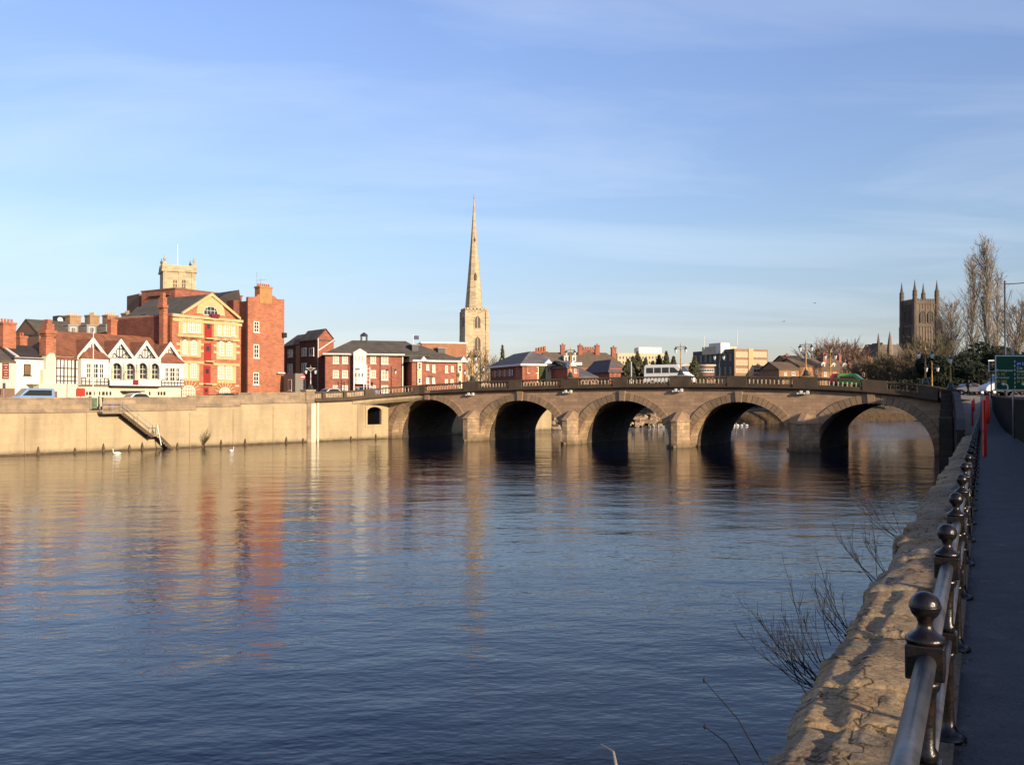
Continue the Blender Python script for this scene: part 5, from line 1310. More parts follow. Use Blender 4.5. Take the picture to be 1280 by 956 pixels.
# --- ridge buildings behind
b = Bld('hotel', 'long brown tiled building with four red chimneys and white dormers behind the quayside roofs', 'building', 684, 215, 8, zb=5.5)
W = b.f(780)[0]; ze = b.f(730,456)[1]; zr = b.f(730,440.5,5)[1]
b.walls(W, 11, ze, brick_far); r_ = b.roof(0, W, 0, 11, ze, zr, hl=0, hr=3, m=mat('brown_slate',(.16,.12,.085),var=.2))
for (a0,a1,t) in ((700.7,706,431),(722.6,727.6,431.5),(743.8,749,431.5),(764.2,769.8,434)):
    x0,x1,z0,z1 = b.rectf(a0,t,a1,t+12,y=5); b.chimney((x0+x1)/2,5,x1-x0,1.2,z0-1,z1,brick_red,2,r_)
for c in (707.8,717.6):
    x0,x1,z0,z1 = b.rectf(c-2.5,445.5,c+2.5,452,y=1); m_ = MB(); m_.box(x0,x1,1,4,z0,z1); m_.prism([(x0-.2,z1),(x1+.2,z1),((x0+x1)/2,z1+.5)],.8,4); d_ = b.part('dormer', m_, white); g = MB(); g.box(x0+.25,x1-.25,.96,1,z0+.2,z1-.2); g.build('pane', blue_glass, d_)
m_ = MB(); x0,x1,z0,z1 = b.rectf(710,453,727,456.5); m_.box(x0,x1,-.6,0,z0,z1); b.part('white_cornice', m_, white)
b = Bld('gabled_hall', 'red brick hall with a stepped battlemented gable rising between the hotel chimneys', 'building', 728.5, 235, 8, zb=5.5)
W = b.f(743.5)[0]; zt = b.f(736,433.5)[1]; b.walls(W, 10, zt-2.2, brick_far)
m_ = MB(); m_.box(0,W,0,.6,zt-2.2,zt-.6)
for k in range(5): m_.box(W*k/5+.08,W*(k+.6)/5+.08,0,.6,zt-.6,zt)
b.part('battlemented_gable', m_, brick_red)
x0,x1,z0,z1 = b.rectf(733.5,437,738.5,441); b.window((x0,x1,z0,z1), 2, 2, brick_far, louvre, arch=True)
b = Bld('distant_house', 'red brick house end with stepped chimney group just right of the quayside ridge', 'house', 667, 240, 8, zb=5.5)
W = b.f(685)[0]; b.walls(W, 6, b.f(675,439)[1], brick_red)
x0,x1,z0,z1 = b.rectf(671,434.5,684,440); m_ = MB()
for k in range(4): m_.box(x0+(x1-x0)*k/4+.05,x0+(x1-x0)*(k+.75)/4,1,2.5,z0-1,z1+.15*k)
b.part('chimney', m_, brick_orange)
b = Bld('pavilion', 'small red pavilion with dark hipped roof below the hotel chimneys', 'building', 762, 168, 14, zb=5.5)
W = b.f(776)[0]; D = b.s_(729)[0]; D = min(max(D, 6), 14); ze = b.f(768,460)[1]; zr = b.f(752,449.5,4)[1]
b.walls(W, D, ze, brick_red); b.roof(0, W, 0, D, ze, zr, axis='y', hl=2.2, hr=2.2, ov=.4, m=mat('plum_slate',(.12,.095,.10),var=.2))
for px in (766,772): b.window(b.rectf(px-1,463,px+1,469), 1, 2, brick_far, glass, fw=.07)
b = Bld('lean_to', 'plain grey slate lean-to roof beside the small red pavilion', 'outbuilding', 723.5, 160, 14, zb=5.5)
W = b.f(748)[0]; z0_ = b.f(735,471)[1]; z1_ = b.f(735,459.5,6)[1]; b.walls(W, 6, max(.5,z0_), brick_far); m_ = MB(); m_.add([(0,-.2,z0_),(W,-.2,z0_),(W*.55,6,z1_),(0,6,z1_+.3),(0,-.2,z0_-.2),(W,-.2,z0_-.2),(W*.55,6,z1_-.2),(0,6,z1_)],[(0,1,2,3),(7,6,5,4),(0,4,5,1),(1,5,6,2),(2,6,7,3),(3,7,4,0)]); b.part('roof', m_, slate_blue)
# --- pale block and white penthouse among conifers
b = Bld('office_block', 'distant cream office block with bright white rooftop plant room behind the conifers', 'building', 772, 330, 6, zb=6)
W = b.f(832)[0]; zt = b.f(800,441.5)[1]; b.walls(W, 14, zt, mat('cream_block',(.55,.46,.30),var=.08))
x0,x1,z0,z1 = b.rectf(798.5,434,827.5,441.5,y=2); m_ = MB(); m_.box(x0,x0+(x1-x0)*.62,2,9,z0,z1); m_.box(x0+(x1-x0)*.65,x1,2.5,9,z0,z1); b.part('plant_room', m_, white)
for rr in range(2):
    for k in range(14):
        px = 774+k*4.1; r = b.rectf(px,445+rr*6,px+2.3,449+rr*6); b.window(r, 1, 1, concrete, glass, fw=.12, sill=False)
b = Bld('office_block', 'dark glazed office block with sunlit banded brick end wall and white rooftop box', 'building', 918.3, 230, 24, zb=5.8)
W = b.f(960)[0]; D = b.s_(866.5)[0]; zt = b.f(938,436.3)[1]
b.walls(W, D, zt, mat('brown_band_brick',(.30,.17,.10),var=.12))
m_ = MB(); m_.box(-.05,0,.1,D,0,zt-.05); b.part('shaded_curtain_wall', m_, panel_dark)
for i in range(8):
    for (z0,z1) in ((zt-3.2,zt-1.0),(zt-6.8,zt-4.4),(zt-10.0,zt-7.8)): y = 1+(D-1)*i/8; b.window((y,y+(D-1)/8-1.0,z0,z1), 2, 1, panel_dark, glass, y=-.06, side=True, fw=.1, sill=False)
xm0, xm1 = b.f(935.2)[0], b.f(941.2)[0]
m_ = MB(); m_.box(xm0,xm1,-.25,0,0,zt+.1); b.part('pale_pier', m_, mat('tan_panel',(.55,.36,.20),var=.06))
for (t,bb_) in ((439.8,446.4),(450,456.4),(460.6,466)):
    for (a0,a1) in ((919.6,934.8),(941.8,958.5)): b.window(b.rectf(a0,t,a1,bb_), 4, 1, concrete, cream_pane if t < 460 or a0 < 930 else glass, fw=.15, bar=.1, sill=False)
x0,x1,z0,z1 = b.rectf(901,428.5,912,437,y=4); m_ = MB(); m_.box(x0,x1,4,9,z0-1,z1); b.part('rooftop_box', m_, white)
x0,x1,z0,z1 = b.rectf(895,432,921,438,y=6); m_ = MB(); m_.box(x0,x1,6,12,z0-1,z1-.2); b.part('roof_plant', m_, concrete)
m_ = MB(); m_.bar((x0+6,5,z1),(x0+6,5,z1+4),.12); m_.bar((x0-3,7,z1-1),(x0-3,7,z1+2.5),.1); b.part('aerials', m_, galv)
b = Bld('low_office', 'low flat-roofed building with a white window band beside the dark office block', 'building', 855, 215, 10, zb=5.8)
W = b.f(893)[0]; zt = b.f(875,457.5)[1]; b.walls(W, 8, zt, brick_far); m_ = MB(); m_.box(-.3,W+.3,-.3,8,zt,zt+.4); b.part('roof_edge', m_, concrete); b.window(b.rectf(868,461,892.5,465), 8, 1, white, blue_glass, fw=.1)
b = Bld('dark_house', 'dark gable between the banded office block and the brown stone houses', 'house', 960, 235, 20, zb=5.8)
W = b.f(975)[0]; ze = b.f(967,459)[1]; b.walls(W, 9, ze, brick_dark); b.roof(0, W, 0, 9, ze, b.f(967,452,4)[1], m=slate_dark)

# --- stone and brick houses right of centre
def house(px0, px1, Y, ang, yE, yR, wall, roofm, label, wins=(), chim=(), dorm=(), hl=0, hr=0, D=8, zb=5.8):
    b = Bld('house', label, 'house', px0, Y, ang, zb=zb); W = b.f(px1)[0]; c = (px0+px1)/2; ze = b.f(c,yE)[1]; zr = b.f(c,yR,D/2)[1]
    b.walls(W, D, ze, wall); r_ = b.roof(0, W, 0, D, ze, zr, hl=hl, hr=hr, ov=.2, m=roofm)
    for q in wins: b.window(b.rectf(*q), 2, 2, white, glass, fw=.1)
    for (a0,a1,t,m) in chim:
        x0,x1,z0,z1 = b.rectf(a0,t,a1,t+8,y=D/2); b.chimney((x0+x1)/2, D/2, x1-x0, 1.0, z0-1.5, z1, m, 2, r_)
    for (a0,a1,t,bb_) in dorm:
        x0,x1,z0,z1 = b.rectf(a0,t,a1,bb_,y=1.2); m_ = MB(); m_.box(x0,x1,1.2,4,z0,z1); m_.prism([(x0-.15,z1),(x1+.15,z1),((x0+x1)/2,z1+(x1-x0)*.45)],1.0,4); d_ = b.part('dormer', m_, white); g = MB(); g.box(x0+.2,x1-.2,1.16,1.2,z0+.15,z1-.1); g.build('pane', glass, d_)
    return b
brown_roof = mat('mossy_brown_tile', (.17,.115,.07), var=.25, fine=6, stain=(.09,.075,.05))
house(985, 1008, 222, 12, 452, 444.5, brick_far, slate_dark, 'dark slate roofed house behind the row, with one red chimney', chim=((981.5,986,443.5,brick_red),))
house(974, 999, 190, 14, 461, 452.5, brick_orange if False else mat('house_brown_brick',(.32,.18,.09),var=.2), brown_roof, 'small brown brick house, leftmost of the row of houses beyond the bridge', wins=((980,465.5,983.5,469),(989.5,465,994,469)))  # even brown brick colour shared by several houses of the row
house(998.5, 1027, 196, 20, 457, 448, mat('tan_gable_brick',(.42,.21,.10),var=.15), brown_roof, 'tan brick house with dark side gable in the middle of the row beyond the bridge', wins=((1019,462,1021.5,468),), chim=((1027.5,1032,442,brick_red),))
house(1024, 1064, 200, 12, 462.5, 448, MATS['house_brown_brick'], brown_roof, 'broad brown-roofed house with three white dormers beyond the bridge', wins=((1030,465,1033,470),(1042,464,1045,469),(1053,465,1056,470)), chim=((1047.5,1050.5,443.5,brick_red),(1060,1063,455,brick_red)), dorm=((1027,1031.5,454.5,459.5),(1039.5,1044,455.5,460),(1053.5,1058,455.5,460)), hr=1.5)
house(1074, 1084, 215, 20, 459, 452.5, MATS['house_brown_brick'], slate_dark, 'small dark gabled house with orange chimney below the cathedral spirelets', wins=((1080.5,460,1083,468),), chim=((1084.2,1089,447,brick_orange),))

# --- cathedral
b = Bld('cathedral', 'distant dark sandstone cathedral with four-pinnacled central tower and long roofs', 'cathedral', 1144.5, 600, 8, zb=8)
W = b.f(1172)[0]; D = b.s_(1128)[0]; zt = b.f(1158,374.5)[1]
b.walls(W, D, zt-1, cath_stone, name='tower')
zst = b.f(1158,407.5)[1]
m_ = MB(); m_.box(-.5,W+.5,-.5,D+.5,zst-.4,zst+.4); b.part('string_course', m_, cath_stone); m_ = MB(); m_.box(-.5,W+.5,-.5,D+.5,zt-3.2,zt-2.7); b.part('string_course', m_, cath_stone)
m_ = MB(); n = 9
for i in range(n):
    for (x0,x1,y0,y1) in ((W*(i+.2)/n,W*(i+.8)/n,-.3,.4),(-.3,.4,D*(i+.2)/n,D*(i+.8)/n)): m_.box(x0,x1,y0,y1,zt-1,zt+.6)
m_.box(-.3,W+.3,-.3,.38,zt-2.5,zt-.6); m_.box(-.3,.38,.4,D,zt-2.5,zt-.6); b.part('parapet', m_, cath_stone)
for (x,y) in ((0,0),(W,0),(0,D),(W,D)):
    m_ = MB(); m_.lathe([(2.1,0),(2.0,zst),(1.7,zst+.5),(1.6,zt-2),(1.5,zt+2.8),(1.8,zt+3.0),(1.5,zt+3.4),(1.45,zt+5.4),(1.7,zt+5.6),(1.1,zt+6.2),(.6,zt+9.2),(.1,zt+13.2)], (x,y,0), 8); b.part('pinnacle', m_, cath_stone)
for (a0,a1) in ((1151,1156.8),(1160.8,1166)):
    x0,x1,z0,z1 = b.rectf(a0,389,a1,402.5); pointed(b, x0, x1, z0, z1, -.05, m=blackmat, trim=cath_stone, d=.4)
pale_c = mat('cathedral_pale_stone', (.22,.17,.12), var=.2, scale=.2)
for k in range(7):
    x = W*(k+.9)/8; m_ = MB(); m_.box(x-.25,x+.25,-.45,-.02,0 if k%2 else 6,zst-.5); m_.box(x-.2,x+.2,-.4,-.02,zst+1.5 if k%2 else zt-6,zt-3.3); b.part('tracery_rib', m_, pale_c)
for k in range(8):
    y = D*(k+.9)/9; m_ = MB(); m_.box(-.4,-.02,y-.25,y+.25,6,zst-.5); m_.box(-.35,-.02,y-.2,y+.2,zst+1.5,zt-3.3); b.part('tracery_rib', m_, cath_stone)
for k in (.3,.7): pointed(b, D*k-1.7, D*k+1.7, zst+3, zst+11, -.05, m=blackmat, trim=cath_stone, side=True, d=.3)
ca = Bld('cathedral_nave', 'long cathedral nave and transept roofs with two sharp spirelets left of the great tower', 'cathedral', 1093, 590, 10, zb=8)
W = ca.f(1133)[0]; ze = ca.f(1110,446)[1]; zr = ca.f(1110,430.5,8)[1]
ca.walls(W, 18, ze, cath_stone); ca.roof(0, W, 0, 18, ze, zr, m=mat('cathedral_lead_roof',(.17,.14,.12),var=.15), ov=.5)
xg0, xg1 = ca.f(1095,y=-4)[0], ca.f(1112,y=-4)[0]; zga = ca.f(1103,428,-4)[1]
m_ = MB(); m_.box(xg0,xg1,-4,1,0,ze); m_.prism([(xg0,ze),(xg1,ze),((xg0+xg1)/2,zga)],-4,8); ca.part('transept_gable', m_, cath_stone)
for (px,yt,w_) in ((1098,416.5,1.5),(1112.3,414,1.9)):
    x, z = ca.f(px,yt,-4); m_ = MB(); m_.lathe([(w_,0),(w_,z-13),(w_*1.1,z-12.6),(w_*.55,z-5),(.1,z)], (x,-4,0), 8); ca.part('spirelet', m_, cath_stone if px < 1100 else pale_c)
cw = Bld('cathedral_chapel', 'pale ridge roof and thin twin spirelets further left of the cathedral transept', 'cathedral', 1074, 620, 6, zb=8)
W = cw.f(1098)[0]; ze = cw.f(1085,452)[1]; zr = cw.f(1085,435.5,6)[1]
cw.walls(W, 12, ze, cath_stone); cw.roof(0, W, 0, 12, ze, zr, m=mat('chapel_copper_roof',(.30,.24,.17),var=.1))
for (px,yt) in ((1059,423),(1069,422)):
    x, z = cw.f(px,yt,3); m_ = MB(); m_.lathe([(1.0,0),(1.0,z-8),(.5,z-3),(.08,z)], (x,3,0), 6); cw.part('spirelet', m_, panel_dark)

# --- unseen blocks added right of frame, sized to shade path, quay and bridge foot
for k, (ya, yb, ht, lab) in enumerate(((2.6,20,7.4,'unseen house-shaped block added for shade, nearest the camera on the right bank, out of frame'),(22,46,7.2,'long unseen terrace-shaped block added for shade in the middle of the right bank, out of frame'),(48,74.8,6.2,'unseen warehouse-shaped block added for shade near the bridge on the right bank, out of frame'),(75,81,10.2,'tall narrow unseen block added for shade closest to the bridge on the right bank, out of frame'))):
    ox = .52*ya+13.5; root = empty('shade_block', (ox, ya, 4.4 if k == 0 else 5.4), math.atan2(1,.52), lab, 'house')
    Ln = (yb-ya)*math.hypot(1,.52)
    m_ = MB(); m_.box(0,Ln,-8,0,0,ht-1.5); m_.build('wall', brick_red, root)  # body of the unseen block added for shade
    m_ = MB(); m_.add([(-.2,-8.3,ht-1.5),(Ln+.2,-8.3,ht-1.5),(Ln+.2,.3,ht-1.5),(-.2,.3,ht-1.5),(-.2,-4,ht+1.2),(Ln+.2,-4,ht+1.2)],[(0,1,5,4),(2,3,4,5),(1,2,5),(3,0,4),(0,3,2,1)]); m_.build('roof', slate, root)
    for i in range(int(Ln/3)):
        m_ = MB(); m_.box(1+i*3,2.1+i*3,-.02,.06,1.4,2.9); w_ = m_.build('window', white, root); m_ = MB(); m_.box(1.1+i*3,2.0+i*3,.06,.08,1.5,2.8); m_.build('pane', glass, w_)
# ------------------------------------------------------------------ street lamps on the bridge
def lamp(name, loc, rz, label, h=3.5, arms=2, pole=lamp_gold, head=lamp_glass, group='lantern lamps on the bridge', base=True):
    r = empty(name, loc, rz, label, 'street lamp', group)
    m = MB()
    if base: m.lathe([(.42,0),(.42,.12),(.30,.22),(.26,.5),(.16,.62)], n=8)
    m.build('base', iron_green, r)
    m = MB(); m.lathe([(.11,.6),(.10,.9),(.075,1.0),(.07,h*.55),(.09,h*.57),(.06,h*.6),(.05,h),(.09,h+.04),(.03,h+.12),(.02,h+.35)], n=8); m.build('pole', pole, r, smooth=True)
    if arms:
        m = MB(); m.bar((-.62,0,h-.12),(.62,0,h-.12),.05); m.bar((-.5,0,h-.12),(0,0,h-.5),.035); m.bar((.5,0,h-.12),(0,0,h-.5),.035); m.build('crossarm', pole if pole is not lamp_gold else iron_green, r)
        xs = (-.6,.6); z = h-.85
    else: xs = (0,); z = h-.05
    for x in xs:
        m = MB(); m.lathe([(.10,0),(.19,.38),(.19,.42)], (x,0,z), 6); lh = m.build('lantern', head, r)
        m = MB(); m.lathe([(.23,.42),(.22,.47),(.08,.62),(.04,.72)], (x,0,z), 6); m.build('lantern_cap', iron_green, lh)
    return r
brA = math.atan2(BU.y, BU.x)
def onbridge(px, y=-.15, top=True):
    s = bs(px, 480, y); q = bpt(s, y); return (q.x, q.y, btop(s)+(.1 if top else -.95))
lamp('street_lamp', onbridge(590), brA, 'double lantern lamp on the bridge parapet directly below the church spire')
lamp('street_lamp', onbridge(713), brA, 'double lantern lamp on the bridge parapet above the second pier, before the hotel chimneys')
lamp('street_lamp', onbridge(851), brA, 'double lantern lamp on the bridge parapet beside the white minibus', h=3.4)
lamp('street_lamp', onbridge(1007.5), brA, 'double lantern lamp on the bridge parapet before the brown stone houses', h=3.5)
lamp('street_lamp', onbridge(1157), brA, 'taller ochre double lantern lamp near the right end of the bridge', h=3.5)
s_ = bs(1188, 480, -.6); q = bpt(71.45,-.6)
lamp('street_lamp', (q.x,q.y,6.5), brA, 'ochre single lantern lamp on the end pier of the bridge', h=2.6, arms=0)
for px, lab in ((899,'thin double lantern lamp on the far parapet in front of the dark office block'),(1038,'ochre double lantern lamp on the far parapet left of the red car'),(1165,'shorter ochre double lantern lamp on the far parapet near the bridge end')):
    lamp('street_lamp', onbridge(px, BW+.1, False), brA, lab, h=4.2 if px != 1165 else 3.4, pole=lamp_gold if px > 1000 else iron_green)
def onwall(px, off=0.2): t = wt(px); q = wpt(t, off); return q
q = onwall(390,.3); lamp('street_lamp', (q.x,q.y,pz), .3, 'white double lantern lamp on the corner pillar of the river wall', h=2.9, pole=galv)
p = P(489,480,127.5); lamp('street_lamp', (p.x,p.y,5.9), .3, 'dark double lantern lamp at the left end of the bridge before the brick apartments', h=4.0, pole=iron_green)
p = P(581,478,134); lamp('street_lamp', (p.x,p.y,6.0), .3, 'single dark lantern lamp beside the bridge just left of the spire', h=3.2, arms=0, pole=iron_green)
p = P(600,478,150); lamp('street_lamp', (p.x,p.y,6.0), .3, 'dark double lantern lamp on the far side just right of the spire base', h=5.0, pole=iron_green)
# tall columns
t_ = empty('lamp_column', (P(475,480,126).x, 126, 5.4), 0, 'tall slim dark lamp column in front of the long apartment block', 'street lamp')
m = MB(); m.lathe([(.16,0),(.16,1.2),(.07,1.4),(.05,6.2)], n=8); m.build('pole', iron_black, t_, smooth=True); m = MB(); m.box(-.1,.6,-.12,.12,6.15,6.3); m.build('lamp_head', galv, t_)
t_ = empty('lamp_column', (P(1257,480,96).x, 96, 5.6), 0, 'tall grey lamp column with long arm reaching right, behind the green sign', 'street lamp')
zt = P(1257,351,96).z-5.6
m = MB(); m.lathe([(.16,0),(.16,1.5),(.10,1.7),(.085,zt)], n=8); m.build('pole', mat('dark_steel',(.09,.09,.1),rough=.5,metallic=.3), t_, smooth=True)
m = MB(); m.tube([(0,0,zt-.35),(1.2,0,zt-.3),(3.4,0,zt-.1)], .06, 6); m.build('arm', MATS['dark_steel'], t_); m = MB(); m.box(2.9,3.9,-.16,.16,zt-.18,zt-.02); m.build('lamp_head', galv, t_)
q = onwall(119.5,.6); t_ = empty('flag_mast', (q.x,q.y,4.6), 0, 'thin white mast standing behind the gate before the first timbered gable', 'mast')
m = MB(); m.tube([(0,0,0),(0,0,wz(119.5,414)-4.6)], [.07,.04], 6); m.build('pole', white, t_)

# ------------------------------------------------------------------ signs
st = empty('road_sign', (P(1268,500,47).x, 47, pathZ(47)), 0, 'large green direction sign with white border on a tall grey post beside the path', 'road sign')
def X_(px): return P(px,480,47).x - st.location.x
def Z_(py): return P(1268,py,47).z - st.location.z
zb_, zt_ = Z_(488.5), Z_(443.5); x0 = X_(1243.5); x1 = x0+3.25
m = MB(); m.tube([(0,.1,0),(0,.1,Z_(434))], .055, 10); m.build('post', galv, st, smooth=True)
m = MB(); m.tube([(x1-.7,.1,0),(x1-.7,.1,zt_+.2)], .055, 10); m.build('post', galv, st, smooth=True)
m = MB(); m.box(x0,x1,0,.03,zb_,zt_); panel = m.build('sign_panel', signgreen, st)
m = MB(); w_ = .045
m.box(x0+.03,x1-.03,-.006,0,zt_-w_-.03,zt_-.03); m.box(x0+.03,x1-.03,-.006,0,zb_+.03,zb_+w_+.03); m.box(x0+.03,x0+.03+w_,-.006,0,zb_+.03+w_,zt_-.03-w_); m.box(x1-.03-w_,x1-.03,-.006,0,zb_+.03+w_,zt_-.03-w_)
z = zb_+.14; xd = X_(1268.6)
while z < zt_-.2: m.box(xd-.018,xd+.018,-.006,0,z,z+.13); z += .22
m.build('border', signwhite, panel)
def txt(s, px, py, size, mt, name='lettering'):
    o = text_mesh(s, size, mt, panel, name); o.rotation_euler = (R(90),0,0); o.location = (X_(px), -.008, Z_(py)); return o
txt('Bromsgrove', 1245.4, 464.2, .175, signwhite); txt('(A 38)', 1245.4, 469.0, .18, signyellow)
txt("K'minster", 1245.4, 473.2, .175, signwhite); txt('(A 449)', 1245.4, 478.0, .18, signyellow)
m = MB(); m.box(X_(1270.6),X_(1270.6)+.75,-.010,-.002,Z_(457.3),Z_(451.5)); m.build('route_panel', signblue, panel)
txt('(M 5)', 1271.2, 456.3, .19, signwhite); txt('City', 1271, 461.4, .185, signwhite); txt('Evesham', 1271, 465.4, .175, signwhite); txt('(A 44)', 1271, 469.4, .18, signyellow); txt('Stratford', 1271, 473.4, .175, signwhite); txt('(A 422)', 1271, 478.0, .18, signyellow)
for ax in (1256.6, 1281.5):
    m = MB(); xa = X_(ax); zA = Z_(486.8); zB = Z_(480.6)
    m.box(xa+.09,xa+.16,-.008,0,zA,zB-.12); 
    for i in range(6):
        t0, t1 = math.pi/2*i/6, math.pi/2*(i+1)/6
        m.prism([(xa-.03+.12*math.cos(t0),zB-.12+.12*math.sin(t0)),(xa-.03+.19*math.cos(t0),zB-.12+.19*math.sin(t0)),(xa-.03+.19*math.cos(t1),zB-.12+.19*math.sin(t1)),(xa-.03+.12*math.cos(t1),zB-.12+.12*math.sin(t1))],-.008,0)
    m.box(xa-.06,xa-.03,-.008,0,zB,zB+.07); m.prism([(xa-.22,zB+.035),(xa-.06,zB+.14),(xa-.06,zB-.07)],-.008,0)
    m.build('arrow', signwhite, panel)
tl = empty('traffic_light', (P(1240,490,80).x, 80, 5.6), 0, 'traffic signal with white bordered backboard just left of the green sign', 'traffic light')
hz = P(1240,464.5,80).z-5.6; hz1 = P(1240,450,80).z-5.6
m = MB(); m.tube([(0,.12,0),(0,.12,hz1)], .055, 8); m.build('post', blackmat, tl)
m = MB(); m.box(-.27,.27,.04,.07,hz,hz1); m.build('backboard', signwhite, tl); m = MB(); m.box(-.17,.17,-.12,.04,hz+.08,hz1-.08); hd = m.build('signal_head', blackmat, tl)
for k in range(3):
    zc = hz+.08+(hz1-hz-.16)*(k+.5)/3; m = MB(); T = Matrix.Translation((0,-.12,zc)) @ Matrix.Rotation(R(90),4,'X'); m.lathe([(.11,0),(.12,.12),(.10,.12),(.09,.02)], n=12); m.v = [tuple(T @ Vector(v)) for v in m.v]; m.build('lens_hood', blackmat, hd)
def lifebuoy(name, Y, dx, label, h=1.75, hh=.95):
    X = railX(Y)+dx; r = empty(name, (X,Y,pathZ(Y)), 0, label, 'lifebuoy post', 'red lifebuoy housings on posts')
    m = MB(); m.box(-.05,.05,-.04,.06,0,h-.1); m.build('post', red_plastic, r)
    m = MB(); pts = [(.30*math.cos(R(a))*.62, .47*math.sin(R(a))) for a in range(0,360,15)]
    T = Matrix.Translation((.08,0,h-hh/2+.05)) @ Matrix.Rotation(R(60),4,'Z')
    m.prism([(p[0]*1.2, p[1]*1.02) for p in pts], -.07, .04, 'y', T); hs = m.build('lifebuoy_housing', red_plastic, r, bevel=.03)
    m = MB(); T2 = T
    for i in range(20):
        a0, a1 = 2*math.pi*i/20, 2*math.pi*(i+1)/20
        m.prism([(.17*math.cos(a0),.26*math.sin(a0)),(.24*math.cos(a0),.36*math.sin(a0)),(.24*math.cos(a1),.36*math.sin(a1)),(.17*math.cos(a1),.26*math.sin(a1))], -.09, -.07, 'y', T2)
    m.build('ring_relief', mat('orange_red_ring',(.75,.08,.03),rough=.4) if 'orange_red_ring' not in MATS else MATS['orange_red_ring'], hs)
    return r
lifebuoy('lifebuoy_stand', 30.4, .26, 'nearer red lifebuoy housing on a red post beside the path railing', h=2.0, hh=.95)
lifebuoy('lifebuoy_stand', 68, -.55, 'small distant red lifebuoy housing at the end of the path', h=2.0)
q = onwall(101.5,.15); r = empty('lifebuoy_box', (q.x,q.y,tz(wt(101.5))), math.atan2(WD.y,WD.x), 'red lifebuoy box standing on the far river wall before the timbered building', 'lifebuoy box')
m = MB(); m.box(-.05,.05,-.05,.05,0,.2); m.build('post', galv, r); m = MB(); m.prism([(-.42,.1),(.42,.1),(.42,.85),(.3,.95),(-.3,.95),(-.42,.85)],-.12,.12); m.build('box_body', red_plastic, r)
p = P(378.5,480,122); r = empty('no_entry_sign', (p.x,p.y,5.4), .4, 'small round red no entry sign on a pale pole by the tall brick block', 'road sign')
hgt = P(378.5,471,122).z-5.4; m = MB(); m.tube([(0,.05,0),(0,.05,hgt+.3)], .06, 6); m.build('post', galv, r)
m = MB(); m.lathe([(.33,0),(.33,.03)], n=20); T = Matrix.Translation((0,0,hgt)) @ Matrix.Rotation(R(90),4,'X'); m.v = [tuple(T @ Vector(v)) for v in m.v]; d_ = m.build('sign_disc', red_plastic, r); m = MB(); m.box(-.24,.24,-.05,-.032,hgt-.05,hgt+.05); m.build('white_bar', signwhite, d_)
p = P(5,490,97); r = empty('street_sign', (p.x,p.y,4.6), .8, 'small black sign on a thin pale pole before the pink cottage at the left edge', 'road sign')
hgt = P(5,482,97).z-4.6; m = MB(); m.tube([(0,.05,0),(0,.05,hgt+.3)], .045, 6); m.build('post', galv, r); m = MB(); m.box(-.15,.15,-.02,.02,hgt-.3,hgt+.3); m.build('sign_plate', panel_dark, r)
p = P(458.5,480,126); r = empty('sign_back', (p.x,p.y,5.4), .3, 'tall pale lattice sign frame seen from behind, beside the white bay', 'road sign')
h1 = P(458,456,126).z-5.4; h0 = P(458,480,126).z-5.4
m = MB()
for x in (-.42,0,.42): m.bar((x,0,0),(x,0,h1-(.3 if x else 0)),.09)
for k in range(5): m.bar((-.42,0,h0+(h1-h0)*k/5),(.42,0,h0+(h1-h0)*k/5),.05)
m.build('frame', galv, r)
p = P(789,465,150); r = empty('signal_pole', (p.x,p.y,6.4), 0, 'plain grey pole rising behind the parapet among the conifers', 'pole'); m = MB(); m.tube([(0,0,0),(0,0,P(789,452,150).z-6.4)], .12, 6); m.build('post', galv, r)
r = empty('road_barrier', (P(325,493,113).x,113,5.15), math.atan2(WD.y,WD.x), 'row of red tubular bike racks at the foot of the tall brick block', 'railing')
m = MB()
for k in range(9): m.tube([(k*.9,1,-.2),(k*.9,1,1.05),(k*.9+.6,1,1.05),(k*.9+.6,1,-.2)], .035, 5)
m.build('hoops', brick_red, r)

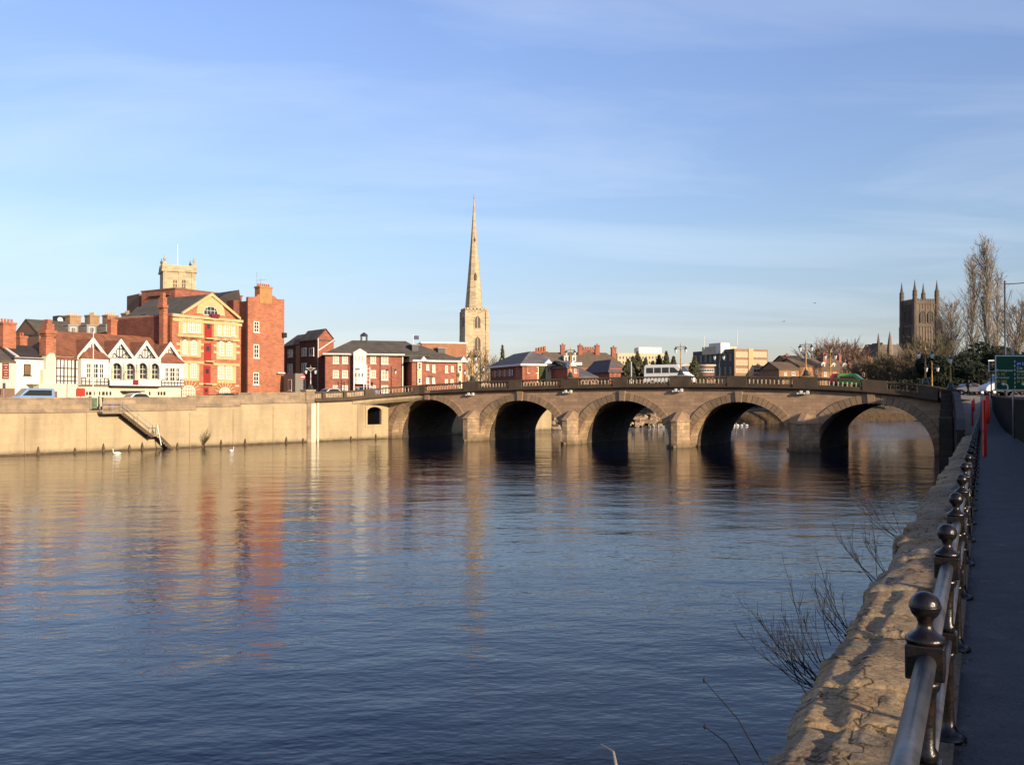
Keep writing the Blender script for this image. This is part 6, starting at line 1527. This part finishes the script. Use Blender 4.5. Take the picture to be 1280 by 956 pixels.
# ------------------------------------------------------------------ vehicles
def car(name, loc, rz, label, colour, cat='car', L=4.3, Wd=1.75, prof=None, win=None, H_=1.45, group=None, wh=(.75,3.5), van=False, lights=True):
    r = empty(name, loc, rz, label, cat, group)
    if not prof: prof = [(0,.35),(.05,.75),(.35,.9),(.75,1.0),(1.25,1.42),(1.7,1.5),(2.7,1.47),(3.25,1.05),(4.05,.92),(4.28,.65),(4.3,.35)]
    if not win: win = [(1.0,1.0),(1.4,1.38),(1.8,1.43),(2.62,1.40),(3.08,1.02)]
    m = MB(); m.prism(prof, -Wd/2, Wd/2); bd = m.build('body', colour, r, bevel=.06)
    for s in (-1,1):
        m = MB(); m.prism(win, s*Wd/2-.02, s*Wd/2+.015); m.build('side_window', glass, r)
        m = MB(); 
        for wx in wh: 
            T = Matrix.Translation((wx,s*(Wd/2-.08),.32)) @ Matrix.Rotation(R(90),4,'X'); w2 = MB(); w2.lathe([(.1,-.11),(.32,-.10),(.32,.10),(.1,.11)], n=16); w2.v = [tuple(T @ Vector(v)) for v in w2.v]; wo_ = w2.build('wheel', tyre, r)
            w3 = MB(); w3.lathe([(.18,-.12),(.18,.12)], n=12); w3.v = [tuple(T @ Vector(v)) for v in w3.v]; w3.build('rim', galv, wo_)
    (xa,za),(xb,zb2) = (prof[3],prof[4]) if not van else (prof[4],prof[5])
    # windscreens: slanted glass set into rear and front slopes
    for (a,b_) in (((prof[3]),(prof[4])), ((prof[-5]),(prof[-4]))):
        dx, dz = b_[0]-a[0], b_[1]-a[1]; n_ = Vector((-dz, dx)).normalized()*.015
        if n_.y < 0: n_ = -n_
        A = (a[0]+dx*.12+n_.x, a[1]+dz*.12+n_.y); B = (a[0]+dx*.88+n_.x, a[1]+dz*.88+n_.y)
        m = MB(); m.prism([A,B,(B[0]-n_.x*2,B[1]-n_.y*2),(A[0]-n_.x*2,A[1]-n_.y*2)], -Wd/2+.14, Wd/2-.14); m.build('windscreen', glass, r)
    for s in (-1,1):
        m = MB(); m.box(L-.04,L+.01,s*(Wd/2-.25)-.15,s*(Wd/2-.25)+.15,.62,.76); m.build('headlight', signwhite, r)
        m = MB(); m.box(-.01,.06,s*(Wd/2-.2)-.1,s*(Wd/2-.2)+.1,.7,.85); m.build('tail_light', red_paint, r)
    return r
def cm(n, c, rough=.3): return mat(n, c, rough=rough, var=.04, spec=.6)
wa = math.atan2(WD.y, WD.x)
vanprof = [(0,.4),(.02,1.0),(.08,1.9),(.3,1.98),(2.9,1.98),(3.1,1.95),(3.9,1.15),(4.75,.95),(4.9,.7),(4.9,.4)]
vanwin = [(.4,1.15),(.4,1.78),(2.9,1.78),(3.65,1.18)]
def vroad(px, off, dz=0): k,_ = ray(px,490); o = WO+WN*off; t = (k*o.y-o.x)/(WD.x-k*WD.y); q = o+WD*t; return (q.x,q.y,zL(q.x,q.y)+.04+dz)
car('parked_van', vroad(65,4.6,.12), wa+math.pi, 'light blue van with dark side windows behind the river wall at far left', cm('light_blue_paint',(.17,.30,.50)), 'van', 4.9, 1.85, vanprof, vanwin, wh=(.8,4.0)).scale = (.9,.9,.95)
car('parked_car', vroad(150,5.2,.05), wa, 'white hatchback parked behind the river wall below the timbered building', cm('white_car_paint',(.75,.74,.7)), group='cars parked along the river wall')
car('parked_car', vroad(264,6.5,.05), wa, 'black hatchback parked before the right-hand arched window of the cream warehouse', cm('black_car_paint',(.02,.02,.025)), group='cars parked along the river wall')
car('parked_car', vroad(246,7.5,-.1), wa, 'dark green car mostly hidden behind the wall before the cream warehouse', cm('dark_green_paint',(.05,.05,.03)), group='cars parked along the river wall')
p = P(397,490,121); car('parked_car', (p.x,p.y,5.45), .75, 'silver car behind the balustrade before the left end of the apartment block', cm('silver_paint',(.5,.5,.48)), group='cars parked along the river wall')
p = P(437.5,488,127); car('parked_car', (p.x,p.y,5.75), .35, 'bright blue car behind the balustrade below the white bay', cm('blue_car_paint',(.03,.14,.42)), group='cars parked along the river wall')
def brd(px, y): s = bs(px,475,y); q = bpt(s,y); return (q.x,q.y,btop(s)-1.0)
mbp = [(0,.4),(0,1.2),(.05,2.35),(.25,2.5),(4.2,2.5),(4.4,2.45),(5.1,1.5),(5.7,1.15),(5.8,.8),(5.8,.4)]
mb_ = car('minibus', brd(809,4.2), brA, 'white minibus with dark side windows crossing the bridge', cm('white_bus_paint',(.8,.8,.76)), 'minibus', 5.8, 2.1, mbp, [(.35,1.5),(.35,2.15),(3.9,2.15),(4.65,1.5)], wh=(1.1,4.6))
m = MB()
for x in (1.3,2.3,3.3): m.box(x-.05,x+.05,-1.085,-1.06,1.5,2.15)
m.build('window_pillar', MATS['white_bus_paint'], mb_)
rc_ = car('moving_car', brd(1036,11), brA, 'red hatchback following the green van over the right part of the bridge', cm('red_car_paint',(.45,.02,.04)), group='traffic on the bridge', H_=1.6, prof=[(0,.35),(.03,.95),(.25,1.1),(.6,1.72),(1.0,1.8),(2.3,1.78),(2.95,1.15),(3.9,1.0),(4.1,.7),(4.1,.35)], win=[(.75,1.12),(.95,1.6),(2.25,1.6),(2.75,1.15)])
gpf = [(0,.4),(.02,1.0),(.15,1.62),(.4,1.78),(2.4,1.78),(2.7,1.7),(3.5,1.15),(4.2,.95),(4.4,.7),(4.4,.4)]
rc_.scale = (.85,)*3; rc_.location.z += .1
g_ = car('moving_van', brd(1047.5,8), brA, 'bright lime green car-sized van on the bridge ahead of the red car', cm('lime_green_paint',(.13,.42,.06)), 'van', 4.4, 1.8, gpf, [(.5,1.05),(.5,1.45),(2.4,1.45),(3.1,1.05)], group='traffic on the bridge')
g_.scale = (.74,.8,.88)
wp = P(1247,494,112); wv = car('white_van', (wp.x+3.6,wp.y-.3,6.1), math.pi-.02, 'white panel van waiting on the road behind the green sign', cm('white_van_paint',(.62,.64,.68)), 'van', 5.6, 2.0, [(0,.4),(0,1.4),(.05,2.4),(.25,2.5),(3.7,2.5),(3.9,2.45),(4.5,1.45),(5.3,1.15),(5.6,.8),(5.6,.4)], [(3.3,1.45),(3.3,2.05),(3.85,2.05),(4.3,1.45)], wh=(1.0,4.6))
wp = P(1231,493,119); car('blue_car', (wp.x,wp.y,6.1), math.pi, 'dark blue car just behind the walking pedestrian and the white van', cm('dark_blue_paint',(.012,.016,.05), .55), L=4.3)
wp = P(1275,496,104); car('orange_car', (wp.x,wp.y,6.0), .1, 'dark car with an orange and yellow marked flank at the right edge behind the sign', cm('amber_paint',(.55,.25,.03)))

# ------------------------------------------------------------------ pedestrian
def figure(loc, rz, s=1.0):
    r = bpy.data.meshes.new('person'); V = [(0,0,.93),(0,0,1.18),(.02,0,1.40),(.04,0,1.50),(.06,0,1.60),(.07,0,1.70),
        (.0,.10,.90),(.16,.11,.50),(.34,.11,.10),(.46,.11,.04),
        (.0,-.10,.90),(-.08,-.11,.50),(-.34,-.11,.16),(-.26,-.11,.05),
        (.03,.19,1.40),(-.08,.24,1.15),(.02,.25,.93),(.07,.25,.86),
        (.03,-.19,1.40),(.10,-.24,1.14),(.28,-.22,1.02),(.34,-.21,.99)]
    E = [(0,1),(1,2),(2,3),(3,4),(4,5),(0,6),(6,7),(7,8),(8,9),(0,10),(10,11),(11,12),(12,13),(2,14),(14,15),(15,16),(16,17),(2,18),(18,19),(19,20),(20,21)]
    rad = [.15,.14,.15,.06,.10,.085,.11,.075,.055,.04,.11,.075,.055,.04,.075,.05,.04,.035,.075,.05,.04,.035]
    r.from_pydata(V, E, []); ob = bpy.data.objects.new('person', r); COL.objects.link(ob)
    md = ob.modifiers.new('skin','SKIN')
    for i, v in enumerate(r.skin_vertices[0].data): v.radius = (rad[i]*s, rad[i]*s*1.05)
    r.skin_vertices[0].data[0].use_root = True
    sb = ob.modifiers.new('sub','SUBSURF'); sb.levels = 2; sb.render_levels = 2
    ob.location = loc; ob.rotation_euler = (0,0,rz); r.materials.append(cloth_dark); return ob
wp = P(1210,493,114)
try:
    fg = figure((wp.x,wp.y,6.1), 0.1)
except Exception as e:
    print('figure', e); raise
tag(fg, 'pedestrian in dark clothes striding to the right with a pale bag under one arm', 'person')
m = MB(); m.lathe([(.05,1.56),(.098,1.60),(.112,1.68),(.108,1.77),(.06,1.83),(.01,1.84)], (.06,0,0), 10); hr_ = m.build('hair', cloth_dark, fg, smooth=True)
m = MB(); m.lathe([(.04,1.53),(.085,1.60),(.09,1.68),(.07,1.74)], (.095,0,0), 10); m.build('face', skin, fg, smooth=True)
m = MB(); T = Matrix.Translation((.22,-.24,1.08)) @ Matrix.Rotation(R(-30),4,'Y'); m.box(-.14,.16,-.06,.04,-.22,.28,T); bg_ = tag(m.build('shoulder_bag', cloth_pale, None, bevel=.03), 'pale shoulder bag carried under the arm of the pedestrian', 'bag'); bg_.location = (wp.x,wp.y,6.1)

# ------------------------------------------------------------------ trees
def grow(seed, h, r0, limbs, spread, up, l_len, sub=5, twig=3, start=.25, droop=0, lean=0, sway=.04, tr=.014, env=None):
    """bare winter tree: returns (trunk MB, crown MB); limbs along a tapered trunk, forked twice"""
    rnd = random.Random(seed); T = MB(); C = MB()
    pts = [Vector((0,0,-.3))]; n = 9
    for i in range(1, n+1): pts.append(Vector((lean*h*i/n+rnd.uniform(-sway,sway)*h*.3, rnd.uniform(-sway,sway)*h*.3, h*.93*i/n)))
    T.tube(pts, [r0*(1-.86*i/n) for i in range(n+1)], 7)
    def trunk(u): i = min(n-1, int(u*n)); f = u*n-i; return pts[i].lerp(pts[i+1], f)
    for k in range(limbs):
        u = start+(1-start)*(k+rnd.random()*.8)/limbs; u = min(.985, u); base = trunk(u)
        az = rnd.random()*6.283; e = env(u) if env else math.sin(math.pi*min(1,(u-start)/(1-start)*.85+.15))**.6
        ln = l_len*h*e*rnd.uniform(.7,1.15); d = Vector((math.cos(az)*spread, math.sin(az)*spread, up+rnd.uniform(-.15,.2))).normalized()
        r = r0*(1-.86*u)*.5; P_ = [base]; cur = d.copy(); ns = 5
        for j in range(ns):
            cur = (cur+Vector((rnd.uniform(-.18,.18),rnd.uniform(-.18,.18),.13-droop*j*.1))).normalized(); P_.append(P_[-1]+cur*ln/ns)
        C.tube(P_, [max(tr, r*(1-.8*j/ns)) for j in range(ns+1)], 4, False)
        for q in range(sub):
            f = .2+.8*(q+rnd.random())/sub; i0 = min(ns-1, int(f*ns)); b = P_[i0].lerp(P_[i0+1], f*ns-i0 if f*ns-i0 <= 1 else 1)
            dd = (P_[i0+1]-P_[i0]).normalized(); dd = (dd+Vector((rnd.uniform(-1,1),rnd.uniform(-1,1),rnd.uniform(-.5,.7)))*.62).normalized()
            l2 = ln*rnd.uniform(.25,.5); p2 = [b, b+dd*l2*.5+Vector((0,0,rnd.uniform(0,.05)*l2)), b+dd*l2+Vector((rnd.uniform(-.1,.1),rnd.uniform(-.1,.1),.12))*l2]
            C.tube(p2, [max(tr,r*.35), tr*1.1, tr*.8], 3, False)
            for w_ in range(twig):
                g = rnd.uniform(.2,1); bb = p2[0].lerp(p2[2], g); d3 = (dd+Vector((rnd.uniform(-1,1),rnd.uniform(-1,1),rnd.uniform(-.5,.9)))*.75).normalized(); l3 = l2*rnd.uniform(.35,.75)
                C.tube([bb, bb+d3*l3], [tr*.85, tr*.5], 3, False)
    return T, C
def bare_tree(loc, label, h, seed, cmat=bark, tmat=bark, group=None, name='bare_tree', **kw):
    r = empty(name, loc, 0, label, 'tree', group); T, C = grow(seed, h, kw.pop('r0', h*.022), kw.pop('limbs', 26), kw.pop('spread', .8), kw.pop('up', .6), kw.pop('l_len', .34), **kw)
    T.build('trunk', tmat, r, smooth=True, fixn=False); C.build('crown', cmat, r, fixn=False); return r
def hpx(top, Y, zb): return CAMZ+ray(640,top)[1]*Y-zb
pop = dict(spread=.20, up=1.0, l_len=.20, start=.08, sub=7, twig=3, tr=.03)
for (px, top, Y, sd, lm, lab, r0) in ((1234,307,165,1,72,'tallest poplar, its bare upright crown topping the treeline at right',.42),(1247,345,170,2,40,'shortest poplar close right of the tallest one, with a sloping shoulder',.3),(1217,326,172,3,58,'poplar close left of the tallest one with a narrow pointed crown',.32)):
    bare_tree(tuple(P(px,480,Y).xy)+(6,), lab, hpx(top,Y,6), sd, bark_pale, bark_pale, 'tall bare poplars', name='poplar_tree', limbs=lm, r0=r0, env=lambda u: .45+.75*math.sin(math.pi*min(1,u*.9+.08))**.8, **pop)
for (px, top, Y, sd, lab) in ((1190,376,158,4,'thin upright bare tree between cathedral tower and poplars, the taller of two'),(1181,398,160,5,'thin upright bare tree just right of the cathedral tower, the shorter of two'),(1272,382,150,6,'bare spreading tree at the right edge behind the tall lamp column'),(1290,372,152,7,'bare spreading tree beyond the right edge of the view')):
    bare_tree(tuple(P(px,480,Y).xy)+(6,), lab, hpx(top,Y,6), sd, bark_pale if px<1200 else bark, bark_pale, 'bare trees around the poplars', limbs=44, spread=.6, up=.85, l_len=.33, sub=8, twig=4, start=.1, tr=.026)
random.seed(21)
mid = [(1163,430,150),(1150,438,145),(1136,446,150),(1122,448,148),(1108,452,150),(1096,455,146),(1083,452,150),(1070,458,155),(1171,424,165),(1142,440,140),(1116,444,142)]
for i,(px,top,Y) in enumerate(mid):
    sc_ = ['grey-brown','olive','dark'][i%3]
    bare_tree(tuple(P(px,480,Y).xy)+(5.2,), '%s bare riverside tree below the cathedral, %s counting from the left' % (sc_, {1070:'first',1083:'second',1096:'third',1108:'fourth',1116:'fifth',1122:'sixth',1136:'seventh',1142:'eighth',1150:'ninth',1163:'tenth',1171:'eleventh'}[px]), hpx(top,Y,5.2), 30+i, mat('olive_twigs',(.12,.10,.055),var=.25) if i==0 else (MATS['olive_twigs'] if i%3 else bark), bark, 'bare trees on the bank below the cathedral', limbs=40, spread=1.0, up=.5, l_len=.5, sub=9, twig=4, start=.05, tr=.028)
for i,(px,top,Y,nm) in enumerate(((1037,431,320,'left of three reddish bare trees on the hill behind the brown houses'),(1052,429,330,'middle one of three reddish bare trees on the hill behind the brown houses'),(1066,434,325,'right of three reddish bare trees on the hill behind the brown houses'),(1015,436,310,'greyish bare tree peeping over the roofs of the brown houses'))):
    bare_tree(tuple(P(px,480,Y).xy)+(8,), nm, hpx(top,Y,8), 60+i, bark_red, bark_red, 'bare trees on the hill', limbs=46, spread=1.0, up=.55, l_len=.45, sub=8, twig=4, start=.1, tr=.05)
for i,(px,top,Y,nm) in enumerate(((589,440,190,'bare tree at the left foot of the spire tower'),(601,437,192,'bare tree in front of the middle of the spire tower'),(611,448,188,'dark bare tree at the right foot of the spire tower'),(35,412,150,'small bare tree on the skyline behind the white cottage'))):
    bare_tree(tuple(P(px,480,Y).xy)+(5.5,), nm, hpx(top,Y,5.5), 80+i, bark, bark, None, limbs=30, spread=.9, up=.55, l_len=.38, sub=6, twig=4, start=.15, tr=.024)
# evergreen masses made of many small leaf faces
def leafy(loc, label, cat, w, d, h, n, m, seed, size=.35, name='evergreen_tree', group=None, shape='mound', trunk=True):
    r = empty(name, loc, 0, label, cat, group); rnd = random.Random(seed); C = MB(); T = MB()
    T.tube([(0,0,-.3),(0,0,h*(.95 if shape=='cone' else .55))], [max(.08,h*.02), .05], 6)
    blobs = [(rnd.uniform(-.75,.75)*w/2, rnd.uniform(-.75,.75)*d/2, rnd.uniform(.2,.8)*h, rnd.uniform(.18,.34)) for _ in range(16)]
    for b_ in blobs[:8]: T.tube([(0,0,h*.15),(b_[0]*.6,b_[1]*.6,b_[2]*.7),(b_[0],b_[1],b_[2])],[max(.05,h*.012),.04,.02],4)
    for i in range(n):
        if shape == 'cone':
            u = rnd.random()**1.4; tier = math.sin(u*h*2.6)*.12+.88; rr = w/2*(1-u)*tier*rnd.uniform(.55,1.05); a = rnd.random()*6.283
            c = Vector((rr*math.cos(a), rr*math.sin(a)*d/w, .08*h+u*h*.92 - rr*.25))
        else:
            b_ = rnd.choice(blobs); v = Vector((rnd.gauss(0,1),rnd.gauss(0,1),rnd.gauss(0,1))).normalized()*rnd.uniform(.75,1.1)
            c = Vector((b_[0]+v.x*b_[3]*w*.55, b_[1]+v.y*b_[3]*d*.55, max(.1, b_[2]+v.z*b_[3]*h*.75)))
        s = size*rnd.uniform(.5,1.3); a1 = Vector((rnd.uniform(-1,1),rnd.uniform(-1,1),rnd.uniform(-1,1))).normalized(); a2 = a1.orthogonal().normalized()
        C.add([c-a1*s, c+a2*s*.45, c+a1*s, c-a2*s*.45], [(0,1,2,3)])
    T.build('trunk', bark, r, fixn=False); C.build('crown', m, r, fixn=False); return r
for (px,top,bot,Y,wd,lab,sd) in ((1192,440,495,133,13,'dark evergreen mass at the left of the clump behind the bridge end',1),(1213,432,495,137,14,'dark evergreen mass in the middle of the clump behind the walking pedestrian',2),(1235,428,495,140,14,'tallest dark evergreen mass in the clump behind the white van',3),(1262,440,495,138,13,'dark evergreen mass behind the green sign',4),(1174,452,495,138,9,'small dark evergreen mass behind the bridge lamps',5),(1285,436,495,136,13,'dark evergreen mass just beyond the right edge of the view',6)):
    p = P(px,480,Y); leafy((p.x,p.y,6.0), lab, 'tree', wd*.85, 8, hpx(top,Y,6), 5200, leaf_dark, sd, .42, group='dark evergreen clump')
p = P(1225,490,131); leafy((p.x,p.y,5.9), 'low dark hedge along the road below the evergreen clump, behind the parked traffic', 'hedge', 34, 3, 3.0, 5000, leaf_dark, 91, .3, name='hedge')
for i,(px,top,Y,w_) in enumerate(((785,449,170,5),(791,446,175,4),(797,440,180,5.5),(807,448,172,4.5),(816,452,168,4.5),(824,444,178,5),(833,440,176,3.6),(842,446,170,4),(850,456,180,4),(868,447,150,4.2))):
    p = P(px,480,Y); leafy((p.x,p.y,5.8), 'olive conifer behind the bridge, %s from the left in the row before the white-topped block' % ['first','second','third','fourth','fifth','sixth','seventh','eighth','ninth','tenth'][i], 'tree', w_*1.75, w_*1.75, hpx(top,Y,5.8), 2300, leaf_con, 40+i, .34, name='conifer_tree', group='conifers behind the bridge', shape='cone')
p = P(633,430,260); leafy((P(628,480,260).x,260,6), 'small dark conifer tip above the hipped roof right of the spire', 'tree', 6, 6, hpx(432,260,6), 700, leaf_con, 77, .5, name='conifer_tree', shape='cone')
# ivy / weeds on the river wall
# far bank scrub under the arches
scr = [(7,163),(30,189),(45,199),(58,206),(74,214),(92,223),(112,231)]
for i,(x,y) in enumerate(scr):
    leafy((x,y,3.4), 'low brown scrub bush on the far bank, %s from the left under the bridge arches' % ['first','second','third','fourth','fifth','sixth','seventh'][i], 'bush', 7, 4, 2.4, 900, MATS['olive_twigs'], 200+i, .3, name='bank_bush', group='scrub on the far bank')
# reeds along the far waterline: uncountable
rnd = random.Random(9); m = MB()
for i in range(9000):
    u = rnd.random(); k_ = rnd.random()*(len(pts_b)-1) if 'pts_b' in globals() else rnd.random()*7
    A = [(29,184),(42,193),(55,201),(72,210),(89,218),(115,228),(150,240),(190,254)]; i0 = min(6,int(k_)); f = k_-i0
    x = A[i0][0]+(A[i0+1][0]-A[i0][0])*f; y = A[i0][1]+(A[i0+1][1]-A[i0][1])*f; o = rnd.uniform(-.4,2.6); x += inl.x*o; y += inl.y*o
    hh = rnd.uniform(.3,1.0); z = .2+o*.55; a = rnd.uniform(-.3,.3)
    m.add([(x,y,z),(x+.12,y,z),(x+.05+a,y+rnd.uniform(-.2,.2),z+hh)], [(0,1,2)])
tag(m.build('reeds', mat('dry_reed',(.13,.085,.05),var=.3,world=True), fixn=False), 'dry tan reeds along the waterline of the far bank', 'reeds', kind='stuff')

# ------------------------------------------------------------------ twigs growing out of the quay face in the foreground
def twigs(loc, label, n, L, dirv, seed, spread=.55, name='bare_shrub', r0=.006, m_=twig_bark, sub=6, base=.22):
    r = empty(name, loc, 0, label, 'shrub'); rnd = random.Random(seed); C = MB(); S = MB(); S.tube([(.25,0,-.25),(0,0,0)],[r0*3,r0*2],6)
    for i in range(n):
        d = (Vector(dirv).normalized()+Vector((rnd.uniform(-1,1),rnd.uniform(-1,1),rnd.uniform(-.8,1)))*spread).normalized(); ln = L*rnd.uniform(.55,1.1)
        P_ = [Vector((base*rnd.uniform(-.5,.5),base*rnd.uniform(-1,1),rnd.uniform(-.12,.06)))]; cur = d
        for j in range(7): cur = (cur+Vector((rnd.uniform(-.16,.16),rnd.uniform(-.16,.16),.10))).normalized(); P_.append(P_[-1]+cur*ln/7)
        C.tube(P_, [r0*(1-.75*j/7) for j in range(8)], 5, False)
        for q in range(sub):
            f = rnd.uniform(.25,1)*6.9; i0 = int(f); b = P_[i0].lerp(P_[i0+1], f-i0); dd = ((P_[i0+1]-P_[i0]).normalized()+Vector((rnd.uniform(-1,1),rnd.uniform(-1,1),rnd.uniform(-.3,1)))*.6).normalized(); l2 = ln*rnd.uniform(.12,.34)
            mid_ = b+dd*l2*.5; e = b+(dd+Vector((0,0,.25))).normalized()*l2; C.tube([b,mid_,e],[r0*.45,r0*.35,r0*.22],4,False)
            if rnd.random() < .8: d3 = (dd+Vector((rnd.uniform(-1,1),rnd.uniform(-1,1),rnd.uniform(-.2,1)))*.7).normalized(); C.tube([mid_,mid_+d3*l2*.5],[r0*.3,r0*.18],3,False)
    S.build('stem', m_, r, fixn=False); C.build('twigs', m_, r, fixn=False); return r
def qe(Y, drop, out=.05): l = Y/DIR.y; p = qpt(l, edgeoff(l)+out); return (p.x, p.y, pathZ(p.y)-drop)
twigs(qe(5.9,.2), 'dense dark bare shrub sprouting over the water from the nearest stretch of quay', 22, .6, (-.8,.45,.7), 1, r0=.0042)
twigs(qe(7.1,.2), 'dark bare shrub sprouting from the quay just beyond the nearest one', 12, .6, (-.75,.3,.75), 2, r0=.004)
twigs(qe(9.6,.25), 'sparse dark bare shrub on the quay edge farther along, reaching over the water', 8, .85, (-.8,.2,.8), 3, r0=.0045)
twigs(qe(12.5,.2), 'small dark bare shrub on the farthest sunlit stretch of the quay', 6, .9, (-.8,.2,.9), 9, r0=.0045)
p = wpt(wt(254,545),-.05)
twigs((p.x,p.y,wz(254,556)+.1), 'scrubby bare bush growing out of the face of the cream river wall', 22, 1.7, (.55,-.45,.7), 17, name='wall_bush', r0=.02, m_=MATS['olive_twigs'], sub=7, base=.15, spread=.5)
twigs(qe(3.9,.75), 'low tangle of dark twigs under the quay edge at the bottom of the picture', 10, .6, (-.7,.4,.5), 4, r0=.004)
def stemto(px0,py0,px1,py1,Y,label,m_,r0=.005,tip=None):
    a = P(px0,py0,Y); b = P(px1,py1,Y*1.08); o = bpy.data.objects.new('tmp',None); r = empty('dry_stalk', tuple(a), 0, label, 'plant'); d = b-a
    m = MB(); m.tube([(-d.x*.6,-d.y*.6,-d.z*.6-.3),(0,0,0),tuple(d*.5+Vector((.02,0,.01))),tuple(d)],[r0,r0,r0*.8,r0*.5],6,True); 
    if tip: m.lathe([(.002,-.01),(tip,0),(.002,.012)], tuple(d), 6)
    m.build('stem', m_, r); bpy.data.objects.remove(o); return r
stemto(955,956,880,850,3.6,'long thin dry stalk leaning left over the water, pale at its tip',twig_bark,.003,.005)
stemto(925,956,881,908,3.5,'shorter dark dry stalk with a seed head, leaning left over the water',twig_bark,.003,.007)
stemto(770,956,751,930,3.3,'pale broken twig poking up at the bottom edge of the water',mat('pale_dry_wood',(.5,.42,.3)),.006)

# ------------------------------------------------------------------ birds
def swan():
    r = empty('swan', (0,0,0), 0, '', 'swan'); m = MB()
    m.lathe([(.02,-.42),(.16,-.3),(.24,-.05),(.22,.2),(.10,.42),(.02,.55)], n=10); T = Matrix.Rotation(R(-90),4,'Y'); m.v = [tuple(Vector((v[2],v[1],v[0]*.8+.12))) for v in m.v]; b_ = m.build('body', feather, r, smooth=True)
    m = MB(); m.tube([(-.36,0,.15),(-.46,0,.35),(-.42,0,.58),(-.48,0,.66),(-.58,0,.62)],[.07,.05,.045,.055,.03],8); nk = m.build('neck', feather, b_, smooth=True)
    m = MB(); m.tube([(-.58,0,.62),(-.68,0,.58)],[.028,.012],6); m.build('beak', beak, nk); return r
sw = swan()
def place(s, loc, rz, lab, grp): s.scale = (.78,)*3; s.location = loc; s.rotation_euler = (0,0,rz); s['label'] = lab; s['group'] = grp
p = P(146,566.5,84); place(sw, (p.x, CAMZ/(-ray(146,566.5)[1])*1.0, -.02), .3, 'white swan floating off the left river wall below the stairs, left one of two', 'swans near the wall')
k,kz = ray(146,567); Y = CAMZ/-kz; sw.location = (k*Y,Y,-.03)
s2 = copy_tree(sw); k,kz = ray(289,564); Y = CAMZ/-kz; place(s2, (k*Y,Y,-.03), 2.6, 'white swan floating by the wall farther right, below the wall bush', 'swans near the wall')
random.seed(4)
for i,px in enumerate((905,909,913,918,922,927,933,812,817,823,829,836,1036)):
    s2 = copy_tree(sw); k,_ = ray(px,530); kz = ray(px,533.5 if px < 860 else (531.5 if px < 1000 else 529))[1]; Y = CAMZ/-kz
    place(s2, (k*Y,Y,-.03), random.uniform(0,6.28), 'white swan resting on the water by the far bank beyond the arches' , 'swans along the far bank')
def gull(loc, rz, lab):
    r = empty('gull', loc, rz, lab, 'bird', 'birds in the sky'); m = MB(); m.tube([(-.22,0,0),(-.1,0,.01),(.1,0,.01),(.25,0,0)],[.02,.07,.06,.01],6); b_ = m.build('body', MATS['dark_steel'], r)
    for s in (-1,1):
        m = MB(); m.add([(-.1,0,.03),(.1,0,.03),(.05,s*.35,.16),(-.04,s*.7,.05),(-.08,s*.35,.16)],[(0,1,2,4),(2,3,4)]); m.build('wing', MATS['dark_steel'], r)
    return r
for (px,py,Y,lab) in ((1018.5,379,90,'small dark bird in the sky left of the cathedral tower, the upper one'),(980,402,95,'small dark bird low in the sky left of the cathedral tower, the lower one')): gull(tuple(P(px,py,Y)), .6, lab).scale = (.5,.5,.5)
